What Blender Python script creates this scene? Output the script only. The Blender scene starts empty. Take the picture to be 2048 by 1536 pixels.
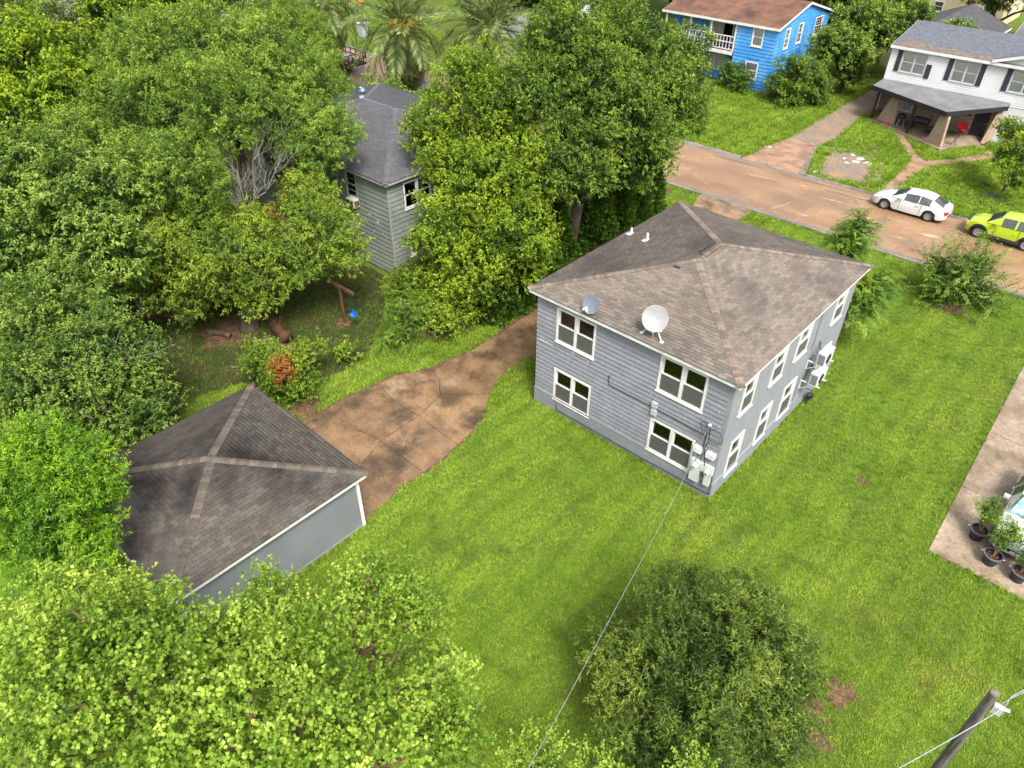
import bpy, math, random
import numpy as np
from mathutils import Vector, Matrix, Euler
R = math.radians
random.seed(7)
S = bpy.context.scene
COL = S.collection

# ------------------------------------------------------------------ camera, sky, sun, exposure
cam_d = bpy.data.cameras.new('camera')
cam_d.sensor_width = 36.0
cam_d.lens = 1451.7 / 2048 * 36.0
cam_d.clip_start = 0.1
cam_d.clip_end = 2000
cam = bpy.data.objects.new('camera', cam_d)
COL.objects.link(cam)
cam.location = (7.2097, -19.0457, 20.32)
cam.rotation_euler = (R(51.896), R(-0.286), R(42.413))
S.camera = cam

SUN_AZ, SUN_EL = R(-32), R(54)          # azimuth measured from +x towards +y
w = bpy.data.worlds.new('World')
S.world = w
w.use_nodes = True
wn, wl = w.node_tree.nodes, w.node_tree.links
bg = wn['Background']
sky = wn.new('ShaderNodeTexSky')
sky.sky_type = 'NISHITA'
sky.sun_disc = False
sky.sun_elevation = SUN_EL
sky.sun_rotation = math.pi / 2 - SUN_AZ
sky.air_density = 1.0
sky.dust_density = 4.0
sky.ozone_density = 1.0
hs = wn.new('ShaderNodeHueSaturation')
hs.inputs['Saturation'].default_value = 0.28     # thin bright cloud cover
wl.new(sky.outputs[0], hs.inputs['Color'])
wl.new(hs.outputs[0], bg.inputs[0])
bg.inputs[1].default_value = 0.14

sun_d = bpy.data.lights.new('sun', 'SUN')
sun_d.energy = 2.4
sun_d.angle = R(16)
sun_d.color = (1.0, 0.95, 0.86)
sun = bpy.data.objects.new('sun', sun_d)
COL.objects.link(sun)
sd = Vector((math.cos(SUN_EL) * math.cos(SUN_AZ), math.cos(SUN_EL) * math.sin(SUN_AZ), math.sin(SUN_EL)))
sun.rotation_euler = (-sd).to_track_quat('-Z', 'Y').to_euler()
sun.location = sd * 60

S.view_settings.view_transform = 'Standard'
S.view_settings.look = 'None'
S.view_settings.exposure = 1.22
S.view_settings.gamma = 1.0
S.render.engine = 'CYCLES'
S.cycles.max_bounces = 7
S.cycles.diffuse_bounces = 2
S.cycles.glossy_bounces = 3
S.cycles.transmission_bounces = 4
S.cycles.transparent_max_bounces = 10
S.cycles.use_denoising = True
S.cycles.caustics_reflective = False
S.cycles.caustics_refractive = False

# ------------------------------------------------------------------ material helpers
MATS = {}
def mat(name, c1, c2=None, scale=4.0, rough=0.8, spec=0.3, stain=None, sscale=0.6, samt=0.5, sdetail=6.0, objrnd=0.0,
        attr=None, bump=0.0, bscale=60.0, metal=0.0, contrast=(0.35, 0.65), stretch=None, coat=0.0, third=None, tscale=1.5, tpos=(0.55, 0.7), grain=0.0, gscale=14.0):
    """Principled material: two base tones mixed by world-space noise, optional dirt/stain, per-piece variation and fine relief."""
    if name in MATS: return MATS[name]
    m = bpy.data.materials.new(name); m.use_nodes = True
    N, L = m.node_tree.nodes, m.node_tree.links
    b = N['Principled BSDF']
    b.inputs['Roughness'].default_value = rough
    b.inputs['Specular IOR Level'].default_value = spec
    b.inputs['Metallic'].default_value = metal
    b.inputs['Coat Weight'].default_value = coat
    geo = N.new('ShaderNodeNewGeometry')
    pos = geo.outputs['Position']
    if stretch:
        mp = N.new('ShaderNodeMapping'); mp.inputs['Scale'].default_value = stretch
        L.new(pos, mp.inputs[0]); pos = mp.outputs[0]
    def noise(sc, det=5.0, r=0.55):
        n = N.new('ShaderNodeTexNoise'); n.inputs['Scale'].default_value = sc
        n.inputs['Detail'].default_value = det; n.inputs['Roughness'].default_value = r
        L.new(pos, n.inputs['Vector']); return n.outputs['Fac']
    def ramp(fac, a, bb, ca=(0, 0, 0, 1), cb=(1, 1, 1, 1)):
        r = N.new('ShaderNodeValToRGB'); r.color_ramp.elements[0].position = a; r.color_ramp.elements[1].position = bb
        r.color_ramp.elements[0].color = ca; r.color_ramp.elements[1].color = cb
        L.new(fac, r.inputs[0]); return r.outputs[0]
    def mix(f, a, bb, mode='MIX'):
        x = N.new('ShaderNodeMix'); x.data_type = 'RGBA'; x.blend_type = mode
        for s, v in ((x.inputs[0], f), (x.inputs[6], a), (x.inputs[7], bb)):
            if isinstance(v, (int, float)): s.default_value = v
            elif isinstance(v, tuple): s.default_value = (*v[:3], 1)
            else: L.new(v, s)
        return x.outputs[2]
    if c2 is None: c2 = tuple(min(1, v * 0.86) for v in c1)
    if attr or objrnd:
        val = None
        oi = N.new('ShaderNodeObjectInfo').outputs['Random']
        if attr:
            a = N.new('ShaderNodeAttribute'); a.attribute_name = attr
            ad = N.new('ShaderNodeMath'); ad.operation = 'ADD'; L.new(a.outputs['Fac'], ad.inputs[0]); L.new(oi, ad.inputs[1])
            fr = N.new('ShaderNodeMath'); fr.operation = 'FRACT'; L.new(ad.outputs[0], fr.inputs[0]); val = fr.outputs[0]
        else: val = oi
    if attr:
        base = ramp(val, 0.0, 1.0, (*c1, 1), (*c2, 1))
        if third:
            base = mix(ramp(val, 0.80, 0.84), base, third)
        base = mix(ramp(noise(scale), 0.3, 0.7), base, mix(0.35, base, (0.02, 0.02, 0.02)))
    else:
        base = ramp(noise(scale), contrast[0], contrast[1], (*c1, 1), (*c2, 1))
        if third: base = mix(ramp(noise(tscale, 7.0, 0.6), *tpos), base, third)
        if objrnd:
            base = mix(objrnd, base, mix(1.0, base, ramp(val, 0, 1, (0.55, 0.55, 0.55, 1), (1.35, 1.33, 1.3, 1)), 'MULTIPLY'))
    if stain:
        st = ramp(noise(sscale, sdetail, 0.62), 0.47, 0.67)
        st2 = N.new('ShaderNodeMath'); st2.operation = 'MULTIPLY'; L.new(st, st2.inputs[0]); st2.inputs[1].default_value = samt
        base = mix(st2.outputs[0], base, stain)
    if grain:
        lo_g, hi_g = 1 - grain, 1 + grain
        base = mix(1.0, base, ramp(noise(gscale, 4.0, .75), .36, .64, (lo_g, lo_g, lo_g, 1), (hi_g, hi_g, hi_g, 1)), 'MULTIPLY')
    L.new(base, b.inputs['Base Color'])
    if bump:
        bm = N.new('ShaderNodeBump'); bm.inputs['Strength'].default_value = bump; bm.inputs['Distance'].default_value = 0.02
        L.new(noise(bscale, 3.0), bm.inputs['Height']); L.new(bm.outputs[0], b.inputs['Normal'])
    MATS[name] = m
    return m

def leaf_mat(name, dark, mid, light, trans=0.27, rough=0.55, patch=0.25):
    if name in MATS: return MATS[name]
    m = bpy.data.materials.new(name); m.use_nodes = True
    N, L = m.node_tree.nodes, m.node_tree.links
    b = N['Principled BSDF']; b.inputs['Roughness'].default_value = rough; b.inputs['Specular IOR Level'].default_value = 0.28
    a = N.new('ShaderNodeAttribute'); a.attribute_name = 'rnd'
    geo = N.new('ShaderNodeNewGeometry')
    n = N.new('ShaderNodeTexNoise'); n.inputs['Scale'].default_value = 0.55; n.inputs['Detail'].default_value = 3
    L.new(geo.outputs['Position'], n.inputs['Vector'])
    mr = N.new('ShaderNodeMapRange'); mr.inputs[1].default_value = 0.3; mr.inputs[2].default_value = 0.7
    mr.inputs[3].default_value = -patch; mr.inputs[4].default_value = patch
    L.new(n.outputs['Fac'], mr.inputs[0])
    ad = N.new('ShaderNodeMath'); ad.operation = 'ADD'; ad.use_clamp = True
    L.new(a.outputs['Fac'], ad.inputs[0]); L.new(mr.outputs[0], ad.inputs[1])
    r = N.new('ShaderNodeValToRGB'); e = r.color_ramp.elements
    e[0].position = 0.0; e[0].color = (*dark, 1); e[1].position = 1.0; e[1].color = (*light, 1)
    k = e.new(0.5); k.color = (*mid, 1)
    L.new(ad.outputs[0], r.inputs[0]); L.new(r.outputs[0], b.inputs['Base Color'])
    t = N.new('ShaderNodeBsdfTranslucent')
    g = N.new('ShaderNodeMix'); g.data_type = 'RGBA'; g.blend_type = 'MULTIPLY'; g.inputs[0].default_value = 1
    L.new(r.outputs[0], g.inputs[6]); g.inputs[7].default_value = (1.25, 1.25, 0.55, 1)
    L.new(g.outputs[2], t.inputs[0])
    mx = N.new('ShaderNodeMixShader'); mx.inputs[0].default_value = trans
    L.new(b.outputs[0], mx.inputs[1]); L.new(t.outputs[0], mx.inputs[2])
    L.new(mx.outputs[0], N['Material Output'].inputs[0])
    MATS[name] = m
    return m

def glass_mat(name, tint, refl=0.12, rough=0.02):
    if name in MATS: return MATS[name]
    m = bpy.data.materials.new(name); m.use_nodes = True
    N, L = m.node_tree.nodes, m.node_tree.links
    t = N.new('ShaderNodeBsdfTransparent'); t.inputs[0].default_value = (*tint, 1)
    g = N.new('ShaderNodeBsdfGlossy'); g.inputs['Roughness'].default_value = rough; g.inputs[0].default_value = (0.95, 0.97, 1, 1)
    lw = N.new('ShaderNodeFresnel'); lw.inputs[0].default_value = 1.5
    ad = N.new('ShaderNodeMath'); ad.operation = 'ADD'; ad.inputs[1].default_value = refl; ad.use_clamp = True
    L.new(lw.outputs[0], ad.inputs[0])
    mx = N.new('ShaderNodeMixShader'); L.new(ad.outputs[0], mx.inputs[0]); L.new(t.outputs[0], mx.inputs[1]); L.new(g.outputs[0], mx.inputs[2])
    L.new(mx.outputs[0], N['Material Output'].inputs[0])
    MATS[name] = m
    return m

def screen_mat():
    if 'insect_screen' in MATS: return MATS['insect_screen']
    m = bpy.data.materials.new('insect_screen'); m.use_nodes = True
    N, L = m.node_tree.nodes, m.node_tree.links
    b = N['Principled BSDF']; b.inputs['Base Color'].default_value = (0.12, 0.12, 0.115, 1); b.inputs['Roughness'].default_value = 0.6
    t = N.new('ShaderNodeBsdfTransparent'); mx = N.new('ShaderNodeMixShader'); mx.inputs[0].default_value = 0.55
    L.new(t.outputs[0], mx.inputs[1]); L.new(b.outputs[0], mx.inputs[2]); L.new(mx.outputs[0], N['Material Output'].inputs[0])
    MATS['insect_screen'] = m
    return m

# ------------------------------------------------------------------ mesh helpers
class MB:
    def __init__(s): s.v = []; s.f = []
    def add(s, vs, fs):
        o = len(s.v); s.v += [tuple(p) for p in vs]; s.f += [tuple(i + o for i in f) for f in fs]; return s
    def box(s, x0, x1, y0, y1, z0, z1):
        return s.add([(x0, y0, z0), (x1, y0, z0), (x1, y1, z0), (x0, y1, z0), (x0, y0, z1), (x1, y0, z1), (x1, y1, z1), (x0, y1, z1)],
                     [(0, 3, 2, 1), (4, 5, 6, 7), (0, 1, 5, 4), (1, 2, 6, 5), (2, 3, 7, 6), (3, 0, 4, 7)])
    def prism(s, poly, z0, z1):
        a = sum(poly[i][0] * poly[(i + 1) % len(poly)][1] - poly[(i + 1) % len(poly)][0] * poly[i][1] for i in range(len(poly)))
        if a < 0: poly = poly[::-1]
        n = len(poly)
        return s.add([(p[0], p[1], z0) for p in poly] + [(p[0], p[1], z1) for p in poly],
                     [tuple(range(n - 1, -1, -1)), tuple(range(n, 2 * n))] + [(i, (i + 1) % n, n + (i + 1) % n, n + i) for i in range(n)])
    def tube(s, pts, rad, n=6, cap=True):
        pts = [Vector(p) for p in pts]
        if isinstance(rad, (int, float)): rad = [rad] * len(pts)
        o = len(s.v); prev = None
        for i, p in enumerate(pts):
            d = (pts[min(i + 1, len(pts) - 1)] - pts[max(i - 1, 0)]).normalized()
            if prev is None:
                a = d.cross(Vector((0, 0, 1)) if abs(d.z) < 0.9 else Vector((1, 0, 0))).normalized()
            else:
                a = (prev - d * prev.dot(d)).normalized()
            prev = a; b = d.cross(a)
            for k in range(n):
                t = 2 * math.pi * k / n
                s.v.append(tuple(p + (a * math.cos(t) + b * math.sin(t)) * rad[i]))
        for i in range(len(pts) - 1):
            for k in range(n):
                k2 = (k + 1) % n
                s.f.append((o + i * n + k, o + i * n + k2, o + (i + 1) * n + k2, o + (i + 1) * n + k))
        if cap:
            s.f.append(tuple(o + k for k in range(n))[::-1]); s.f.append(tuple(o + (len(pts) - 1) * n + k for k in range(n)))
        return s
    def lathe(s, prof, n=20, axis='z', c=(0, 0, 0)):
        o = len(s.v)
        for r, h in prof:
            for k in range(n):
                t = 2 * math.pi * k / n
                p = (r * math.cos(t), r * math.sin(t), h)
                if axis == 'y': p = (r * math.cos(t), h, r * math.sin(t))
                if axis == 'x': p = (h, r * math.cos(t), r * math.sin(t))
                s.v.append((p[0] + c[0], p[1] + c[1], p[2] + c[2]))
        for i in range(len(prof) - 1):
            for k in range(n):
                k2 = (k + 1) % n
                s.f.append((o + i * n + k, o + i * n + k2, o + (i + 1) * n + k2, o + (i + 1) * n + k))
        return s
    def mesh(s, name, smooth=False, angle=None):
        m = bpy.data.meshes.new(name); m.from_pydata(s.v, [], s.f); m.update()
        if smooth or angle:
            m.polygons.foreach_set('use_smooth', [True] * len(m.polygons))
            if angle: m.set_sharp_from_angle(angle=R(angle))
        return m

def tag(o, label=None, cat=None, group=None, kind=None):
    if label: o['label'] = label
    if cat: o['category'] = cat
    if group: o['group'] = group
    if kind: o['kind'] = kind
    return o

def obj(name, mb, m, parent=None, M=None, smooth=False, angle=None, loc=None):
    me = mb.mesh(name, smooth, angle) if isinstance(mb, MB) else mb
    if m is not None and not me.materials: me.materials.append(m)
    o = bpy.data.objects.new(name, me); COL.objects.link(o)
    if parent: o.parent = parent
    if M is not None: o.matrix_local = M
    if loc is not None: o.location = loc
    return o

def thing(name, label, cat, loc=(0, 0, 0), rz=0.0, group=None):
    o = bpy.data.objects.new(name, None); COL.objects.link(o)
    o.empty_display_size = 0.3; o.location = loc; o.rotation_euler = (0, 0, rz)
    return tag(o, label, cat, group)

def fast_mesh(name, V, F, attr=None):
    """V (n,3), F (m,k) with a fixed corner count; optional float value per face stored as 'rnd'."""
    V = np.asarray(V, np.float32); F = np.asarray(F, np.int32)
    me = bpy.data.meshes.new(name)
    me.vertices.add(len(V)); me.vertices.foreach_set('co', V.ravel())
    k = F.shape[1]
    me.loops.add(F.size); me.loops.foreach_set('vertex_index', F.ravel())
    me.polygons.add(len(F)); me.polygons.foreach_set('loop_start', np.arange(0, F.size, k, dtype=np.int32))
    me.update(calc_edges=True)
    if attr is not None:
        a = me.attributes.new('rnd', 'FLOAT', 'FACE'); a.data.foreach_set('value', np.asarray(attr, np.float32))
    return me

_UB = {}
def unit_box():
    if 'b' not in _UB: _UB['b'] = MB().box(0, 1, 0, 1, 0, 1).mesh('unit_block')
    return _UB['b']

def wall_matrix(o, u, n):
    """columns: u along the wall, n outwards, z up"""
    return Matrix(((u[0], n[0], 0, o[0]), (u[1], n[1], 0, o[1]), (0, 0, 1, o[2]), (0, 0, 0, 1)))

def rects_minus(u0, u1, z0, z1, ops):
    """rectangle minus openings (a0,a1,b0,b1) as a list of rectangles"""
    us = sorted({u0, u1, *[min(max(a, u0), u1) for o in ops for a in o[:2]]}); out = []
    for a, b in zip(us, us[1:]):
        if b - a < 1e-4: continue
        mid = (a + b) / 2; zz = z0
        for o in sorted([o for o in ops if o[0] < mid < o[1]], key=lambda q: q[2]):
            if o[2] > zz: out.append((a, b, zz, min(o[2], z1)))
            zz = max(zz, o[3])
        if zz < z1: out.append((a, b, zz, z1))
    return out

def solid_wall(parent, M, u0, u1, z0, z1, ops, th, m, name='wall'):
    mb = MB()
    for a, b, c, d in rects_minus(u0, u1, z0, z1, ops): mb.box(a, b, -th, 0, c, d)
    return obj(name, mb, m, parent, M)

_LAP = {}; JR = random.Random(31)
def lap_board_mesh(key, m, top=0.15):
    if key not in _LAP:
        mb = MB().add([(0, 0, 0), (1, 0, 0), (1, 1, 0), (0, 1, 0), (0, 0, 1), (1, 0, 1), (1, top, 1), (0, top, 1)],
                      [(0, 3, 2, 1), (4, 5, 6, 7), (0, 1, 5, 4), (1, 2, 6, 5), (2, 3, 7, 6), (3, 0, 4, 7)])
        # outward is +y in wall coordinates
        me = mb.mesh('siding_board_' + key); me.materials.append(m); _LAP[key] = me
    return _LAP[key]

def siding(parent, M, u0, u1, z0, z1, expo, ops, key, m, th=0.045, name='siding_board'):
    me = lap_board_mesh(key, m); n = max(1, round((z1 - z0) / expo)); e = (z1 - z0) / n
    for i in range(n):
        a, b = z0 + i * e, z0 + (i + 1) * e
        segs = [(u0, u1)]
        for o in ops:
            if o[2] < b - 0.02 and o[3] > a + 0.02:
                ns = []
                for s0, s1 in segs:
                    if o[1] <= s0 or o[0] >= s1: ns.append((s0, s1)); continue
                    if o[0] > s0: ns.append((s0, o[0]))
                    if o[1] < s1: ns.append((o[1], s1))
                segs = ns
        cut = []
        for s0, s1 in segs:
            while s1 - s0 > 3.9:
                c_ = s0 + JR.uniform(1.6, 3.6); cut.append((s0, c_ - .004)); s0 = c_ + .004
            cut.append((s0, s1))
        for s0, s1 in cut:
            if s1 - s0 < 0.03: continue
            ob = bpy.data.objects.new(name, me); COL.objects.link(ob); ob.parent = parent
            ob.matrix_local = M @ Matrix.Translation((s0, 0.002, a)) @ Matrix.Diagonal((s1 - s0, th, e * 0.953, 1))

def make_window(parent, M, u0, u1, z0, z1, units=1, trim=0.1, fm=None, proud=0.045, glass=None, lower='screen', grid=None, sill=True):
    """double-hung window: trim frame (part) with sashes, panes, sill as its pieces"""
    fm = fm or WHITE; glass = glass or (CLEARG if lower == 'blind' else GLASS)
    mb = MB()
    mb.box(u0, u1, -0.10, proud, z1 - trim, z1); mb.box(u0, u1, -0.10, proud, z0, z0 + trim)
    mb.box(u0, u0 + trim, -0.10, proud, z0 + trim, z1 - trim); mb.box(u1 - trim, u1, -0.10, proud, z0 + trim, z1 - trim)
    a, b = u0 + trim, u1 - trim; c, d = z0 + trim, z1 - trim; mw = trim * 1.35
    for k in range(1, units):
        x = a + (b - a) * k / units; mb.box(x - mw / 2, x + mw / 2, -0.10, proud - 0.004, c, d)
    W = obj('window', mb, fm, parent, M)
    I = Matrix.Identity(4)
    for k in range(units):
        p = a + (b - a) * k / units + (mw / 2 if k else 0); q = a + (b - a) * (k + 1) / units - (mw / 2 if k < units - 1 else 0)
        mid = (c + d) / 2; sw = 0.045
        up = MB(); lo = MB()
        for s, y0, y1, e0, e1 in ((up, -0.07, -0.03, mid - 0.02, d), (lo, -0.03, 0.015, c, mid + 0.03)):
            s.box(p, q, y0, y1, e1 - sw, e1); s.box(p, q, y0, y1, e0, e0 + sw)
            s.box(p, p + sw, y0, y1, e0 + sw, e1 - sw); s.box(q - sw, q, y0, y1, e0 + sw, e1 - sw)
            if grid:
                nx, nz = grid
                for i in range(1, nx): x = p + sw + (q - p - 2 * sw) * i / nx; s.box(x - .012, x + .012, y0 + .005, y1 - .002, e0 + sw, e1 - sw)
                for i in range(1, nz): z = e0 + sw + (e1 - e0 - 2 * sw) * i / nz; s.box(p + sw, q - sw, y0 + .006, y1 - .003, z - .012, z + .012)
        obj('sash', up, fm, W, I); obj('sash', lo, fm, W, I)
        obj('pane', MB().box(p + sw, q - sw, -0.053, -0.047, mid, d - sw), glass, W, I)
        obj('pane', MB().box(p + sw, q - sw, -0.012, -0.006, c + sw, mid), glass, W, I)
        if lower == 'screen': obj('insect_screen', MB().box(p, q, 0.017, 0.019, c, mid), screen_mat(), W, I)
        if lower == 'blind':
            bl = MB(); nb = int((d - c) / 0.07)
            for i in range(nb):
                z = c + (d - c) * (i + 0.5) / nb
                bl.add([(p, -.085, z - .033), (q, -.085, z - .033), (q, -.105, z + .033), (p, -.105, z + .033)], [(0, 1, 2, 3)])
            obj('blind', bl, BLIND, W, I)
    if sill: obj('sill', MB().box(u0 - 0.03, u1 + 0.03, 0, proud + 0.035, z0 - 0.035, z0 - 0.001), fm, W, I)
    return W

# ------------------------------------------------------------------ materials
WHITE = mat('white_paint', (0.66, 0.66, 0.65), (0.57, 0.56, 0.54), 3.0, 0.5, 0.4, stain=(0.35, 0.31, 0.26), sscale=2.2, samt=0.25)
GLASS = glass_mat('window_glass', (0.86, 0.89, 0.87), 0.03)
CLEARG = glass_mat('clear_window_glass', (0.97, 0.98, 0.97), 0.0)
BLIND = mat('window_blind', (0.88, 0.88, 0.87), (0.82, 0.82, 0.81), 6, 0.7)
GREYP = mat('grey_siding_paint', (0.212, 0.222, 0.248), (0.192, 0.201, 0.226), 1.6, 0.6, 0.35, objrnd=0.2, grain=.1, gscale=6, stain=(0.24, 0.25, 0.272), sscale=1.1, samt=0.4, bump=0.08, bscale=45)
GREYW = mat('grey_wall_paint', (0.225, 0.238, 0.262), (0.205, 0.217, 0.238), 1.2, 0.65, 0.3, grain=.1, gscale=5, stain=(0.19, 0.20, 0.21), sscale=0.9, samt=0.3, bump=0.12, bscale=30)
SHING = mat('brown_shingle', (0.150, 0.124, 0.105), (0.236, 0.195, 0.164), 22, 0.9, 0.2, attr='rnd', third=(0.135, 0.122, 0.103), stain=(0.055, 0.048, 0.045), sscale=0.30, samt=0.7, sdetail=8, bump=0.3, bscale=160)
SHCAP = mat('ridge_cap_shingle', (0.140, 0.112, 0.092), (0.205, 0.165, 0.136), 20, 0.9, 0.2, objrnd=0.7, stain=(0.05, 0.043, 0.04), sscale=0.5, samt=0.5, bump=0.3, bscale=160)
SHGAR = mat('weathered_garage_shingle', (0.080, 0.067, 0.056), (0.150, 0.126, 0.106), 22, 0.9, 0.2, attr='rnd', third=(0.100, 0.098, 0.086), stain=(0.014, 0.012, 0.012), sscale=0.30, samt=0.92, sdetail=7, bump=0.3, bscale=160)
CAPGAR = mat('garage_cap_shingle', (0.080, 0.067, 0.055), (0.128, 0.107, 0.089), 20, 0.9, 0.2, objrnd=0.7, stain=(0.05, 0.043, 0.04), sscale=0.5, samt=0.55)
SHGREY = mat('slate_grey_shingle', (0.085, 0.083, 0.094), (0.115, 0.113, 0.126), 14, 0.55, 0.5, attr='rnd', stain=(0.05, 0.05, 0.055), sscale=0.5, samt=0.5)
CONC = mat('driveway_concrete', (0.220, 0.136, 0.073), (0.125, 0.075, 0.040), 1.0, 0.42, 0.5, grain=.28, gscale=12.0, objrnd=0.35, stain=(0.036, 0.026, 0.018), sscale=0.50, samt=0.9, sdetail=9, bump=0.25, bscale=70, third=(0.29, 0.22, 0.15), tscale=0.7, tpos=(0.57, 0.74))
ROADM = mat('road_concrete', (0.262, 0.158, 0.088), (0.185, 0.108, 0.058), 0.6, 0.42, 0.5, grain=.2, gscale=9.0, objrnd=0.22, stain=(0.16, 0.105, 0.075), sscale=0.35, samt=0.55, sdetail=9, bump=0.18, bscale=60, third=(0.38, 0.30, 0.225), tscale=1.1, tpos=(0.60, 0.72), stretch=(0.5, 1.0, 1.0))
JOINT = mat('dark_joint_filler', (0.075, 0.055, 0.04), (0.05, 0.04, 0.03), 5, 0.9, 0.2)
ROADJ = mat('pale_road_joint', (0.36, 0.27, 0.16), (0.22, 0.15, 0.095), 2, 0.85, 0.2)
SLABM = mat('patio_concrete', (0.290, 0.232, 0.170), (0.185, 0.138, 0.092), 0.8, 0.6, 0.4, grain=.28, gscale=10.0, objrnd=0.2, stain=(0.095, 0.066, 0.040), sscale=0.55, samt=0.85, sdetail=8, bump=0.15, bscale=60)
KERBM = mat('kerb_concrete', (0.235, 0.195, 0.165), (0.165, 0.135, 0.115), 1.2, 0.75, 0.3, stain=(0.08, 0.07, 0.06), sscale=0.7, samt=0.8)
GUTT = mat('gutter_asphalt', (0.155, 0.145, 0.145), (0.115, 0.108, 0.108), 1.5, 0.7, 0.3, stain=(0.24, 0.19, 0.15), sscale=0.6, samt=0.5, bump=0.2, bscale=90)
SOIL = mat('bare_soil', (0.150, 0.088, 0.046), (0.070, 0.044, 0.027), 3.5, 0.95, 0.15, grain=.5, gscale=11, stain=(0.05, 0.035, 0.024), sscale=1.2, samt=0.8, bump=0.6, bscale=25)
GRAVEL = mat('mud_gravel', (0.215, 0.170, 0.135), (0.125, 0.100, 0.085), 5, 0.9, 0.2, stain=(0.30, 0.17, 0.08), sscale=0.8, samt=0.7, bump=0.8, bscale=18)
BARK = mat('bark', (0.105, 0.078, 0.056), (0.058, 0.043, 0.032), 5, 0.95, 0.15, stretch=(1, 1, 0.25), bump=0.7, bscale=14)
BARKR = mat('reddish_bark', (0.20, 0.115, 0.068), (0.115, 0.066, 0.042), 5, 0.9, 0.2, stretch=(1, 1, 0.3), bump=0.5, bscale=16)
DEADW = mat('dead_wood', (0.19, 0.175, 0.155), (0.11, 0.10, 0.09), 3, 0.9, 0.15)
BLACKP = mat('black_plastic', (0.018, 0.018, 0.02), (0.025, 0.025, 0.027), 8, 0.45, 0.4)
BLACKR = mat('black_rubber', (0.022, 0.022, 0.022), (0.03, 0.03, 0.03), 9, 0.85, 0.2)
STEEL = mat('painted_grey_metal', (0.50, 0.53, 0.54), (0.43, 0.46, 0.47), 5, 0.45, 0.5, metal=0.2)
DARKM = mat('dark_metal', (0.05, 0.05, 0.055), (0.035, 0.035, 0.04), 8, 0.5, 0.5, metal=0.4)
INNER = mat('room_plaster', (0.34, 0.31, 0.27), (0.30, 0.27, 0.23), 2, 0.9, 0.2)
FLOORI = mat('room_floor', (0.16, 0.12, 0.08), (0.11, 0.08, 0.055), 3, 0.6, 0.3)

# ------------------------------------------------------------------ ground, road, driveway, paths
GROUND = mat('turf_ground', (0.095, 0.155, 0.016), (0.065, 0.105, 0.014), 0.7, 0.95, 0.1, stain=(0.075, 0.060, 0.026), sscale=0.22, samt=0.55, sdetail=7, bump=0.5, bscale=40)
g = obj('ground', MB().add([(-420, -260, 0), (260, -260, 0), (260, 420, 0), (-420, 420, 0)], [(0, 1, 2, 3)]), GROUND)
tag(g, 'green turf ground under the whole neighbourhood', kind='structure')

EXCL = []          # polygons where no grass grows
def shrink(poly, d):
    n = len(poly); a = sum(poly[i][0] * poly[(i + 1) % n][1] - poly[(i + 1) % n][0] * poly[i][1] for i in range(n))
    if a < 0: poly = poly[::-1]
    out = []
    for i in range(n):
        p0, p1, p2 = (Vector(poly[(i - 1) % n]), Vector(poly[i]), Vector(poly[(i + 1) % n]))
        e1, e2 = (p1 - p0).normalized(), (p2 - p1).normalized()
        n1, n2 = Vector((-e1.y, e1.x)), Vector((-e2.y, e2.x))
        m = n1 + n2
        m = m / max(0.35, m.dot(n1)) if m.length > 1e-6 else n1
        out.append(tuple(p1 + m * d))
    return out
def rough_poly(poly, step=0.35, amp=0.035, rnd=random.Random(3)):
    out = []
    for i in range(len(poly)):
        a, b = Vector(poly[i]), Vector(poly[(i + 1) % len(poly)]); L = (b - a).length; k = max(1, int(L / step))
        d = (b - a) / max(L, 1e-6); nn = Vector((-d.y, d.x))
        for j in range(k):
            q = a + (b - a) * j / k
            if j: q = q + nn * rnd.uniform(-amp, amp)
            out.append((q.x, q.y))
    return out

# road: joint bed, concrete slabs, gutters, kerbs
road = obj('road', MB().box(-190, 120, 24.5, 32.25, -0.05, 0.006), ROADJ)
tag(road, 'worn reddish concrete street running past the houses', kind='structure')
unit_top = MB().add([(0.006, 0, 0), (0.994, 0, 0), (1, 0.006, 0), (1, 0.994, 0), (0.994, 1, 0), (0.006, 1, 0), (0, 0.994, 0), (0, 0.006, 0),
                     (0.006, 0.0, 1), (0.994, 0.0, 1), (1, 0.006, 1), (1, 0.994, 1), (0.994, 1, 1), (0.006, 1, 1), (0, 0.994, 1), (0, 0.006, 1)],
                    [tuple(range(8, 16))] + [(i, (i + 1) % 8, 8 + (i + 1) % 8, 8 + i) for i in range(8)]).mesh('road_slab')
unit_top.materials.append(ROADM)
rr = random.Random(5)
for row, (y0, y1) in enumerate(((24.95, 28.35), (28.37, 32.22))):
    x = -100 + row * 1.7
    while x < 26:
        wdt = rr.choice((3.0, 4.6, 4.6, 6.1))
        o = bpy.data.objects.new('slab', unit_top); COL.objects.link(o); o.parent = road
        o.location = (x, y0, -0.04); o.scale = (wdt - 0.022, y1 - y0, 0.052 + rr.uniform(-.003, .003))
        x += wdt
for xa, xb in ((-190, -16.2), (-11.0, 120)):
    tag(obj('kerb', MB().add([(xa, 32.22, 0), (xb, 32.22, 0), (xb, 32.30, 0.11), (xa, 32.30, 0.11), (xb, 32.5, 0.12), (xa, 32.5, 0.12), (xb, 32.5, -.02), (xa, 32.5, -.02)],
        [(0, 1, 2, 3), (3, 2, 4, 5), (5, 4, 6, 7)]), KERBM), 'low concrete kerb along the far side of the street', kind='structure')
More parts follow.
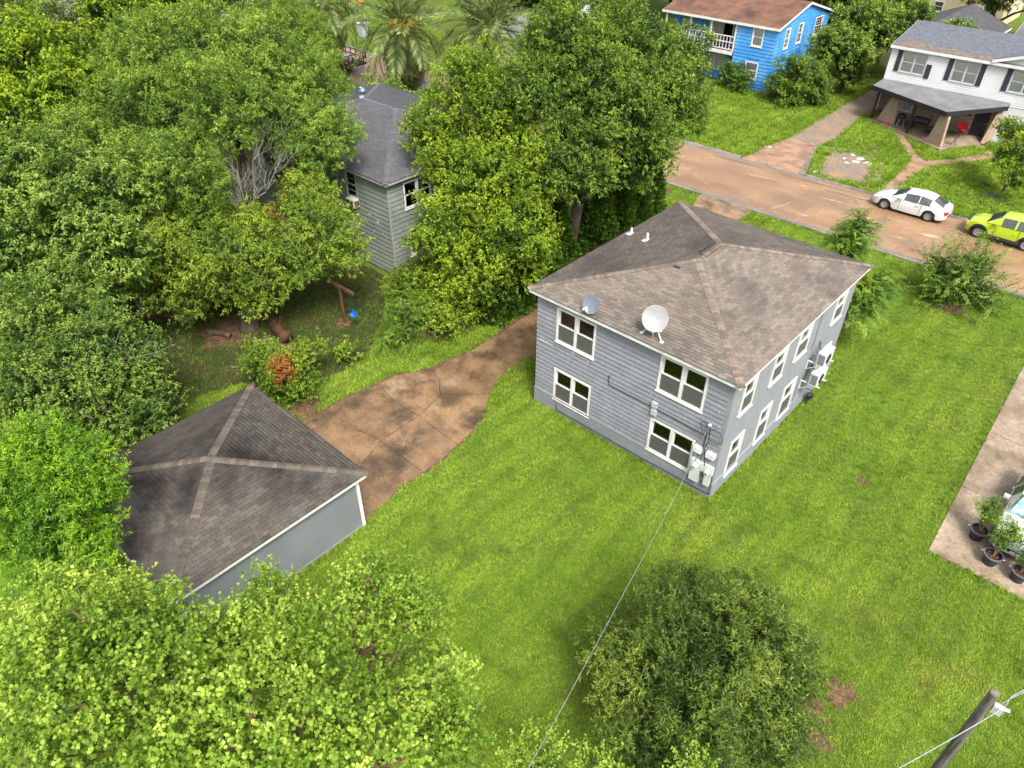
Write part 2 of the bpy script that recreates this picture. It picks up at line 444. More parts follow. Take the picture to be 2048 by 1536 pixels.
for xa, xb in ((-190, -14.9), (-11.1, 120)):
    tag(obj('kerb', MB().add([(xa, 24.52, 0.10), (xb, 24.52, 0.10), (xb, 24.60, 0.0), (xa, 24.60, 0.0), (xb, 24.30, 0.11), (xa, 24.30, 0.11), (xb, 24.30, -.02), (xa, 24.30, -.02)],
        [(0, 3, 2, 1), (1, 4, 5, 0), (4, 6, 7, 5)]), KERBM), 'low concrete kerb along the near side of the street', kind='structure')
tag(obj('gutter', MB().box(-190, 120, 24.55, 24.96, -0.04, 0.014), GUTT), 'grey patched gutter strip beside the near kerb', kind='structure')
tag(obj('gutter', MB().box(-190, -10, 31.95, 32.225, -0.04, 0.0165), GUTT), 'damp grey gutter strip beside the far kerb', kind='structure')
PALE = mat('pale_road_scrape', (.33, .235, .15), (.25, .17, .10), 3, .8, .25); DAMP = mat('damp_road_stain', (.105, .075, .052), (.15, .105, .07), 2, .4, .5)
for (x0, y0, x1, y1, wd, m_) in ((-9.6, 26.0, -7.6, 26.3, .10, PALE), (-7.6, 26.3, -7.7, 27.9, .12, PALE), (-10.3, 25.3, -9.7, 27.5, .16, PALE), (-5.0, 25.6, -3.0, 25.9, .07, PALE), (-4.9, 25.7, -4.6, 27.6, .18, PALE), (-13.6, 28.3, -6.0, 28.5, .06, PALE), (-2.6, 28.3, 2.5, 28.5, .07, PALE), (-1.2, 25.3, -1.0, 28.2, .05, PALE),
        (-12.6, 25.2, -11.9, 27.2, .09, PALE), (-14.5, 29.8, -12.0, 30.2, .25, PALE), (-3.2, 26.9, -1.8, 27.2, .22, PALE), (-8.9, 29.4, -7.0, 29.7, .2, PALE), (-13, 31.5, -7.5, 31.75, .35, DAMP), (-9.0, 30.9, -4.0, 31.3, .3, DAMP), (-1.0, 30.2, 5.0, 30.4, .25, DAMP), (-18, 31.4, -14, 31.6, .3, DAMP), (-1.6, 26.0, 3.5, 26.2, .25, DAMP)):
    d = Vector((x1 - x0, y1 - y0)); n_ = 9; nn = Vector((-d.y, d.x)).normalized(); Lp, Rp = [], []
    for i in range(n_ + 1):
        q = Vector((x0, y0)) + d * (i / n_) + nn * rr.uniform(-.05, .05); e = wd * rr.uniform(.35, 1.0) * (.25 + math.sin(math.pi * i / n_)); Lp.append(q + nn * e * .5); Rp.append(q - nn * e * .5)
    P = Lp + Rp[::-1]; obj('surface_mark', MB().add([(p.x, p.y, .0185) for p in P], [tuple(range(len(P)))]), m_, road)
EXCL.append([(-190, 24.28), (120, 24.28), (120, 32.5), (-190, 32.5)])

# driveway beside the grey house, broken into cracked slabs
DRIVE = dict(
 U=[(-13.33, 0.62), (-13.4, 2.55), (-13.45, 4.2), (-11.0, 4.2), (-10.91, 2.52), (-11.04, 0.95)],
 V=[(-13.45, 4.2), (-13.45, 9.5), (-11.0, 9.5), (-11.0, 4.2)],
 W=[(-13.45, 9.5), (-13.45, 14.5), (-11.0, 14.5), (-11.0, 9.5)],
 X=[(-13.45, 14.5), (-13.6, 19.0), (-11.0, 19.0), (-11.0, 14.5)],
 Y=[(-13.6, 19.0), (-14.2, 22.0), (-15.0, 24.5), (-11.0, 24.5), (-11.0, 19.0)],
 B=[(-13.69, -1.58), (-13.46, -0.19), (-13.33, 0.62), (-11.04, 0.95), (-10.91, 0.02), (-10.38, -1.16), (-11.57, -2.22), (-11.94, -2.63), (-12.84, -1.93)],
 C=[(-14.59, -4.01), (-14.56, -3.12), (-13.69, -1.58), (-12.84, -1.93), (-11.94, -2.63), (-11.62, -4.22), (-12.77, -4.28), (-13.62, -4.19)],
 D=[(-11.94, -2.63), (-11.57, -2.22), (-10.38, -1.16), (-9.79, -1.96), (-9.26, -3.27), (-9.08, -4.35), (-10.45, -4.3), (-11.62, -4.22)],
 E=[(-14.91, -6.77), (-14.9, -5.52), (-14.59, -4.01), (-13.62, -4.19), (-12.77, -4.28), (-11.62, -4.22), (-11.57, -6.32), (-13.16, -6.61)],
 F=[(-14.96, -7.93), (-14.91, -6.77), (-13.16, -6.61), (-11.57, -6.32), (-11.0, -7.9), (-11.0, -9.5), (-15.0, -9.5)],
 G=[(-11.57, -6.32), (-11.62, -4.22), (-10.45, -4.3), (-9.08, -4.35), (-8.9, -5.48), (-8.92, -6.39), (-10.36, -6.35)],
 H=[(-11.0, -7.9), (-11.57, -6.32), (-10.36, -6.35), (-8.92, -6.39), (-9.0, -7.38), (-8.8, -8.31), (-8.7, -9.5), (-11.0, -9.5)])
outer = [(-15.0, -9.5), (-14.96, -7.93), (-14.91, -6.77), (-14.9, -5.52), (-14.59, -4.01), (-14.56, -3.12), (-13.69, -1.58), (-13.46, -0.19), (-13.33, 0.62), (-13.4, 2.55),
         (-13.45, 4.2), (-13.45, 14.5), (-13.6, 19.0), (-14.2, 22.0), (-15.0, 24.5), (-11.0, 24.5), (-11.0, 4.2), (-10.91, 2.52), (-11.04, 0.95), (-10.91, 0.02), (-10.38, -1.16),
         (-9.79, -1.96), (-9.26, -3.27), (-9.08, -4.35), (-8.9, -5.48), (-8.92, -6.39), (-9.0, -7.38), (-8.8, -8.31), (-8.7, -9.5)]
drive = obj('driveway', MB().prism(shrink(outer, 0.02), -0.04, 0.022), JOINT)
tag(drive, 'cracked brown concrete driveway curving from the garage past the grey house', kind='structure')
rd = random.Random(11)
for k, P in DRIVE.items():
    z = 0.032 + rd.uniform(-0.004, 0.008)
    obj('slab', MB().prism(rough_poly(shrink(P, 0.014), 0.3, 0.02, rd), -0.03, z), CONC, drive)
EXCL.append(outer)
# damp soil edge between driveway and lawn
for i, (pts, wd) in enumerate((([(-14.99, -8.6), (-14.96, -6.7), (-14.78, -4.4), (-14.6, -3.1), (-13.75, -1.5), (-13.5, 0.5), (-13.5, 3.0), (-13.55, 6.0)], 0.13),
                               ([(-8.82, -9.3), (-8.95, -7.3), (-8.86, -5.6), (-9.05, -4.3), (-9.22, -3.2), (-9.75, -1.9)], 0.07))):
    L, Rr = [], []
    for j, p in enumerate(pts):
        a, b = Vector(pts[max(0, j - 1)]), Vector(pts[min(len(pts) - 1, j + 1)]); d = (b - a).normalized(); nn = Vector((-d.y, d.x)); q = Vector(p)
        L.append(tuple(q + nn * wd * rd.uniform(.5, 1.3))); Rr.append(tuple(q - nn * wd * rd.uniform(.5, 1.3)))
    P = rough_poly(L + Rr[::-1], 0.25, 0.04, rd)
    tag(obj('soil_edge', MB().add([(p[0], p[1], 0.008) for p in P], [tuple(range(len(P)))]), SOIL), 'thin strip of dark soil along the driveway edge', kind='structure')
    EXCL.append(shrink(P, 0.03))

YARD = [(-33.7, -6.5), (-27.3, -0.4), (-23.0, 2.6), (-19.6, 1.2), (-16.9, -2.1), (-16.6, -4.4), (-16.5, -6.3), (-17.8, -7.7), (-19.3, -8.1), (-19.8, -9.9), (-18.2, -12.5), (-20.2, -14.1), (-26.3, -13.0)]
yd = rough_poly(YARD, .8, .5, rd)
tag(obj('painted_yard_shade', MB().add([(p[0], p[1], .003) for p in yd], [tuple(range(len(yd)))]), mat('painted_shade_ground', (.030, .042, .012), (.045, .034, .018), .8, .95, .1, stain=(.075, .045, .022), sscale=.4, samt=.6, bump=.5, bscale=30)), 'dark sheet painting the tree shade on the left yard', kind='structure')  # tree shade painted as a dark sheet over the yard turf
# concrete slab on the right with a car and potted shrubs
patio = obj('parking_slab', MB().prism([(7.02, 3.14), (13.95, 3.14), (13.95, 24.1), (6.44, 24.1)], -0.05, 0.024), JOINT)
tag(patio, 'pale stained concrete parking slab beside the lawn', kind='structure')
for j, (y0, y1) in enumerate(((3.10, 7.18), (7.21, 11.3), (11.33, 15.4), (15.43, 19.5), (19.53, 24.2))):
    for i, (x0, x1) in enumerate(((6.98 - .028 * (y0 - 3.1), 10.2), (10.22, 14.0))):
        x0b = 6.98 - .028 * (y1 - 3.1) if i == 0 else x0
        obj('slab', MB().prism([(x0, y0), (x1, y0), (x1, y1), (x0b, y1)], -0.04, 0.045 + rd.uniform(-.003, .003)), SLABM, patio)
EXCL.append([(6.97, 3.08), (14.1, 3.08), (14.1, 60), (6.4, 60), (6.4, 24)])

def flat(name, label, poly, m, z0=-0.03, z1=0.03, rough=0.0, ex=True):
    P = rough_poly(poly, 0.4, rough, rd) if rough else poly
    if ex: EXCL.append(poly)
    return tag(obj(name, MB().prism(P, z0, z1), m), label, kind='structure')
PATHM = mat('path_concrete', (0.30, 0.185, 0.12), (0.21, 0.125, 0.08), 1.2, 0.7, 0.35, stain=(0.08, 0.055, 0.04), sscale=0.8, samt=0.7)
flat('driveway_apron', 'pinkish concrete driveway apron across the street', [(-16.1, 32.2), (-15.81, 36.1), (-15.43, 39.03), (-12.99, 38.51), (-12.46, 36.29), (-11.1, 32.2)], PATHM)
flat('driveway_apron', 'raised concrete edge of the apron across the street', [(-11.55, 32.3), (-11.05, 32.3), (-12.3, 36.3), (-12.9, 38.6), (-13.1, 38.5), (-12.6, 36.3)], KERBM, -0.03, 0.09)
flat('dirt_drive', 'muddy brown drive between the blue house and the white house', [(-15.43, 39.0), (-15.53, 45.15), (-15.57, 50.59), (-15.6, 60), (-13.3, 60), (-13.3, 50.78), (-13.25, 46.61), (-12.6, 42), (-12.73, 40.65), (-12.99, 38.5)], GRAVEL, -0.03, 0.018, 0.15)
flat('path', 'brown worn walk leading to the porch edge', [(-9.89, 46.3), (-8.93, 45.9), (-6.65, 42.29), (-5.72, 41.28), (-6.55, 40.9)], PATHM)
flat('path', 'brown concrete walk from the street to the forked path', [(-6.58, 40.9), (-5.75, 41.25), (-4.82, 41.04), (-5.43, 38.67), (-5.25, 32.5), (-6.05, 32.5), (-6.29, 38.37)], PATHM, -0.03, 0.034)
flat('path', 'brown concrete walk curving towards the front door', [(-5.70, 41.27), (-4.24, 43.19), (-2.8, 45.91), (-2.0, 46.4), (-1.8, 45.54), (-3.88, 42.45), (-4.80, 41.06)], PATHM)
flat('path', 'short pale walk at the porch step', [(-3.98, 47.38), (-3.6, 47.99), (-2.36, 46.4), (-2.79, 45.94)], SLABM, -0.03, 0.032)
flat('dirt_patch', 'bare patch of mud and gravel beside the apron', [(-11.3, 35.0), (-12.0, 38.9), (-11.13, 41.6), (-9.59, 42.4), (-8.9, 39.82), (-7.0, 37.4), (-6.9, 33.2), (-8.7, 32.7), (-10.6, 32.7)], GRAVEL, -0.02, 0.012, 0.25, ex=False)
EXCL.append([(-11.0, 35.2), (-11.6, 38.0), (-9.5, 39.0), (-8.0, 36.5), (-7.4, 33.8), (-10.4, 33.2)])

def blob(cx, cy, r, seed, n=14, sx=1.0, sy=1.0):
    q = random.Random(seed)
    return [(cx + math.cos(t) * r * sx * q.uniform(.6, 1.15), cy + math.sin(t) * r * sy * q.uniform(.6, 1.15)) for t in [2 * math.pi * i / n for i in range(n)]]
for i, (x, y, r, lab) in enumerate(((3.98, 4.94, 0.26, 'small bare soil hole in the lawn beside the grey house'), (6.9, -4.2, 0.62, 'larger bare soil patch at the foot of the willow-like bush'),
        (6.95, -5.9, 0.5, 'dark soil patch beside the willow-like bush'), (7.2, -4.0, 0.14, 'tiny soil spot beside the larger soil patch'), (6.45, -5.1, 0.42, 'soil patch half under the willow-like bush'),
        (0.95, 9.3, 0.15, 'rusty soil spot close to the grey house wall'), (6.9, -5.3, 0.13, 'speck of soil between the two soil patches'), (7.75, 3.0, 0.16, 'crumbled soil at the parking slab edge'),
        (-23.4, -6.0, 1.9, 'leaf litter and bare earth round the old oak trunk'), (-20.0, -5.4, 0.8, 'bare earth beside the fallen log'), (-19.85, -1.9, 0.45, 'trampled earth round the swing post'),
        (-27.6, -7.6, 1.6, 'bare shaded earth by the bucket'), (-15.7, -7.2, 0.9, 'dry straw coloured earth beside the driveway'), (-16.0, 1.4, 1.6, 'bare reddish earth under the hedge bushes'), (-14.0, 7.0, 0.9, 'dark earth under the clipped conifers'),
        (2.4, 20.6, 0.9, 'reddish mulch under the arching shrub'), (-1.0, 20.5, 0.0, ''), (-18.3, 24.0, 0.0, ''), (-16.9, 23.3, 0.5, 'orange worn spot in the verge grass'), (-4.9, 23.4, 0.35, 'small orange worn spot beside the near kerb'))):
    if r <= 0: continue
    P = rough_poly(blob(x, y, r, i), 0.15, 0.03, rd)
    tag(obj('soil_patch', MB().add([(p[0], p[1], 0.006 + 0.0006 * i) for p in P], [tuple(range(len(P)))]), SOIL), lab, kind='structure')
    EXCL.append(blob(x, y, r * 0.8, i))

# ------------------------------------------------------------------ shingled roofs
TAB, EXPO = 0.333, 0.143
def face_matrix(o, u, s):
    u, s = Vector(u).normalized(), Vector(s).normalized(); n = u.cross(s)
    return Matrix(((u.x, s.x, n.x, o[0]), (u.y, s.y, n.y, o[1]), (u.z, s.z, n.z, o[2]), (0, 0, 0, 1)))
def hip_roof(parent, x0, x1, y0, y1, ze, zr, m, capm, deckm, singles=0, seed=1, tab=TAB, expo=EXPO, camp=(7.2, -19.0, 20.3), caps=True):
    """hip roof over an eave rectangle: deck, every shingle tab as geometry, ridge and hip caps one by one"""
    W, D, h = x1 - x0, y1 - y0, zr - ze; wv = min(W, D) / 2; SL = math.hypot(wv, h)
    if D >= W: r0, r1 = ((x0 + x1) / 2, y0 + wv, zr), ((x0 + x1) / 2, y1 - wv, zr)
    else: r0, r1 = (x0 + wv, (y0 + y1) / 2, zr), (x1 - wv, (y0 + y1) / 2, zr)
    A, B, Cc, Dd = (x0, y0, ze), (x1, y0, ze), (x1, y1, ze), (x0, y1, ze)
    t = 0.03
    pts = [A, B, Cc, Dd, r0, r1]
    if D >= W: fs = [(0, 1, 4), (1, 2, 5, 4), (2, 3, 5), (3, 0, 4, 5)]
    else: fs = [(0, 1, 5, 4), (1, 2, 5), (2, 3, 4, 5), (3, 0, 4)]
    mb = MB().add(pts + [(p[0], p[1], p[2] - t) for p in pts[:4]], fs + [(0, 6, 7, 1), (1, 7, 8, 2), (2, 8, 9, 3), (3, 9, 6, 0), (9, 8, 7, 6)])
    roof = obj('roof', mb, deckm, parent)
    k = wv / SL
    faces = [(A, (1, 0, 0), (0, wv, h), W), (B, (0, 1, 0), (-wv, 0, h), D), (Cc, (-1, 0, 0), (0, -wv, h), W), (Dd, (0, -1, 0), (wv, 0, h), D)]
    rng = random.Random(seed)
    full = MB().add([(0, 0, .001), (tab - .014, 0, .001), (tab - .014, 0, .026), (0, 0, .026), (0, expo * 1.2, .005), (tab - .014, expo * 1.2, .005)],
                    [(0, 1, 2, 3), (3, 2, 5, 4), (0, 3, 4), (1, 5, 2)]).mesh('shingle')
    full.materials.append(m)
    a = full.attributes.new('rnd', 'FLOAT', 'FACE'); a.data.foreach_set('value', [0.0] * 4)
    cand = []; V = []; F = []; AT = []
    pm = parent.matrix_basis
    for fi, (o, u, s, Lw) in enumerate(faces):
        M = face_matrix(o, u, s); n = int(SL / expo)
        for i in range(n):
            s0 = i * SL / n - (0.02 if i == 0 else 0); s1 = min(s0 + expo * 1.2, SL)
            off = (i % 2) * tab / 2 + rng.uniform(-.02, .02)
            l0, l1, q0, q1 = k * s0, k * s1, Lw - k * s0, Lw - k * s1
            u_ = l0 - (l0 - off) % tab
            while u_ < q0:
                a0, a1 = u_ + .007, u_ + tab - .007
                b0, b1 = max(a0, l0), min(a1, q0); c0, c1 = min(max(a0, l1), q1), max(min(a1, q1), l1)
                if b1 - b0 > .02:
                    rv = rng.random()
                    isfull = abs(b1 - b0 - (tab - .014)) < 1e-6 and abs(c1 - c0 - (tab - .014)) < 1e-6
                    lift = rng.uniform(0, .006) if rng.random() < .25 else 0
                    jit = rng.uniform(-.006, .006)
                    if isfull and singles and fi in (0, 1):
                        wp = M @ Vector((u_ + .17, s0, 0)); cand.append(((wp - Vector(camp)).length, fi, u_ + .007, s0 + jit, rv, lift)); u_ += tab; continue
                    P = [(b0, s0 + jit, .001), (b1, s0 + jit, .001), (b1, s0 + jit, .026 + lift), (b0, s0 + jit, .026 + lift), (c0, s1, .005), (c1, s1, .005)]
                    base = len(V); V += [tuple(M @ Vector(p)) for p in P]
                    F += [(base, base + 1, base + 2, base + 3), (base + 3, base + 2, base + 5, base + 4)]; AT += [rv, rv]
                u_ += tab
    cand.sort()
    for j, (d, fi, uu, ss, rv, lift) in enumerate(cand):
        o, u, s, Lw = faces[fi]; M = face_matrix(o, u, s)
        if j < singles:
            ob = bpy.data.objects.new('shingle', full); COL.objects.link(ob); ob.parent = roof
            ob.matrix_local = M @ Matrix.Translation((uu, ss, lift * .5))
        else:
            P = [(uu, ss, .001), (uu + tab - .014, ss, .001), (uu + tab - .014, ss, .026 + lift), (uu, ss, .026 + lift), (uu, ss + expo * 1.2, .005), (uu + tab - .014, ss + expo * 1.2, .005)]
            base = len(V); V += [tuple(M @ Vector(p)) for p in P]
            F += [(base, base + 1, base + 2, base + 3), (base + 3, base + 2, base + 5, base + 4)]; AT += [rv, rv]
    me = fast_mesh('shingles', V, F, AT)
    so = obj('shingles', me, m, roof); so['kind'] = 'stuff'
    # caps
    if not caps: return roof
    norm = []
    for o, u, s, Lw in faces: norm.append(Vector(u).normalized().cross(Vector(s).normalized()))
    if D >= W: hips = [(A, r0, 3, 0), (B, r0, 0, 1), (Cc, r1, 1, 2), (Dd, r1, 2, 3)]
    else: hips = [(A, r0, 3, 0), (B, r1, 0, 1), (Cc, r1, 1, 2), (Dd, r0, 2, 3)]
    if (Vector(r1) - Vector(r0)).length > .3: hips.append((r0, r1, 3, 1) if D >= W else (r0, r1, 2, 0))
    for p, q, i1, i2 in hips:
        p, q = Vector(p), Vector(q); hd = (q - p).normalized(); L = (q - p).length; cw = 0.145; cl = 0.20
        n1, n2 = norm[i1], norm[i2]; a1 = n1.cross(hd).normalized(); a2 = n2.cross(hd).normalized()
        mid = (p + q) / 2; cen = Vector(((x0 + x1) / 2, (y0 + y1) / 2, ze))
        # across directions must point away from each other, down their own faces
        if a1.z > 0: a1 = -a1
        if a2.z > 0: a2 = -a2
        nn = (n1 + n2).normalized()
        def P3(s, side, lift):
            v = hd * s + nn * lift
            if side: v = v + (a1 if side < 0 else a2) * cw
            return tuple(v)
        mb = MB().add([P3(0, -1, .042), P3(0, 0, .056), P3(0, 1, .042), P3(cl, -1, .031), P3(cl, 0, .040), P3(cl, 1, .031), P3(0, -1, .002), P3(0, 0, .004), P3(0, 1, .002)],
                      [(0, 1, 4, 3), (1, 2, 5, 4), (6, 7, 1, 0), (7, 8, 2, 1)])
        me = mb.mesh('ridge_cap'); me.materials.append(capm)
        s = -0.03
        while s < L - 0.1:
            ob = bpy.data.objects.new('ridge_cap', me); COL.objects.link(ob); ob.parent = roof; ob.location = p + hd * s
            s += 0.15
    return roof

def fascia(parent, x0, x1, y0, y1, z0, z1, m, th=0.03):
    x0, x1, y0, y1 = x0 + .012, x1 - .012, y0 + .012, y1 - .012
    for b in ((x0, x1, y0, y0 + th), (x0, x1, y1 - th, y1), (x0, x0 + th, y0 + th, y1 - th), (x1 - th, x1, y0 + th, y1 - th)):
        obj('fascia', MB().box(*b, z0, z1), m, parent)
    obj('soffit', MB().box(x0 + th, x1 - th, y0 + th, y1 - th, z0 + .02, z0 + .035), m, parent)

# ------------------------------------------------------------------ the grey two-storey house
house = thing('grey_house', 'grey two-storey house with brown shingled hip roof and white trimmed windows', 'house')
HW, HD, HZ = 8.68, 10.46, 5.52
EXCL.append([(-8.7, -0.02), (0.02, -0.02), (0.02, 10.5), (-8.7, 10.5)])
Mr = wall_matrix((-HW, 0, 0), (1, 0), (0, -1))        # rear wall, faces the back lawn: u runs from x=-8.68
Ms = wall_matrix((0, 0, 0), (0, 1), (1, 0))           # side wall facing +x: u = y
Mf = wall_matrix((0, HD, 0), (-1, 0), (0, 1))
Ml = wall_matrix((-HW, HD, 0), (0, -1), (-1, 0))
rw = [(1.02, 2.93, 3.68, 5.28), (1.02, 2.93, 0.72, 2.33), (5.80, 7.72, 3.74, 5.34), (5.77, 7.71, 0.80, 2.39)]
sw_ = [(0.80, 1.75, 3.60, 5.05), (3.10, 4.10, 3.62, 5.0), (5.10, 6.20, 3.68, 5.04), (8.50, 9.52, 3.74, 5.04),
       (0.86, 1.85, 0.56, 2.30), (3.12, 4.06, 0.68, 2.36), (5.10, 6.22, 0.70, 2.36), (8.50, 9.58, 0.84, 2.38)]
fw = [(1.0, 2.6, 3.7, 5.2), (5.9, 7.5, 3.7, 5.2), (5.9, 7.5, 0.75, 2.3)]
lw_ = [(1.5, 2.6, 3.7, 5.0), (6.5, 7.6, 3.7, 5.0), (6.5, 7.6, 0.75, 2.3)]
TH = 0.14
solid_wall(house, Mr, TH, HW - TH, 0.05, HZ, rw, TH, GREYP)
solid_wall(house, Ms, 0, HD, 0.05, HZ, sw_, TH, GREYW)
solid_wall(house, Mf, TH, HW - TH, 0.05, HZ, fw, TH, GREYW)
solid_wall(house, Ml, 0, HD, 0.05, HZ, lw_, TH, GREYW)
siding(house, Mr, 0.01, HW - 0.13, 0.80, HZ, 0.205, rw, 'grey', GREYP)
# skirt boards under the siding, ledge, corner board, foundation
for a, b in ((0.06, 0.42), (0.424, 0.775)):
    obj('skirt_board', MB().box(-0.03, HW + 0.03, 0.0, 0.045, a, b), GREYP, house, Mr)
    obj('skirt_board', MB().box(0.0, HD + 0.03, 0.0, 0.04, a, b), GREYW, house, Ms)
obj('skirt_ledge', MB().box(-0.035, HW + 0.035, 0.0, 0.062, 0.778, 0.80), GREYW, house, Mr)
obj('skirt_ledge', MB().box(0.0, HD + 0.035, 0.0, 0.056, 0.778, 0.795), GREYW, house, Ms)
obj('corner_board', MB().box(HW - 0.125, HW + 0.022, 0.0, 0.026, 0.80, HZ), GREYW, house, Mr)
obj('foundation', MB().box(-HW - .02, .02, -.02, HD + .02, -0.05, 0.055), KERBM, house)
for (a, b, c, d) in rw: make_window(house, Mr, a, b, c, d, units=2, trim=0.095)
for (a, b, c, d) in sw_: make_window(house, Ms, a, b, c, d, units=1, trim=0.09)
for (a, b, c, d) in fw: make_window(house, Mf, a, b, c, d, units=2, trim=0.09)
for (a, b, c, d) in lw_: make_window(house, Ml, a, b, c, d, units=1, trim=0.09)
obj('front_door', MB().box(3.9, 4.8, 0.0, 0.05, 0.1, 2.15), WHITE, house, Mf)
# rooms inside
i_ = TH + .01
obj('room_floor', MB().box(-HW + i_, -i_, i_, HD - i_, 0.25, 0.3), FLOORI, house)
obj('room_floor', MB().box(-HW + i_, -i_, i_, HD - i_, 2.75, 3.0), FLOORI, house)
obj('room_partition', MB().box(-HW + i_, -i_, 4.9, 5.0, 0.3, 5.4).box(-4.4, -4.3, i_, 4.9, 0.3, 5.4).box(-4.4, -4.3, 5.0, HD - i_, 0.3, 5.4), INNER, house)
# teal curtains behind the lower window
CURT = mat('teal_curtain', (0.05, 0.62, 0.55), (0.04, 0.50, 0.44), 3, 0.8)
for (a, b) in ((1.15, 1.55), (2.52, 2.80)):
    mb = MB(); n = 16
    vs = [(a + (b - a) * i / n, -0.125 + 0.025 * math.sin(i * 1.9), z) for i in range(n + 1) for z in (0.85, 2.25)]
    mb.add(vs, [(2 * i, 2 * i + 1, 2 * i + 3, 2 * i + 2) for i in range(n)])
    obj('curtain', mb, CURT, house, Mr)
roofh = hip_roof(house, -HW - .28, .28, -.28, HD + .28, 5.70, 6.80, SHING, SHCAP, mat('roof_deck', (0.05, 0.042, 0.037), None, 5, .95, .1), singles=300, seed=2)
fascia(house, -HW - .28, .28, -.28, HD + .28, 5.53, 5.672, WHITE)
def on_rear(x, y): return 5.70 + .238 * (y + .28)
# roof vents and the tarred outline
for (x, y, hh, r) in ((-7.44, 5.62, 0.36, 0.055), (-8.6, 6.16, 0.30, 0.05)):
    z = 5.70 + .238 * (x + 8.96)
    v = obj('vent_pipe', MB().lathe([(r, -0.1), (r, hh), (r * .8, hh), (r * .8, hh - .1)], 12), WHITE, roofh, loc=(x, y, z), smooth=False)
    obj('flashing', MB().box(-.17, .17, -.2, .2, 0.016, 0.03), STEEL, v)
TAR = mat('roof_tar', (0.012, 0.012, 0.013), (0.02, 0.02, 0.02), 6, .6, .4)
def zr_(x): return 6.80 - .238 * (x + 4.34)
tp = [(-4.24, 6.02), (-4.22, 4.80), (-4.50, 4.70)]
obj('tar_strip', MB().tube([(x + .0, y, zr_(x) + .03) for x, y in tp], .022, 5), TAR, roofh)
obj('tar_strip', MB().tube([(-4.60, 5.75, 6.83), (-4.62, 4.9, 6.83)], .018, 5), TAR, roofh)
obj('roof_patch', MB().add([(-4.93, 3.50, on_rear(0, 3.50) + .024), (-4.62, 3.50, on_rear(0, 3.5) + .024), (-4.62, 3.70, on_rear(0, 3.70) + .024), (-4.93, 3.70, on_rear(0, 3.70) + .024)], [(0, 1, 2, 3)]), TAR, roofh)

CHIP = mat('bare_paint_chip', (.62, .62, .6), None, 8, .8)
for i, (x, z, r_) in enumerate(((-8.1, 4.55, .03), (-8.2, 4.0, .025), (-6.0, 3.45, .035), (-7.0, 3.35, .03), (-6.75, 3.5, .04), (-3.05, 3.42, .03), (-1.55, 3.1, .035), (-.35, 4.1, .03), (-4.2, 4.5, .02), (-8.0, 2.6, .02), (-.22, 3.52, .03), (-5.0, 1.6, .02))):
    P = blob(x, z, r_, 70 + i, 7); obj('paint_chip', MB().add([(p[0], -.048, p[1]) for p in P], [tuple(range(len(P)))]), CHIP, house)
for k in range(7): obj('hook', MB().box(-8.48 + k * .105, -8.45 + k * .105, -.075, -.046, 3.36, 3.42), WHITE, house)
# satellite dishes
def dish(name, label, foot, d, m, face, tilt, kind):
    t = thing(name, label, 'satellite dish', foot, group='satellite dishes on the roof')
    nrm = Vector((math.cos(face) * math.cos(tilt), math.sin(face) * math.cos(tilt), math.sin(tilt)))
    up = Vector((0, 0, 1)); a = up.cross(nrm).normalized(); b = nrm.cross(a)
    c = Vector((0, 0, kind['h'])) + nrm * 0.12
    rot = Matrix((a, b, nrm)).transposed().to_4x4(); rot.translation = c
    prof = [(0.001, -0.09 * d)] + [(d / 2 * q, -0.09 * d * (1 - q * q)) for q in (.25, .5, .75, .92, 1.0)] + [(d / 2 * 1.02, 0.0), (d / 2 * 1.0, -.02)] + [(d / 2 * q, -0.09 * d * (1 - q * q) - .018) for q in (.8, .4, .001)]
    rf = obj('reflector', MB().lathe(prof, 36), m, t, rot @ Matrix.Diagonal((1, 1.06, 1, 1)), angle=50)
    fe = c + nrm * d * .50 - b * d * .30 - a * kind['off']
    obj('feed_arm', MB().tube([c - b * d * .5, c - b * d * .52 + nrm * d * .2, fe], .016, 6), kind['am'], t)
    fmb = MB()
    for q in kind['horns']:
        e = fe + a * q[0] + b * q[1]; fmb.tube([e, e - nrm * .10 + b * .03], [.045, .03], 8)
    obj('feed_horn', fmb, kind['fm'], t, angle=40)
    obj('mast', MB().tube([(0, 0, 0), (0, 0, kind['h'] * .7), c - nrm * .12], .028, 8), STEEL, t)
    if kind.get('legs'):
        for (x, y, z) in kind['legs']:
            lg = obj('leg', MB().tube([(0, 0, kind['h'] * .75), (x, y, z)], .02, 6), WHITE, t)
            obj('foot', MB().box(x - .06, x + .06, y - .06, y + .06, z - .01, z + .03), WHITE, lg)
    else:
        obj('bracket', MB().box(-.11, .11, -.09, .09, .0, .04), WHITE, t)
    return t
LGREY = mat('dish_grey', (0.13, 0.145, 0.185), (0.11, 0.122, 0.16), 3, .5, .4)
DWHITE = mat('dish_white', (0.30, 0.30, 0.31), (0.25, 0.25, 0.26), 3, .45, .4, stain=(.5, .48, .44), sscale=6, samt=.25)
dish('satellite_dish', 'small blue-grey satellite dish with white feed horns above the rear eave', (-6.0, -.10, on_rear(0, -.10) + .02), 0.64, LGREY, R(-78), R(26),
     dict(h=.34, off=.04, am=STEEL, fm=WHITE, horns=((-.09, 0), (.0, .06), (.05, -.03))))
dish('satellite_dish', 'large white satellite dish on a tripod above the rear eave', (-3.42, .10, on_rear(0, .10) + .02), 0.90, DWHITE, R(-66), R(20),
     dict(h=.75, off=.06, am=STEEL, fm=STEEL, horns=((0, 0),), legs=((-.42, -.08, -.02), (.44, -.1, -.02), (.08, .30, .08))))

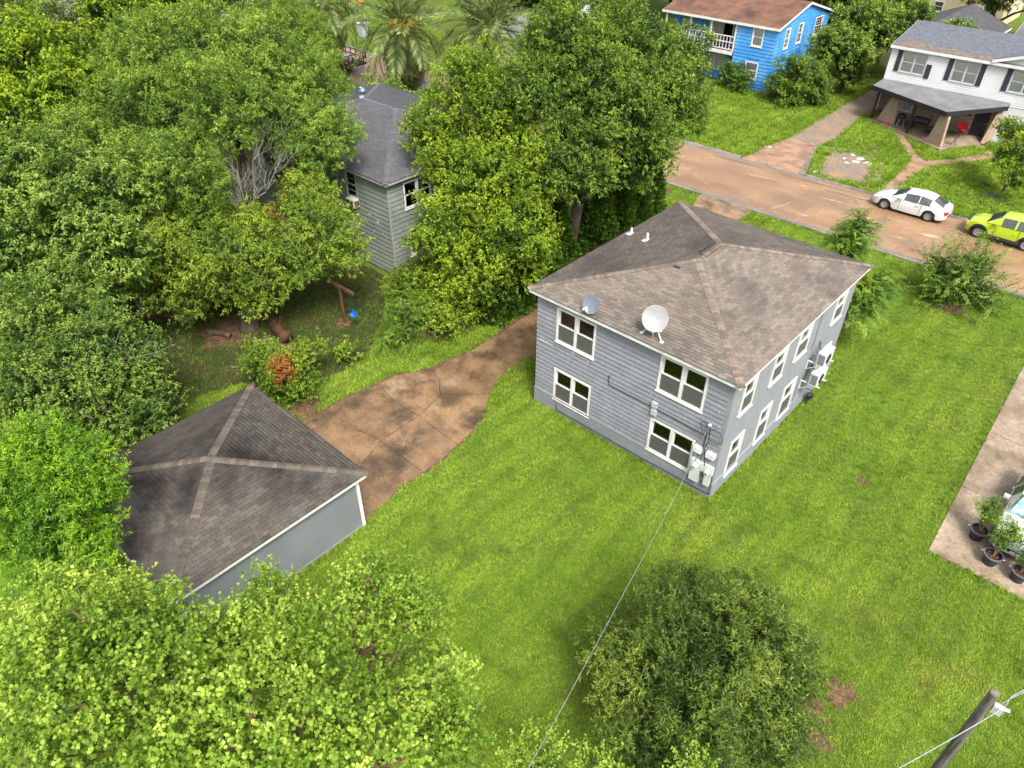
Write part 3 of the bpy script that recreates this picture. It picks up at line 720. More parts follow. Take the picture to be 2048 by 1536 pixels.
# outdoor air-conditioning units on wall brackets
def ac_unit(label, y, z):
    t = thing('air_conditioner', label, 'air conditioner', (0, y, z), group='outdoor air conditioners on the side wall')
    W, Dp, H = .84, .32, .56; g = .36
    obj('housing', MB().box(g, g + Dp, 0, W, 0, H), WHITE, t)
    obj('lid', MB().box(g - .012, g + Dp + .012, -.012, W + .012, H, H + .025), WHITE, t)
    obj('fan_grille', MB().lathe([(.23, 0), (.23, .02), (.20, .02), (.20, .005), (.17, .005), (.17, .02), (.14, .02), (.14, .005), (.10, .005), (.10, .02), (.06, .02), (.001, .02)], 24, 'x', (g + Dp, .34, .28)), DARKM, t)
    co = obj('coil', MB().box(g + .03, g + Dp - .03, -.006, -.001, .05, H - .05), DARKM, t)
    fin = MB()
    for k in range(8): fin.box(g + .03, g + Dp - .03, -.011, -.007, .07 + k * .057, .085 + k * .057)
    obj('fin', fin, STEEL, co)
    for yy in (.1, W - .1):
        br = MB().box(.0, g + Dp + .12, yy - .025, yy + .025, -.045, -.004).box(0.0, .03, yy - .024, yy + .024, -.45, -.046)
        br.tube([(.02, yy, -.43), (g + .2, yy, -.04)], .014, 5); obj('bracket', br, WHITE, t)
    hose = [(g + .1, W, .2), (g + .05, W + .12, .12), (.18, W + .16, .10), (.06, W + .1, .2), (.05, W + .02, .55)]
    obj('pipe', MB().tube(hose, .022, 6), BLACKR, t)
    return t
ac_unit('upper white air conditioner unit on brackets on the side wall', 6.95, 2.72)
ac_unit('lower white air conditioner unit on brackets on the side wall', 6.85, 1.75)
obj('conduit', MB().box(0.0, 0.06, 6.98, 7.06, 3.35, 5.5), GREYW, house)
obj('conduit', MB().box(0.0, 0.05, 6.60, 6.66, 0.25, 2.1), GREYW, house)
gm = thing('gas_meter', 'black gas meter with pipes at the foot of the side wall', 'gas meter', (.25, 8.0, 0))
obj('riser', MB().tube([(0, -.15, 0), (0, -.15, .55), (0, .1, .62), (-.2, .1, .62)], .025, 6), DARKM, gm)
obj('meter_body', MB().box(-.1, .1, -.08, .16, .25, .5).lathe([(.001, -.02), (.09, -.02), (.09, .04), (.001, .04)], 14, 'x', (.12, .04, .38)), DARKM, gm)
obj('regulator', MB().lathe([(.001, -.03), (.09, -.02), (.11, 0), (.09, .02), (.001, .03)], 14, 'z', (0, -.15, .58)), DARKM, gm)

# electricity meters, junction boxes, mast and cables on the rear wall
def cable(name, label, pts, r, m, sub=6):
    P = [Vector(p) for p in pts]; out = []
    for i in range(len(P) - 1):
        p0, p1, p2, p3 = P[max(0, i - 1)], P[i], P[i + 1], P[min(len(P) - 1, i + 2)]
        for k in range(sub):
            t = k / sub
            out.append(.5 * ((2 * p1) + (p2 - p0) * t + (2 * p0 - 5 * p1 + 4 * p2 - p3) * t * t + (3 * p1 - p0 - 3 * p2 + p3) * t ** 3))
    out.append(P[-1])
    return tag(obj(name, MB().tube(out, r, 5), m, smooth=True), label, 'cable')
MBOX = mat('meter_grey', (0.52, 0.57, 0.56), (0.46, 0.51, 0.50), 4, .5, .4, stain=(.35, .36, .33), sscale=3, samt=.3)
mt = thing('electric_meter', 'pale grey twin electric meter cabinet beside the lower rear window', 'electric meter', (0, 0, 0))
yb = -.05
obj('cabinet', MB().box(-.92, -.02, yb - .14, yb, 1.30, 1.66), MBOX, mt)
obj('panel_box', MB().box(-.88, -.50, yb - .15, yb, .66, 1.30 - .003), MBOX, mt)
obj('panel_box', MB().box(-.30, -.06, yb - .13, yb, .72, 1.30 - .003), MBOX, mt)
for x in (-.72, -.20):
    d = obj('meter_dial', MB().lathe([(.10, 0), (.10, -.10), (.085, -.14), (.001, -.15)], 18, 'y', (x, yb - .14, 1.44)), WHITE, mt, angle=40)
    obj('dial_face', MB().box(x - .05, x + .05, yb - .297, yb - .292, 1.42, 1.47), DARKM, d)
for i, (a, b, c, d) in enumerate(((-.93, -.60, 2.02, 2.28), (-.42, -.08, 2.04, 2.28))):
    bx = thing('disconnect_box', ('white disconnect box above the meter cabinet, nearer the window', 'white disconnect box above the meter cabinet, nearer the corner')[i], 'junction box', (a, 0, c), group='disconnect boxes on the rear wall')
    obj('cover', MB().box(0, b - a, yb - .17, yb + .02, .03, d - c), WHITE, bx); obj('base', MB().box(.03, b - a - .03, yb - .11, yb + .02, -.03, .027), MBOX, bx)
for i, (x, z) in enumerate(((-2.82, 3.07), (-2.80, 2.72))):
    bx = thing('junction_box', ('upper grey junction box between the rear windows', 'lower grey junction box between the rear windows')[i], 'junction box', (x, 0, z), group='junction boxes on the rear wall')
    obj('cover', MB().box(-.11, .11, -.12, -.02, -.12, .12), STEEL, bx); obj('base', MB().box(-.07, .07, -.10, -.02, -.17, -.122), STEEL, bx)
ma = thing('service_mast', 'grey electric service mast with a white weatherhead on the rear wall', 'mast', (-.53, -.10, 1.66))
obj('pipe', MB().tube([(0, 0, 0), (0, 0, 1.72)], .032, 8), STEEL, ma)
obj('weatherhead', MB().tube([(0, .0, 1.70), (0, -.02, 1.82), (0, -.12, 1.86)], [.05, .06, .045], 8), WHITE, ma, smooth=True)
cable('wall_cable', 'black cable running along the rear wall to the mast', [(-4.95, -.05, 3.35), (-4.93, -.06, 3.0), (-4.7, -.06, 2.9), (-2.93, -.06, 2.92), (-1.7, -.06, 2.9), (-.6, -.12, 2.92)], .014, BLACKR)
cable('wall_cable', 'black cable running low along the skirt of the rear wall', [(-7.42, -.08, .48), (-7.40, -.08, .28), (-7.1, -.08, .22), (-5.78, -.08, .24), (-3.5, -.08, .22), (-1.9, -.08, .26), (-.15, -.08, .3), (.0, -.1, .5), (-.02, -.1, 1.25)], .014, BLACKR)
cable('wall_cable', 'black cable looped beside the service mast', [(-.55, -.15, 3.4), (-.8, -.16, 3.5), (-.85, -.16, 3.3), (-.6, -.15, 2.9), (-.1, -.15, 2.85), (.05, -.14, 3.05), (-.1, -.15, 3.35), (-.4, -.15, 3.35), (-.55, -.15, 2.9), (-.62, -.15, 2.2), (-.75, -.2, 1.66)], .012, BLACKR)
cable('wall_cable', 'black cable hanging from the mast to the meters', [(-.5, -.15, 3.4), (-.45, -.15, 2.9), (-.5, -.16, 2.3), (-.35, -.2, 1.66)], .016, BLACKR)
WIREM = mat('dull_wire', (.30, .31, .32), (.22, .225, .23), 6, .6, .3)
cable('service_wire', 'thin silver service wire swooping from the mast over the lawn', [(-.53, -.22, 3.5), (.9, -5.0, 4.62), (2.28, -9.75, 6.15), (3.7, -14.5, 8.0), (4.9, -18.6, 9.8)], .0065, WIREM, 14)
cable('service_wire', 'second thin grey wire beside the service wire over the lawn', [(-.56, -.22, 3.45), (0.6, -5.0, 4.3), (1.7, -9.75, 5.7), (2.9, -14.5, 7.6), (3.9, -18.6, 9.5)], .003, DARKM, 14)

# ------------------------------------------------------------------ the detached garage
gar = thing('garage', 'grey detached garage with a weathered pyramid shingle roof', 'garage')
GARW = mat('garage_wall_paint', (0.175, 0.187, 0.198), (0.158, 0.169, 0.179), 1.0, .65, .3, stain=(.13, .135, .135), sscale=.8, samt=.35, bump=.12, bscale=30)  # darker grey than the house side wall
gx0, gx1, gy0, gy1 = -15.15, -8.5, -16.15, -9.6
EXCL.append([(gx0, gy0), (gx1, gy0), (gx1, gy1), (gx0, gy1)])
for M, L, m_ in ((wall_matrix((gx0, gy0, 0), (1, 0), (0, -1)), gx1 - gx0, GARW), (wall_matrix((gx1, gy0, 0), (0, 1), (1, 0)), gy1 - gy0, GARW), (wall_matrix((gx0, gy1, 0), (0, -1), (-1, 0)), gy1 - gy0, GARW)):
    solid_wall(gar, M, 0, L, 0, 2.48, [], .12, m_)
Mg = wall_matrix((gx1, gy1, 0), (-1, 0), (0, 1))
solid_wall(gar, Mg, .12, gx1 - gx0 - .12, 0, 2.48, [(.6, 3.0, -1, 2.1), (3.5, 5.9, -1, 2.1)], .12, GREYW)
for a in (.6, 3.5):
    dr = obj('garage_door', MB().box(a, a + 2.4, -.08, -.05, 0.03, 2.1), WHITE, gar, Mg)
    for k in range(4): obj('panel', MB().box(a + .05, a + 2.35, -.05, -.03, .06 + k * .51, .53 + k * .51), WHITE, dr)
for M, L in ((wall_matrix((gx1, gy0, 0), (0, 1), (1, 0)), gy1 - gy0),):
    obj('corner_board', MB().box(L - .10, L + .025, 0, .028, .04, 2.45), WHITE, gar, M)
    obj('corner_board', MB().box(-.02, .09, 0, .028, .04, 2.45), WHITE, gar, M)
    obj('sill_strip', MB().box(.1, L - .1, 0, .02, .03, .12), GREYW, gar, M)
hip_roof(gar, -15.42, -8.24, -16.42, -9.33, 2.62, 3.47, SHGAR, CAPGAR, mat('roof_deck', (0.05, 0.042, 0.037)), singles=300, seed=9)
fascia(gar, -15.42, -8.24, -16.42, -9.33, 2.46, 2.592, WHITE)

# ------------------------------------------------------------------ neighbouring houses
def gable_roof(parent, x0, x1, y0, y1, ze, zr, m, tm, along='x', th=0.10, ze2=None):
    """two slopes with thickness, white rake and eave boards"""
    ze2 = ze if ze2 is None else ze2; ym = (y0 + y1) / 2; out = []
    for ya, yb_, za in ((y0, ym, ze), (y1, ym, ze2)):
        P = [(x0, ya, za), (x1, ya, za), (x1, yb_, zr), (x0, yb_, zr)]
        if along == 'y': P = [(p[1], p[0], p[2]) for p in P]
        vs = P + [(p[0], p[1], p[2] - th) for p in P]
        out.append(obj('roof_slope', MB().add(vs, [(0, 1, 2, 3), (7, 6, 5, 4), (0, 4, 5, 1), (1, 5, 6, 2), (2, 6, 7, 3), (3, 7, 4, 0)]), m, parent))
        e = MB()
        q = [(x0, ya, za), (x1, ya, za)]
        s = -1 if ya < yb_ else 1
        for xx in (x0, x1):
            k = .03 if xx == x1 else -.03
            w_ = [(xx, ya, za - .02), (xx + k, ya, za - .02), (xx + k, yb_, zr - .02), (xx, yb_, zr - .02), (xx, ya, za - .2), (xx + k, ya, za - .2), (xx + k, yb_, zr - .2), (xx, yb_, zr - .2)]
            if along == 'y': w_ = [(p[1], p[0], p[2]) for p in w_]
            obj('rake_board', MB().add(w_, [(0, 1, 2, 3), (4, 5, 1, 0), (5, 6, 2, 1), (6, 7, 3, 2), (7, 4, 0, 3), (7, 6, 5, 4)]), tm, parent)
        w_ = (x0, x1, min(ya, ya + s * .03), max(ya, ya + s * .03), za - .22, za - .015)
        if along == 'y': w_ = (w_[2], w_[3], w_[0], w_[1], w_[4], w_[5])
        obj('eave_board', MB().box(*w_), tm, parent)
    return out

# --- grey-green house behind the trees
GGP = mat('faded_green_siding', (0.215, 0.235, 0.200), (0.175, 0.200, 0.178), 0.9, .75, .25, objrnd=.18, stain=(0.105, 0.145, 0.145), sscale=.35, samt=.85, sdetail=4)
gg = thing('green_grey_house', 'faded green-grey two-storey house with slate grey hip roof between the trees', 'house')
ggx0, ggx1, ggy0, ggy1 = -34.8, -21.5, 2.94, 13.4
EXCL.append([(ggx0, ggy0), (ggx1, ggy0), (ggx1, ggy1), (ggx0, ggy1)])
Ma = wall_matrix((ggx0, ggy0, 0), (1, 0), (0, -1)); Mb = wall_matrix((ggx1, ggy0, 0), (0, 1), (1, 0))
oa = [(9.75, 10.72, 3.75, 5.25), (4.0, 5.6, 3.75, 5.2), (4.0, 5.6, .8, 2.3)]; ob_ = [(1.05, 3.0, 3.62, 5.12), (1.2, 3.1, .8, 2.4), (6.5, 8.2, 3.65, 5.1)]
solid_wall(gg, Ma, 0, ggx1 - ggx0 - .14, .05, 5.4, oa, .14, GGP); solid_wall(gg, Mb, 0, ggy1 - ggy0, .05, 5.4, ob_, .14, GGP)
solid_wall(gg, wall_matrix((ggx1, ggy1, 0), (-1, 0), (0, 1)), .14, ggx1 - ggx0, .05, 5.4, [], .14, GGP)
solid_wall(gg, wall_matrix((ggx0, ggy1, 0), (0, -1), (-1, 0)), .14, ggy1 - ggy0 - .14, .05, 5.4, [], .14, GGP)
siding(gg, Ma, 0.0, ggx1 - ggx0 - .05, .1, 5.4, .27, oa, 'green', GGP); siding(gg, Mb, 0.05, ggy1 - ggy0, .1, 5.4, .27, ob_, 'green', GGP)
obj('corner_board', MB().box(-.035, .05, 0, .036, .05, 5.4), mat('pale_green_trim', (.27, .28, .24), None, 3, .7), gg, Mb)
GTR = mat('weathered_trim', (.33, .33, .28), (.24, .24, .2), 3, .8)
for o in oa: make_window(gg, Ma, *o, units=1, trim=.08, fm=GTR, lower='none', grid=(1, 2))
for i, o in enumerate(ob_): make_window(gg, Mb, *o, units=2, trim=.08, fm=WHITE, lower='none', grid=(1, 1))
obj('room_floor', MB().box(ggx0 + .2, ggx1 - .2, ggy0 + .2, ggy1 - .2, 2.8, 3.0), FLOORI, gg)
obj('room_partition', MB().box(ggx0 + .2, ggx1 - .2, 7.5, 7.6, 0, 5.4), INNER, gg)
hip_roof(gg, ggx0 - .3, ggx1 + .3, ggy0 - .3, ggy1 + .3, 5.55, 6.85, SHGREY, mat('slate_cap', (0.085, 0.083, 0.094), (.115, .113, .126), 10, .9, .2, objrnd=.4), mat('roof_deck', (0.05, 0.042, 0.037)), singles=0, seed=4, tab=.333, expo=.15)
fascia(gg, ggx0 - .3, ggx1 + .3, ggy0 - .3, ggy1 + .3, 5.38, 5.52, GTR)
wac = thing('window_air_conditioner', 'rusty white window air conditioner on the green-grey house', 'air conditioner', (-24.35, ggy0, 3.62))
obj('case', MB().box(-.33, .33, -.42, .05, -.22, .22), WHITE, wac); obj('grille', MB().box(-.27, .27, -.435, -.421, -.17, .17), DARKM, wac)
rs = mat('rust', (.22, .075, .025), (.12, .045, .02), 6, .9); obj('rust_plate', MB().box(.331, .338, -.36, -.05, -.18, .14), rs, wac)
def turbine(label, loc):
    t = thing('turbine_vent', label, 'roof vent', loc, group='turbine vents on the slate roof')
    obj('neck', MB().lathe([(.17, -.1), (.17, .22), (.001, .22)], 14), STEEL, t, angle=40)
    n = 16; mb = MB()
    for k in range(n):
        a0 = 2 * math.pi * k / n; pts = []
        for j in range(7):
            ph = math.pi * j / 6; r = .12 + .16 * math.sin(ph); z = .24 + .40 * j / 6
            pts.append((r, z))
        vs = []
        for r, z in pts:
            for da, rr_ in ((0, 0), (.30, .03)): vs.append(((r + rr_) * math.cos(a0 + da), (r + rr_) * math.sin(a0 + da), z))
        mb.add(vs, [(2 * j, 2 * j + 1, 2 * j + 3, 2 * j + 2) for j in range(6)])
    obj('vane', mb, mat('blue_grey_metal', (.16, .22, .30), (.12, .17, .24), 6, .4, .5, metal=.5), t)
    obj('cap', MB().lathe([(.14, .64), (.10, .69), (.001, .70)], 14), mat('blue_grey_metal', (.16, .22, .30)), t, angle=40)
turbine('turbine vent near the close end of the slate roof ridge', (-24.9, 8.3, 6.5))
turbine('turbine vent at the far end of the slate roof ridge', (-30.0, 8.3, 6.75))
SCAR = mat('scraped_paint', (.55, .55, .5), (.4, .4, .36), 9, .9)
for i, (x, z, r) in enumerate(((-22.55, 3.0, .13), (-23.2, 3.25, .10), (-23.9, 3.3, .06), (-22.2, 2.4, .07), (-22.9, 2.0, .06), (-23.3, 5.0, .05))):
    P = blob(x, z, r, 40 + i, 9, 1, 1.3)
    obj('paint_scar', MB().add([(p[0], ggy0 - .0375, p[1]) for p in P], [tuple(range(len(P)))]), SCAR, gg)

# --- bright blue house
BLUE = mat('bright_blue_paint', (0.045, 0.225, 0.57), (0.060, 0.280, 0.62), .8, .6, .3, objrnd=.12, stain=(.17, .36, .58), sscale=.45, samt=.75, grain=.12, gscale=4)
DBLUE = BLUE
BROWNR = mat('rusty_brown_roof', (.165, .085, .055), (.115, .062, .043), 1.2, .9, .2, stain=(.035, .025, .022), sscale=.35, samt=.75, bump=.3, bscale=20, stretch=(1, 1, 1))
bl = thing('blue_house', 'bright blue two-storey house with a white railed balcony and rusty brown roof', 'house')
bx0, bx1, by0, by1, byr = -34.0, -22.4, 48.41, 59.2, 49.9
EXCL.append([(bx0, by0), (bx1, by0), (bx1, by1), (bx0, by1)])
Mfr = wall_matrix((bx0, by0, 0), (1, 0), (0, -1)); Mre = wall_matrix((bx0, byr, 0), (1, 0), (0, -1)); Msd = wall_matrix((bx1, by0, 0), (0, 1), (1, 0))
o1 = [(9.26, 10.36, 3.80, 5.40), (9.1, 10.4, 1.0, 2.5)]; o2 = [(3.9, 6.3, .8, 2.42), (4.0, 6.6, 3.05, 5.05), (1.0, 2.1, 4.1, 5.1)]
o3 = [(1.68, 2.58, 3.55, 5.27), (4.25, 5.22, 3.6, 5.37), (7.8, 9.55, 3.72, 5.35), (4.2, 5.2, .9, 2.5)]
solid_wall(bl, Mfr, 7.68, bx1 - bx0 - .14, 0, 5.45, o1, .14, BLUE); solid_wall(bl, Mre, 0, 7.68, 0, 5.45, o2, .14, DBLUE); solid_wall(bl, Msd, 0, by1 - by0, 0, 5.5, o3, .14, BLUE)
obj('wall', MB().box(7.68, 7.80, -1.49, -.14, 0, 5.45), BLUE, bl, Mfr)
obj('wall', MB().box(bx0, bx0 + .12, byr + .14, by1, 0, 5.45).box(bx0 + .12, bx1 - .14, by1 - .14, by1, 0, 5.45), BLUE, bl)
obj('gable_wall', MB().add([(bx1 - .14, by0, 5.5), (bx1 - .14, by1, 5.62), (bx1 - .14, 54.0, 6.85), (bx1, by0, 5.5), (bx1, by1, 5.62), (bx1, 54.0, 6.85)], [(2, 1, 0), (3, 4, 5), (0, 1, 4, 3), (1, 2, 5, 4), (2, 0, 3, 5)]), BLUE, bl)
siding(bl, Mfr, 7.70, bx1 - bx0, .1, 5.45, .30, o1, 'blue', BLUE); siding(bl, Msd, 0.03, by1 - by0, .1, 5.5, .30, o3, 'blue', BLUE)
for i in range(4):
    z0, z1 = 5.5 + i * .3, 5.5 + (i + 1) * .3; f0 = (z1 - 5.45) / 1.42; a = f0 * 5.4; b = 10.79 - f0 * 5.4
    if b > a: siding(bl, Msd, a, b, z0, z1, .3, [], 'blue', BLUE)
for o in o1: make_window(bl, Mfr, *o, units=1, trim=.10, lower='blind', proud=.06)
make_window(bl, Mre, *o2[0], units=2, trim=.09, lower='blind'); make_window(bl, Mre, *o2[2], units=1, trim=.08, lower='blind')
for o in o3[:2]: make_window(bl, Msd, *o, units=1, trim=.09, lower='blind', grid=(2, 2), proud=.06)
make_window(bl, Msd, *o3[2], units=1, trim=.09, lower='blind', grid=(3, 3), proud=.06); make_window(bl, Msd, *o3[3], units=1, trim=.09, lower='blind')
# sliding balcony door with a curtain
dfr = obj('door_frame', MB().box(4.0, 4.1, -.1, .04, 3.05, 5.05).box(6.5, 6.6, -.1, .04, 3.05, 5.05).box(4.1, 6.5, -.1, .04, 4.95, 5.05), WHITE, bl, Mre)
mb = MB(); n = 30
mb.add([(4.12 + 1.4 * i / n, -.12 + .035 * math.sin(i * 1.7), z) for i in range(n + 1) for z in (3.08, 4.94)], [(2 * i, 2 * i + 1, 2 * i + 3, 2 * i + 2) for i in range(n)])
obj('curtain', mb, BLIND, dfr); obj('pane', MB().box(4.1, 5.6, -.07, -.06, 3.06, 4.95), GLASS, dfr)
obj('room_floor', MB().box(bx0 + .2, bx1 - .2, byr + .2, by1 - .2, 2.8, 3.0), FLOORI, bl)
# balcony
DECKM = mat('brown_deck_paint', (.16, .075, .05), (.11, .055, .04), 2, .8)
for k in range(9): obj('deck_board', MB().box(bx0 - .05, -26.36, by0 - .1 + k * .175, by0 - .1 + k * .175 + .165, 2.98, 3.02), DECKM, bl)
obj('deck_beam', MB().box(bx0 - .05, -26.36, by0 - .15, by0 - .105, 2.72, 3.03), WHITE, bl); obj('balcony_ceiling', MB().box(bx0, -26.4, by0, byr, 2.85, 2.9), BLUE, bl)
for x in (-33.9, -31.22, -28.98, -26.42):
    obj('post', MB().box(x - .07, x + .07, by0 - .07, by0 + .07, 3.025, 5.34), WHITE, bl)
    if x < -30: obj('post', MB().box(x - .07, x + .07, by0 - .07, by0 + .07, 0, 2.715), WHITE, bl)
for z in (3.12, 3.72, 4.22): obj('rail', MB().box(bx0, -26.35, by0 - .05, by0 + .02, z, z + .075), WHITE, bl)
bal = MB().box(-.03, .03, -.035, .005, 3.196, 4.219).mesh('baluster'); bal.materials.append(WHITE)
x = -33.55
while x < -26.6:
    o = bpy.data.objects.new('baluster', bal); COL.objects.link(o); o.parent = bl; o.location = (x, by0, 0); x += .335
gable_roof(bl, bx0 - .35, bx1 + .25, by0 - .25, by1 + .3, 5.62, 7.05, BROWNR, WHITE)
obj('eave_beam', MB().box(bx0 - .3, bx1 + .1, by0 - .08, by0 + .08, 5.345, 5.46), WHITE, bl)

# --- white house with the brick porch
WSID = mat('white_vinyl_siding', (.58, .59, .60), (.52, .53, .54), 1.0, .5, .3, objrnd=.08, stain=(.48, .47, .44), sscale=.5, samt=.3)
BRICK = mat('tan_brick', (.40, .30, .22), (.31, .225, .165), 3, .9, .2, stain=(.22, .16, .12), sscale=1.2, samt=.6)
SLATE = mat('blue_slate_shingle', (.052, .060, .080), (.110, .118, .138), 7, .85, .25, stain=(.17, .175, .19), sscale=6.0, samt=.5, stretch=(.5, 1.6, 1), bump=.3, bscale=30)
WORN = mat('worn_brown_eave_shingle', (.17, .13, .105), (.10, .08, .07), 3, .9, .2)
SHUT = mat('charcoal_shutter', (.035, .038, .048), (.028, .03, .04), 4, .6)
TARP = mat('grey_porch_roofing', (.165, .165, .172), (.128, .128, .134), 1.0, .85, .25, stain=(.07, .07, .075), sscale=.8, samt=.5)
BLACKT = mat('black_trim', (.022, .022, .026), (.016, .016, .02), 5, .5)
wh = thing('white_house', 'white sided two-storey house with slate roof and a low angular brick porch', 'house')
wx0, wx1, wy = -12.75, 4.0, 49.29
EXCL.append([(wx0, wy), (wx1, wy), (wx1, 60), (wx0, 60)]); EXCL.append([(-12.5, 47.6), (-5.6, 44.1), (-3.5, 48.1), (-3.5, 49.4), (-12.5, 49.4)])
Mw = wall_matrix((wx0, wy, 0), (1, 0), (0, -1))
def wu(x): return x - wx0
wo = [(wu(-11.78), wu(-9.85), 3.78, 5.33), (wu(-7.83), wu(-5.97), 3.78, 5.33), (wu(-3.66), wu(-1.7), 3.78, 5.33)]
lo_ = [(wu(-10.85), wu(-9.8), .85, 1.95), (wu(-5.10), wu(-4.0), .16, 2.24)]
solid_wall(wh, Mw, 0, wx1 - wx0, 2.75, 5.6, wo, .14, WSID); solid_wall(wh, Mw, 0, wu(-3.4), 0, 2.745, lo_, .16, BRICK)
solid_wall(wh, wall_matrix((wx0, 59.5, 0), (0, -1), (-1, 0)), 0, 59.5 - wy - .14, 0, 5.6, [], .14, WSID)
obj('wall', MB().box(wx0, wx1, 59.4, 59.5, 0, 5.6).box(wx1 - .12, wx1, wy + .14, 59.4, 0, 5.6), WSID, wh)
siding(wh, Mw, -.01, wx1 - wx0, 2.77, 5.6, .155, wo, 'white', WSID, th=.028)
# ground floor of the wing: garage door bay
solid_wall(wh, Mw, wu(-3.4), wx1 - wx0, 0, 2.745, [(wu(-2.6), wu(3.0), -1, 2.2)], .16, WSID)
gd = obj('garage_door', MB().box(wu(-2.6), wu(3.0), -.1, -.06, 0.03, 2.2), WHITE, wh, Mw)
for k in range(4): obj('panel', MB().box(wu(-2.5), wu(2.9), -.06, -.04, .08 + k * .53, .56 + k * .53), WHITE, gd)
# brick courses on the porch wall and fins
BR = MB().box(0, 1, 0, 1, 0, 1).mesh('brick'); BR.materials.append(mat('tan_brick_piece', (.46, .35, .26), (.38, .28, .205), 3, .9, .2, objrnd=.6))
bs = MB()
rb_ = random.Random(21)
for row in range(32):
    z = .18 + row * .08
    u = -.1 * (row % 2)
    while u < wu(-3.4):
        a, b = max(u, 0), min(u + .205, wu(-3.4)); u += .215
        if b - a < .03 or any(o[0] - .05 < b and o[1] + .05 > a and o[2] - .05 < z + .07 and o[3] + .02 > z for o in lo_): continue
        bs.box(a, b, 0.001, .012 + rb_.uniform(0, .004), z, z + .07)
q = obj('brickwork', bs, MATS['tan_brick_piece'], wh, Mw); q['kind'] = 'stuff'
make_window(wh, Mw, *lo_[0], units=1, trim=.07, lower='blind', grid=(2, 1))
for o in wo:
    make_window(wh, Mw, *o, units=2, trim=.05, lower='blind', fm=mat('pale_grey_frame', (.42, .44, .45), None, 4, .5))
louv = mat('shutter_louver', (.03, .033, .042), (.04, .043, .055), 4, .6)
for (a, b, c, d) in ((-12.2, -11.84, 3.77, 5.38), (-9.77, -9.38, 3.62, 4.68), (-8.27, -7.9, 3.77, 5.38), (-5.92, -5.55, 3.77, 5.38), (-4.08, -3.71, 3.77, 5.38)):
    sh = obj('shutter', MB().box(wu(a), wu(a) + .05, .03, .07, c, d).box(wu(b) - .05, wu(b), .03, .07, c, d).box(wu(a) + .05, wu(b) - .05, .03, .07, c, c + .06).box(wu(a) + .05, wu(b) - .05, .03, .07, d - .06, d).box(wu(a) + .05, wu(b) - .05, .03, .045, c + .06, d - .06), SHUT, wh, Mw)
    lb = MB(); n = int((d - c - .12) / .07)
    for k in range(n): lb.box(wu(a) + .05, wu(b) - .05, .046, .062, c + .07 + k * .07, c + .12 + k * .07)
    obj('louver', lb, louv, sh)
dd = obj('front_door', MB().box(wu(-5.09), wu(-4.01), -.08, .02, .17, 2.23), BLACKT, wh, Mw)
obj('door_bar', MB().box(wu(-5.0), wu(-4.94), .02, .04, .25, 2.15).box(wu(-4.16), wu(-4.10), .02, .04, .25, 2.15).box(wu(-4.94), wu(-4.16), .02, .035, 2.05, 2.12).box(wu(-4.94), wu(-4.16), .02, .035, .28, .35).box(wu(-4.94), wu(-4.16), .02, .035, 1.1, 1.16), DARKM, dd)
obj('door_knob', MB().lathe([(.001, .09), (.035, .08), (.04, .05), (.02, .02)], 10, 'y', (wu(-4.13), 0, 1.2)), STEEL, dd)
obj('letter_box', MB().box(wu(-5.75), wu(-5.35), .012, .13, 1.55, 1.8), BLACKT, wh, Mw)
# roof
gable_roof(wh, wx0 - .12, wx1 + .3, wy - .25, 59.8, 5.70, 6.75, SLATE, WHITE, th=.1)
sl = (6.75 - 5.70) / ((59.8 - wy + .25) / 2)
P = [(-12.85, wy - .25), (-12.0, wy + 1.3), (-11.0, wy + 1.0), (-9.5, wy + .55), (-8.2, wy + .75), (-7.0, wy + .4), (-5.6, wy + .5), (-4.9, wy - .1), (-4.9, wy - .25)]
obj('worn_shingles', MB().add([(p[0], p[1], 5.70 + sl * (p[1] - wy + .25) + .012) for p in P], [tuple(range(len(P)))]), WORN, wh)
# front gable of the wing
obj('gable_wall', MB().add([(-5.1, wy - .05, 5.6), (wx1, wy - .05, 5.6), (wx1, wy - .05, 6.2), (-.6, wy - .05, 7.2), (-5.1, wy - .05, 5.82), (-5.1, wy + .3, 5.6), (-.6, wy + 8, 7.2), (wx1, wy + .3, 6.2)], [(0, 1, 2, 3, 4), (4, 3, 6), (3, 2, 7, 6)]), WSID, wh)
for (xa, za, xb, zb) in ((-5.3, 5.82, -.6, 7.28), (-.6, 7.28, 4.2, 5.80)):
    obj('roof_slope', MB().add([(xa, wy - .3, za), (xb, wy - .3, zb), (xb, wy + 7, zb), (xa, wy + 5, za), (xa, wy - .3, za - .08), (xb, wy - .3, zb - .08), (xb, wy + 7, zb - .08), (xa, wy + 5, za - .08)], [(0, 1, 2, 3), (4, 5, 1, 0), (7, 6, 5, 4), (1, 5, 6, 2), (3, 7, 4, 0)]), SLATE, wh)
    obj('rake_board', MB().add([(xa, wy - .305, za + .01), (xb, wy - .305, zb + .01), (xb, wy - .305, zb - .2), (xa, wy - .305, za - .2), (xa, wy - .34, za + .01), (xb, wy - .34, zb + .01), (xb, wy - .34, zb - .2), (xa, wy - .34, za - .2)], [(4, 7, 6, 5), (0, 4, 5, 1), (3, 2, 6, 7)]), WHITE, wh)
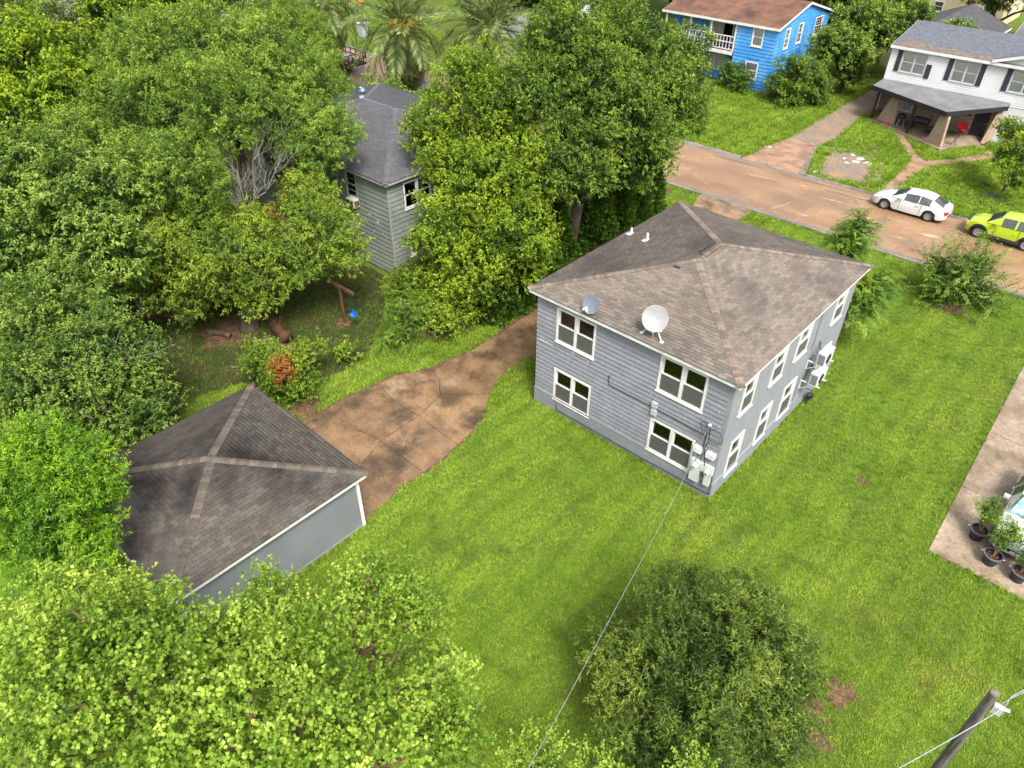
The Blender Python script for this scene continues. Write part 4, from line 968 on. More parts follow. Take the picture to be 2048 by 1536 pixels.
# porch: slab, fins, posts, roof
slab = obj('porch_slab', MB().prism([(-12.5, 47.62), (-5.64, 44.14), (-3.6, 48.05), (-3.45, 49.28), (-12.5, 49.28)], -.05, .15), SLABM, wh)
pr = [(-12.78, 47.3, 2.62), (-6.02, 44.05, 2.68), (-3.05, 49.1, 2.80), (-3.05, 49.26, 2.98), (-12.78, 49.26, 3.0)]
RT = MB(); nP = len(pr)
RT.add([(-12.9, 47.45, 2.82), (-6.1, 44.35, 2.84), (-3.1, 49.0, 2.86), (-3.05, 49.255, 3.02), (-12.75, 49.255, 3.02)] + [(-12.9, 47.45, 2.60), (-6.1, 44.35, 2.62), (-3.1, 49.0, 2.64), (-3.05, 49.255, 2.7), (-12.75, 49.255, 2.7)],
       [(0, 1, 2, 3, 4), (9, 8, 7, 6, 5)] + [(i, 5 + i, 5 + (i + 1) % 5, (i + 1) % 5) for i in range(5)])
pro = obj('porch_roof', RT, TARP, wh)
for a, b in (((-12.93, 47.42), (-6.1, 44.30)), ((-6.09, 44.28), (-3.03, 48.99))):
    d = (Vector(b) - Vector(a)).normalized(); nn = Vector((d.y, -d.x)) * .05
    P = [a, b, (b[0] + nn.x, b[1] + nn.y), (a[0] + nn.x, a[1] + nn.y)]
    obj('porch_fascia', MB().prism(P, 2.52, 2.85), BLACKT, wh)
for x, y in ((-12.35, 47.85), (-8.78, 46.05)): obj('porch_post', MB().box(x - .08, x + .08, y - .08, y + .08, .15, 2.6), BLACKT, wh)
def fin(b0, b1, t0, t1):
    """brick fin: a tapering wedge wall, bottom edge b0-b1 and top edge t0-t1, with its own courses"""
    b0, b1, t0, t1 = Vector(b0), Vector(b1), Vector(t0), Vector(t1)
    d = (b1 - b0).normalized(); nn = Vector((d.y, -d.x)) * .11
    vs = []
    for s in (1, -1):
        for p, z in ((b0, .15), (b1, .15), (t1, 2.6), (t0, 2.6)): vs.append((p.x + nn.x * s, p.y + nn.y * s, z))
    fo = obj('brick_fin', MB().add(vs, [(0, 1, 2, 3), (7, 6, 5, 4), (0, 4, 5, 1), (1, 5, 6, 2), (2, 6, 7, 3), (3, 7, 4, 0)]), BRICK, wh)
    mb = MB()
    for row in range(30):
        z = .17 + row * .08; f = (z + .035 - .15) / 2.45; a = b0.lerp(t0, f); b = b1.lerp(t1, f); L = (b - a).length; u = -.1 * (row % 2)
        while u < L:
            p, q_ = max(u, 0), min(u + .205, L); u += .215
            if q_ - p < .03: continue
            for s in (1, -1):
                A = a + d * p + nn * s; B = a + d * q_ + nn * s; o2_ = nn * s * .11
                v = [A, B, B + o2_, A + o2_]
                mb.prism([(w_.x, w_.y) for w_ in v], z, z + .07)
    k = obj('brickwork', mb, MATS['tan_brick_piece'], fo); k['kind'] = 'stuff'
fin((-11.85, 48.0), (-10.35, 47.25), (-10.95, 47.5), (-10.4, 47.25))
fin((-6.95, 45.2), (-5.7, 44.6), (-6.45, 44.85), (-5.85, 44.62))
fin((-3.62, 47.75), (-3.40, 49.25), (-3.42, 48.9), (-3.38, 49.27))
fin((-12.42, 48.5), (-12.42, 49.27), (-12.42, 48.4), (-12.42, 49.27))
obj('fence', MB().box(0, .01, 0, .01, 0, .01), WHITE, wh) if False else None

# --- houses far behind, seen only as roofs and wall slivers
def far_house(label, x0, x1, y0, y1, ze, zr, wm, rm, along='x'):
    t = thing('distant_house', label, 'house')
    for M, L in ((wall_matrix((x0, y0, 0), (1, 0), (0, -1)), x1 - x0), (wall_matrix((x1, y0, 0), (0, 1), (1, 0)), y1 - y0), (wall_matrix((x1, y1, 0), (-1, 0), (0, 1)), x1 - x0), (wall_matrix((x0, y1, 0), (0, -1), (-1, 0)), y1 - y0)):
        ops = [(L * .2, L * .2 + 1.2, 1.0, 2.2), (L * .65, L * .65 + 1.2, 1.0, 2.2)]
        solid_wall(t, M, 0, L - .12, 0, ze - .1, ops, .12, wm)
        for o in ops: make_window(t, M, *o, units=1, trim=.09, lower='blind')
    if along == 'x':
        gable_roof(t, x0 - .4, x1 + .4, y0 - .4, y1 + .4, ze, zr, rm, WHITE)
        g_ = [(x0, y0, ze - .1), (x0, y1, ze - .1), (x0, (y0 + y1) / 2, zr - .2), (x1, y0, ze - .1), (x1, y1, ze - .1), (x1, (y0 + y1) / 2, zr - .2)]
    else:
        gable_roof(t, y0 - .4, y1 + .4, x0 - .4, x1 + .4, ze, zr, rm, WHITE, along='y')
        g_ = [(x0, y0, ze - .1), (x1, y0, ze - .1), ((x0 + x1) / 2, y0, zr - .2), (x0, y1, ze - .1), (x1, y1, ze - .1), ((x0 + x1) / 2, y1, zr - .2)]
    obj('gable_wall', MB().add(g_[:3], [(2, 1, 0)]), wm, t); obj('gable_wall', MB().add(g_[3:], [(0, 1, 2)]), wm, t)
    EXCL.append([(x0, y0), (x1, y0), (x1, y1), (x0, y1)])
    return t
CREAM = mat('cream_wall', (.55, .47, .30), (.48, .41, .26), 1, .8)
GRAYR = mat('plain_grey_roof', (.125, .125, .135), (.095, .095, .102), 1.2, .9, .2, stain=(.06, .06, .065), sscale=.5, samt=.5)
far_house('low house with a charcoal roof behind the white house ridge', -18.5, -10.5, 66, 78, 2.9, 4.6, CREAM, mat('charcoal_roof', (.07, .07, .078), (.05, .05, .056), 1.2, .9), along='y')
far_house('grey roofed house with white vents behind the white house', -7.5, 8, 66, 76, 3.2, 5.0, WSID, GRAYR)
far_house('yellow house half hidden in the trees at the top edge', -24, -14, 92, 102, 4.5, 6.0, CREAM, GRAYR)
far_house('pale grey roofed house at the far upper corner behind the trees', -92, -80, 6, 16, 3.0, 5.0, WSID, mat('pale_grey_roof', (.30, .30, .33), (.24, .24, .265), 1.2, .9))
far_house('white house across the far end of the street behind the palms', -78, -66, 60, 70, 3.4, 5.2, WSID, GRAYR)
far_house('cream house across the street behind the dark trees', -58, -46, 48, 58, 4.2, 5.6, WSID, GRAYR)

# ------------------------------------------------------------------ vehicles
def interp(tab, x):
    for (a, va), (b, vb) in zip(tab, tab[1:]):
        if x <= b:
            t = 0 if b == a else max(0, (x - a) / (b - a)); t = t * t * (3 - 2 * t) * .5 + t * .5
            return va + (vb - va) * t
    return tab[-1][1]
def paint(name, c):
    return mat(name, c, tuple(v * .94 for v in c), 2, .28, .5, coat=.6)
CARGLASS = mat('car_glass', (.03, .036, .042), (.05, .056, .062), 2, .04, 1.0)
TYRE = BLACKR
RIM = mat('alloy_rim', (.55, .56, .57), (.48, .49, .5), 5, .3, .5, metal=.6)
LAMPR = mat('red_lamp', (.45, .01, .02), (.35, .01, .015), 4, .2, .5)
LAMPC = mat('clear_lamp', (.6, .6, .58), (.5, .5, .48), 4, .1, .6)
AMBER = mat('amber_lamp', (.8, .28, .03), (.7, .22, .02), 4, .2, .5)
def wheel(parent, x, y, r, wd, side, spokes=7):
    w_ = obj('wheel', MB().lathe([(r * .62, -wd / 2), (r * .93, -wd / 2), (r, -wd / 2 + .03), (r, wd / 2 - .03), (r * .93, wd / 2), (r * .62, wd / 2), (r * .62, -wd / 2)], 26, 'y'), TYRE, parent, angle=40, loc=(x, y, r))
    mb = MB().lathe([(r * .64, 0), (r * .64, .02), (r * .57, .02), (r * .57, -.05), (.001, -.05)], 26, 'y')
    for k in range(spokes):
        a = 2 * math.pi * k / spokes; c, s = math.cos(a), math.sin(a); p = (-s * .028, c * .028)
        vs = [(c * .05 + p[0], -.02, s * .05 + p[1]), (c * .05 - p[0], -.02, s * .05 - p[1]), (c * r * .58 - p[0] * 1.4, .0, s * r * .58 - p[1] * 1.4), (c * r * .58 + p[0] * 1.4, .0, s * r * .58 + p[1] * 1.4)]
        mb.add(vs + [(v[0], v[1] - .03, v[2]) for v in vs], [(0, 1, 2, 3), (3, 2, 1, 0), (0, 3, 7, 4), (1, 5, 6, 2)])
    mb.lathe([(.06, -.03), (.06, .0), (.001, .005)], 10, 'y')
    rm = obj('rim', mb, RIM, w_, angle=40); rm.location = (0, side * (wd / 2 - .025), 0)
    if side < 0: rm.rotation_euler = (0, 0, math.pi)
    return w_
def car(name, label, cat, loc, rz, col, spec, group=None):
    """x forward, y left.  spec: L, axles, wheel r, tables of top line, half width, bottom line; greenhouse stations"""
    t = thing(name, label, cat, loc, rz, group)
    L, wr = spec['L'], spec['wr']; ax = spec['ax']; pm = paint(name + '_paint', col)
    xs = set(np.linspace(-L / 2, L / 2, 27).round(3))
    ra = wr + .07
    for a in ax:
        for k in range(9): xs.add(round(a + ra * math.cos(math.pi * k / 8), 3))
    xs = sorted(xs); V = []; F = []; n = 8
    for x in xs:
        zt, hw, zb = interp(spec['top'], x), interp(spec['hw'], x), interp(spec['bot'], x)
        arch = zb
        for a in ax:
            if abs(x - a) <= ra: arch = max(arch, wr + math.sqrt(max(0, ra * ra - (x - a) ** 2)))
        zs = zb + (zt - zb) * .62; lo = max(zb, arch)
        ring = [(0, zb), (hw * .80, zb if arch <= zb else arch * .98), (hw * .97, lo + .01), (hw, max(lo + .02, zb + (zt - zb) * .42)), (hw * .985, max(lo + .04, zs)), (hw * .93, max(lo + .06, zt - .05)), (hw * .72, zt), (0, zt + spec.get('crown', .03))]
        for s in (1, -1): V += [(x, s * y, z) for y, z in ring]
    m = len(xs)
    for i in range(m - 1):
        for s in (0, 1):
            o0, o1 = i * 16 + s * 8, (i + 1) * 16 + s * 8
            for k in range(7):
                f = (o0 + k, o0 + k + 1, o1 + k + 1, o1 + k); F.append(f if s else f[::-1])
    for i in (0, m - 1):
        r_ = [i * 16 + k for k in range(8)] + [i * 16 + 8 + k for k in range(6, 0, -1)]
        F.append(tuple(r_) if i == 0 else tuple(r_[::-1]))
    mb = MB(); mb.v = V; mb.f = F
    body = obj('body', mb, pm, t, angle=38)
    # greenhouse
    G = spec['gh']                        # (x, z_belt, z_top, hw_bottom, hw_top, kind of the span that follows: s=windshield w=window p=pillar r=rear)
    roof = MB(); parts = {'windshield': MB(), 'rear_window': MB()}; sw = []
    for (xa, ba, ta, wa, va, kd), (xb, bb, tb, wb, vb, _) in zip(G, G[1:]):
        for s in (1, -1):
            P = [(xa, s * wa, ba), (xb, s * wb, bb), (xb, s * vb, tb), (xa, s * va, ta)]
            if s > 0: P = P[::-1]
            if kd in 'w':
                q = MB().add(P, [(0, 1, 2, 3)]); sw.append(q)
            else: roof.add(P, [(0, 1, 2, 3)])
        T = [(xa, va, ta), (xa, va * .5, ta + .03 * (ta > ba + .1)), (xa, 0, ta + .045 * (ta > ba + .1)), (xa, -va * .5, ta + .03 * (ta > ba + .1)), (xa, -va, ta), (xb, vb, tb), (xb, vb * .5, tb + .03 * (tb > bb + .1)), (xb, 0, tb + .045 * (tb > bb + .1)), (xb, -vb * .5, tb + .03 * (tb > bb + .1)), (xb, -vb, tb)]
        fs = [(i, i + 5, i + 6, i + 1) for i in range(4)]
        fs = [f[::-1] for f in fs] if xb < xa else fs
        (parts['windshield'] if kd == 's' else parts['rear_window'] if kd == 'r' else roof).add(T, fs)
    obj('roof', roof, pm, body, angle=35)
    for k, q in parts.items():
        if q.v: obj(k, q, spec.get('wsm', CARGLASS) if k == 'windshield' else CARGLASS, t, angle=30)
    for q in sw: obj('side_window', q, CARGLASS, t)
    for a in ax:
        for s in (1, -1): wheel(t, a, s * (interp(spec['hw'], a) - .12), wr, .21, s, spec.get('spokes', 7))
    f, b = L / 2, -L / 2; hwf, hwb = interp(spec['hw'], f - .15), interp(spec['hw'], b + .12)
    zf, zb_ = interp(spec['top'], f - .2), interp(spec['top'], b + .1)
    for s in (1, -1):
        y0, y1 = sorted((s * hwf * .62, s * hwf * .99))
        obj('headlight', MB().add([(f - .05, y0, zf - .22), (f - .05, y0, zf - .06), (f - .34, y1, zf - .02), (f - .34, y1, zf - .18), (f - .0, (y0 + y1) / 2, zf - .14)] if s > 0 else [(f - .05, y1, zf - .22), (f - .05, y1, zf - .06), (f - .34, y0, zf - .02), (f - .34, y0, zf - .18), (f - .0, (y0 + y1) / 2, zf - .14)],
            [(0, 1, 4), (1, 2, 4), (2, 3, 4), (3, 0, 4)]), LAMPC, t)
        y0, y1 = sorted((s * hwb * .60, s * (hwb * 1.005)))
        obj('taillight', MB().box(b - .012, b + .26, y0, y1, zb_ - .30, zb_ - .13), LAMPR, t)
        y0, y1 = sorted((s * (interp(spec['hw'], G[1][0]) - .02), s * (interp(spec['hw'], G[1][0]) + .17)))
        obj('mirror', MB().box(G[1][0] + .06, G[1][0] + .2, y0, y1, G[1][1] + .05, G[1][1] + .17), pm, t)
    SEAM = mat('panel_gap', (.03, .03, .032), None, 5, .8)
    for xx in spec.get('seams', (.55, -.75)):
        for s in (1, -1):
            h_ = interp(spec['hw'], xx); za_, zb2 = interp(spec['bot'], xx) + .12, interp(spec['top'], xx) - .05; zm = za_ + (zb2 - za_) * .5
            obj('door_gap', MB().tube([(xx, s * h_ * .985, za_), (xx, s * (h_ + .001), zm), (xx - .03, s * h_ * .965, zb2)], .011, 4), SEAM, t)
    for s in (1, -1): h_ = interp(spec['hw'], -.55); obj('door_handle', MB().box(-.62, -.44, min(s * (h_ - .03), s * (h_ + .02)), max(s * (h_ - .03), s * (h_ + .02)), .80, .83), pm, t)
    obj('grille', MB().box(f - .06, f + .006, -hwf * .5, hwf * .5, interp(spec['bot'], f) + .08, zf - .26), BLACKP, t)
    obj('bumper_trim', MB().box(b - .008, b + .05, -hwb * .5, hwb * .5, interp(spec['bot'], b) + .03, interp(spec['bot'], b) + .14), BLACKP, t)
    obj('license_plate', MB().box(b - .016, b + .0, -.17, .17, zb_ - .42, zb_ - .32), WHITE, t)
    obj('underbody', MB().box(b + .3, f - .3, -hwf * .78, hwf * .78, .17, .3), BLACKP, t)
    return t, body
coupe = dict(L=4.62, wr=.335, ax=(1.42, -1.32), crown=.035,
    top=[(-2.31, .80), (-2.2, .98), (-1.7, 1.02), (-.9, 1.0), (.6, .98), (1.0, .95), (1.6, .88), (2.1, .74), (2.31, .58)],
    hw=[(-2.31, .66), (-2.15, .80), (-1.6, .89), (0, .90), (1.5, .88), (2.1, .78), (2.31, .58)],
    bot=[(-2.31, .36), (-2.0, .24), (0, .2), (2.0, .22), (2.31, .3)],
    gh=[(1.18, .94, .95, .80, .78, 's'), (.42, .97, 1.30, .84, .58, 'p'), (.35, .97, 1.33, .845, .6, 'w'), (-.50, .985, 1.41, .85, .61, 'p'), (-.55, .985, 1.41, .85, .61, 'w'), (-1.22, 1.0, 1.32, .84, .58, 'p'), (-1.30, 1.0, 1.29, .83, .57, 'r'), (-1.95, 1.0, 1.01, .74, .60, 'p'), (-1.99, .99, 1.0, .74, .60, 'p')])
c1, _ = car('coupe_car', 'white two-door coupe parked at the far kerb', 'car', (-3.45, 31.35, .012), math.pi, (.52, .53, .54), coupe)
obj('amber_marker', MB().box(1.92, 2.12, .70, .80, .60, .66).box(1.92, 2.12, -.80, -.70, .60, .66), AMBER, c1)
suv = dict(L=4.3, wr=.36, ax=(1.32, -1.30), crown=.04,
    top=[(-2.15, 1.0), (-2.05, 1.12), (-1.0, 1.12), (.6, 1.10), (.95, 1.06), (1.6, 1.0), (2.0, .88), (2.15, .70)],
    hw=[(-2.15, .72), (-2.0, .86), (-1.4, .92), (0, .91), (1.4, .91), (1.95, .82), (2.15, .66)],
    bot=[(-2.15, .40), (-1.9, .26), (0, .24), (1.9, .25), (2.15, .34)],
    gh=[(1.12, 1.05, 1.06, .82, .80, 's'), (.42, 1.09, 1.50, .86, .64, 'p'), (.30, 1.09, 1.53, .865, .66, 'w'), (-.42, 1.10, 1.59, .87, .67, 'p'), (-.52, 1.10, 1.59, .87, .67, 'w'), (-1.2, 1.11, 1.57, .86, .65, 'p'), (-1.75, 1.11, 1.50, .84, .62, 'r'), (-2.02, 1.10, 1.14, .80, .66, 'p'), (-2.06, 1.09, 1.12, .79, .66, 'p')])
c2, b2 = car('compact_suv', 'lime green compact suv with black cladding parked behind the coupe', 'car', (2.20, 31.15, .012), math.pi, (.33, .45, .018), suv)
CLAD = mat('black_cladding', (.03, .03, .032), None, 5, .7)
for s in (1, -1):
    obj('cladding', MB().box(-.92, .94, min(s * .86, s * .935), max(s * .86, s * .935), .24, .43), CLAD, b2)
    for a in suv['ax']:
        mb = MB(); n = 10; vs = []
        for k in range(n + 1):
            th = math.pi * k / n
            for rr_ in (.425, .53): vs.append((a + rr_ * math.cos(th), s * .928, .36 + rr_ * math.sin(th)))
            for rr_ in (.425, .53): vs.append((a + rr_ * math.cos(th), s * .80, .36 + rr_ * math.sin(th)))
        for k in range(n):
            q = 4 * k; mb_f = [(q, q + 4, q + 5, q + 1), (q + 1, q + 5, q + 7, q + 3), (q + 2, q + 6, q + 4, q)]; mb.f += mb_f
        mb.v = vs; obj('arch_cladding', mb, CLAD, b2)
obj('amber_marker', MB().box(1.98, 2.10, .66, .80, .62, .76).box(1.98, 2.10, -.80, -.66, .62, .76), AMBER, c2)
obj('light_bar', MB().box(2.02, 2.13, -.62, .62, .86, .885), BLACKP, c2)
sedan = dict(L=4.7, wr=.33, ax=(1.45, -1.35), crown=.04,
    top=[(-2.35, .82), (-2.2, .98), (-1.7, 1.0), (-.9, .98), (.6, .96), (1.0, .94), (1.6, .90), (2.15, .78), (2.35, .60)],
    hw=coupe['hw'][:0] + [(-2.35, .70), (-2.15, .82), (-1.6, .89), (0, .90), (1.5, .89), (2.1, .82), (2.35, .66)],
    bot=[(-2.35, .36), (-2.0, .24), (0, .2), (2.0, .22), (2.35, .3)],
    gh=[(1.12, .94, .95, .80, .78, 's'), (.30, .96, 1.34, .84, .60, 'p'), (.18, .96, 1.37, .845, .62, 'w'), (-.38, .97, 1.42, .85, .62, 'p'), (-.46, .97, 1.42, .85, .62, 'w'), (-1.15, .98, 1.38, .84, .60, 'p'), (-1.25, .98, 1.35, .83, .59, 'r'), (-1.85, .99, 1.0, .76, .66, 'p'), (-1.9, .98, .99, .76, .66, 'p')],
    wsm=glass_mat('clear_windshield', (.8, .85, .87), .06))
c3, _ = car('sedan_car', 'silver white sedan with a blue sunshade parked on the concrete slab', 'car', (9.22, 6.80, .045), -math.pi / 2, (.50, .50, .485), sedan)
SHADE = mat('silver_blue_sunshade', (.16, .46, .66), (.55, .62, .66), 3, .35, .5, contrast=(.42, .58))
obj('sunshade', MB().add([(1.02, -.70, .95), (1.02, .70, .95), (.34, .54, 1.27), (.34, -.54, 1.27), (1.0, -.70, .93), (1.0, .70, .93), (.32, .54, 1.25), (.32, -.54, 1.25)], [(0, 1, 2, 3), (7, 6, 5, 4)]), SHADE, c3)
obj('wiper', MB().tube([(1.14, .55, .985), (1.0, .1, 1.03)], .012, 5).tube([(1.14, -.05, .985), (1.0, -.5, 1.03)], .012, 5), BLACKP, c3)
obj('license_plate', MB().box(2.335, 2.362, -.16, .16, .38, .47), WHITE, c3)

def pickup(label, loc, rz, col):
    t = thing('pickup_truck', label, 'pickup truck', loc, rz); pm = paint('pickup_paint', col)
    obj('bed', MB().box(-2.7, -.75, -.92, -.86, .5, 1.12).box(-2.7, -.75, .86, .92, .5, 1.12).box(-2.7, -.75, -.86, .86, .5, .62).box(-.80, -.75, -.86, .86, .62, 1.12), pm, t)
    tg = obj('tailgate', MB().box(-2.76, -2.70, -.86, .86, .55, 1.12), pm, t); obj('handle', MB().box(-2.78, -2.76, -.1, .1, .92, .98), BLACKP, tg)
    cabp = [(-.74, .5), (1.0, .5), (1.0, 1.1), (.35, 1.72), (-.60, 1.75), (-.74, 1.15)]
    mb = MB().add([(x, y, z) for y in (-.90, .90) for x, z in cabp], [(5, 4, 3, 2, 1, 0), (6, 7, 8, 9, 10, 11)] + [(i, (i + 1) % 6, 6 + (i + 1) % 6, 6 + i) for i in range(6)])
    obj('cab', mb, pm, t); obj('hood', MB().box(1.0, 2.6, -.90, .90, .5, 1.06), pm, t)
    obj('windshield', MB().add([(.985, -.8, 1.14), (.985, .8, 1.14), (.385, .76, 1.70), (.385, -.76, 1.70)], [(0, 1, 2, 3)]), CARGLASS, t)
    obj('rear_window', MB().add([(-.75, -.7, 1.25), (-.75, .7, 1.25), (-.625, .66, 1.68), (-.625, -.66, 1.68)], [(3, 2, 1, 0)]), CARGLASS, t)
    for s in (1, -1):
        obj('side_window', MB().box(-.55, .5, min(s * .89, s * .906), max(s * .89, s * .906), 1.18, 1.62), CARGLASS, t)
        obj('taillight', MB().box(-2.775, -2.70, min(s * .865, s * .925), max(s * .865, s * .925), .7, 1.08), LAMPR, t)
        obj('headlight', MB().box(2.56, 2.615, min(s * .6, s * .88), max(s * .6, s * .88), .8, 1.0), LAMPC, t)
        for a in (-1.75, 1.75): wheel(t, a, s * .82, .38, .24, s)
    obj('bumper', MB().box(-2.9, -2.77, -.9, .9, .42, .56), STEEL, t)
pickup('silver pickup truck parked behind the middle palm', (-45.6, 25.6, .01), 0, (.34, .35, .37))
jp = thing('orange_jeep', 'orange boxy off-road car on the far lawn at the top edge', 'car', (-81.5, 46.5, 0), R(-20)); OR = paint('orange_paint', (.72, .22, .02))
obj('body', MB().box(-2.0, 2.0, -.85, .85, .55, 1.15).box(-2.0, .5, -.8, .8, 1.15, 1.85), OR, jp); obj('windshield', MB().box(.5, .53, -.7, .7, 1.2, 1.8), CARGLASS, jp)
for s in (1, -1):
    obj('side_window', MB().box(-1.8, .3, min(s * .8, s * .815), max(s * .8, s * .815), 1.25, 1.75), CARGLASS, jp)
    for a in (-1.3, 1.3):
        wheel(jp, a, s * .85, .44, .3, s, 5); obj('fender', MB().box(a - .6, a + .6, min(s * .8, s * 1.05), max(s * .8, s * 1.05), .95, 1.0), BLACKP, jp)
obj('bumper', MB().box(2.0, 2.15, -.8, .8, .5, .65), BLACKP, jp); obj('spare_wheel', MB().lathe([(.001, 0), (.4, 0), (.42, .05), (.42, .2), (.001, .2)], 18, 'x', (-2.22, 0, 1.0)), BLACKR, jp)
# caged utility trailer on the street
tr = thing('utility_trailer', 'dark caged utility trailer standing on the street', 'trailer', (-59.2, 26.9, .01)); TRM = mat('rusty_dark_steel', (.055, .03, .026), (.035, .02, .018), 3, .7)
L2, W2 = 3.7, 1.25
obj('deck', MB().box(-L2, L2, -W2, W2, .55, .65), TRM, tr)
for z in (.66, 1.15, 1.65):
    for s in (1, -1): obj('rail', MB().box(-L2, L2, s * W2 - .04, s * W2 + .04, z, z + .07), TRM, tr)
    for e in (L2, -L2): obj('rail', MB().box(e - .04, e + .04, -W2 + .04, W2 - .04, z, z + .07), TRM, tr)
for s in (1, -1):
    for k in range(10): x = -L2 + .05 + k * (2 * L2 - .1) / 9; obj('upright', MB().box(x - .03, x + .03, s * W2 - .035, s * W2 + .035, .731, 1.649), TRM, tr)
for e in (L2, -L2):
    for k in range(5): y = -W2 + .35 + k * .45; obj('upright', MB().box(e - .035, e + .035, y - .03, y + .03, .731, 1.649), TRM, tr)
for a in (-.5, .5):
    for s in (1, -1): wheel(tr, a, s * (W2 + .15), .36, .2, s, 5)
obj('tongue', MB().tube([(-L2, -.6, .55), (-L2 - 1.2, 0, .5), (-L2, .6, .55)], .05, 6), TRM, tr)
obj('taillight', MB().box(L2 + .041, L2 + .06, -W2, -W2 + .25, .56, .72), LAMPR, tr)
for i, (x, y, z0, c_, lab) in enumerate(((-1.0, -.2, .65, (.62, .64, .68), 'white tool bin lying in the caged trailer'), (1.2, .1, .65, (.5, .53, .57), 'grey storage crate in the caged trailer'), (2.7, -.5, .65, (.55, .05, .03), 'red fuel can in the caged trailer'))):
    bt = thing('storage_bin' if i < 2 else 'fuel_can', lab, 'bin', (-59.2 + x, 26.9 + y, z0 + .01)); bm_ = mat('bin_paint_%d' % i, c_, None, 3, .5)
    sc = (1.0, .55, .45) if i < 2 else (.2, .14, .4)
    obj('tub', MB().box(-sc[0], sc[0], -sc[1], sc[1], 0, sc[2]), bm_, bt); obj('lid', MB().box(-sc[0] - .04, sc[0] + .04, -sc[1] - .04, sc[1] + .04, sc[2] + .001, sc[2] + .06), bm_, bt)
wb = thing('wheelie_bin', 'pale grey wheeled bin on the verge across the street', 'bin', (-66.5, 36.4, 0)); wbm = mat('bin_grey', (.42, .45, .5), None, 3, .5)
obj('tub', MB().add([(-.35, -.35, .05), (.35, -.35, .05), (.35, .35, .05), (-.35, .35, .05), (-.5, -.5, 1.5), (.5, -.5, 1.5), (.5, .5, 1.5), (-.5, .5, 1.5)], [(3, 2, 1, 0), (0, 1, 5, 4), (1, 2, 6, 5), (2, 3, 7, 6), (3, 0, 4, 7)]), wbm, wb)
obj('lid', MB().box(-.54, .54, -.56, .54, 1.5, 1.58), wbm, wb); obj('wheel', MB().lathe([(.14, -.4), (.14, .4)], 12, 'x', (0, .38, .14)), BLACKR, wb)
lp = thing('mailbox_post', 'thin dark post with a box on the far verge beside the palm', 'mailbox', (-72.5, 40.5, 0)); obj('post', MB().box(-.08, .08, -.08, .08, 0, 2.6), DARKM, lp); obj('box', MB().box(-.2, .2, -.35, .35, 2.6, 2.95), DARKM, lp)

# ------------------------------------------------------------------ porch furniture of the white house
def at(n, lab, c, x, y, z=.15, rz=0, group=None): return thing(n, lab, c, (x, y, z), rz, group)
kg = at('kettle_grill', 'black kettle grill beside the left porch fin', 'grill', -9.9, 47.5)
obj('bowl', MB().lathe([(.001, .55), (.2, .58), (.3, .72), (.3, .76)], 18), BLACKP, kg, angle=50); obj('lid', MB().lathe([(.31, .765), (.29, .88), (.16, .98), (.001, 1.0)], 18), BLACKP, kg, angle=50)
for k in range(3): a = 2.1 * k; obj('leg', MB().tube([(.2 * math.cos(a), .2 * math.sin(a), .6), (.34 * math.cos(a), .34 * math.sin(a), 0)], .016, 5), STEEL, kg)
sm = at('barrel_smoker', 'rusty barrel smoker with wheels in the middle of the porch', 'grill', -8.35, 47.3, rz=R(-10))
RUST = mat('rusty_iron', (.10, .045, .03), (.045, .028, .024), 3, .8)
obj('barrel', MB().lathe([(.001, -.65), (.28, -.65), (.3, -.62), (.3, .5), (.28, .53), (.001, .53)], 18, 'x', (.1, 0, .82)), DARKM, sm, angle=40); obj('firebox', MB().lathe([(.001, -.3), (.26, -.3), (.26, .2), (.001, .2)], 16, 'x', (-.75, 0, .62)), RUST, sm, angle=40)
obj('chimney', MB().tube([(.75, 0, .8), (.75, 0, 1.45)], .06, 8), DARKM, sm); obj('shelf', MB().box(-.6, .6, -.55, -.3, .70, .73), DARKM, sm)
for x, y in ((-.7, .25), (-.7, -.25), (.55, .25), (.55, -.25)): obj('leg', MB().box(x - .025, x + .025, y - .025, y + .025, 0, .6), DARKM, sm)
for s in (1, -1): obj('wheel', MB().lathe([(.20, -.03), (.2, .03), (.16, .03), (.16, -.03), (.20, -.03)], 16, 'y', (-.75, s * .32, .2)), BLACKR, sm)
rc = at('lounge_chair', 'black reclining lounge chair at the back of the porch', 'chair', -6.95, 47.2, rz=R(-30))
obj('seat', MB().box(-.3, .3, -.3, .3, .38, .46), BLACKP, rc); obj('backrest', MB().add([(-.3, .3, .44), (.3, .3, .44), (.3, .72, 1.25), (-.3, .72, 1.25), (-.3, .36, .42), (.3, .36, .42), (.3, .78, 1.23), (-.3, .78, 1.23)], [(0, 1, 2, 3), (7, 6, 5, 4), (0, 3, 7, 4), (1, 5, 6, 2), (3, 2, 6, 7)]), BLACKP, rc)
obj('footrest', MB().add([(-.28, -.3, .42), (.28, -.3, .42), (.28, -.75, .25), (-.28, -.75, .25)], [(3, 2, 1, 0)]), BLACKP, rc)
for s in (1, -1):
    obj('armrest', MB().box(s * .34 - .03, s * .34 + .03, -.25, .45, .62, .67), BLACKP, rc); obj('leg', MB().tube([(s * .34, -.3, 0), (s * .34, .1, .64)], .018, 5).tube([(s * .34, .45, 0), (s * .34, -.1, .64)], .018, 5), DARKM, rc)
rd_ = at('folding_chair', 'red folding camp chair with a white cushion beside the front door', 'chair', -5.35, 48.2, rz=R(25))
REDF = mat('red_canvas', (.45, .015, .02), (.36, .012, .016), 4, .8)
obj('seat', MB().lathe([(.001, .36), (.2, .40), (.34, .52), (.40, .66)], 16), REDF, rd_, smooth=True)
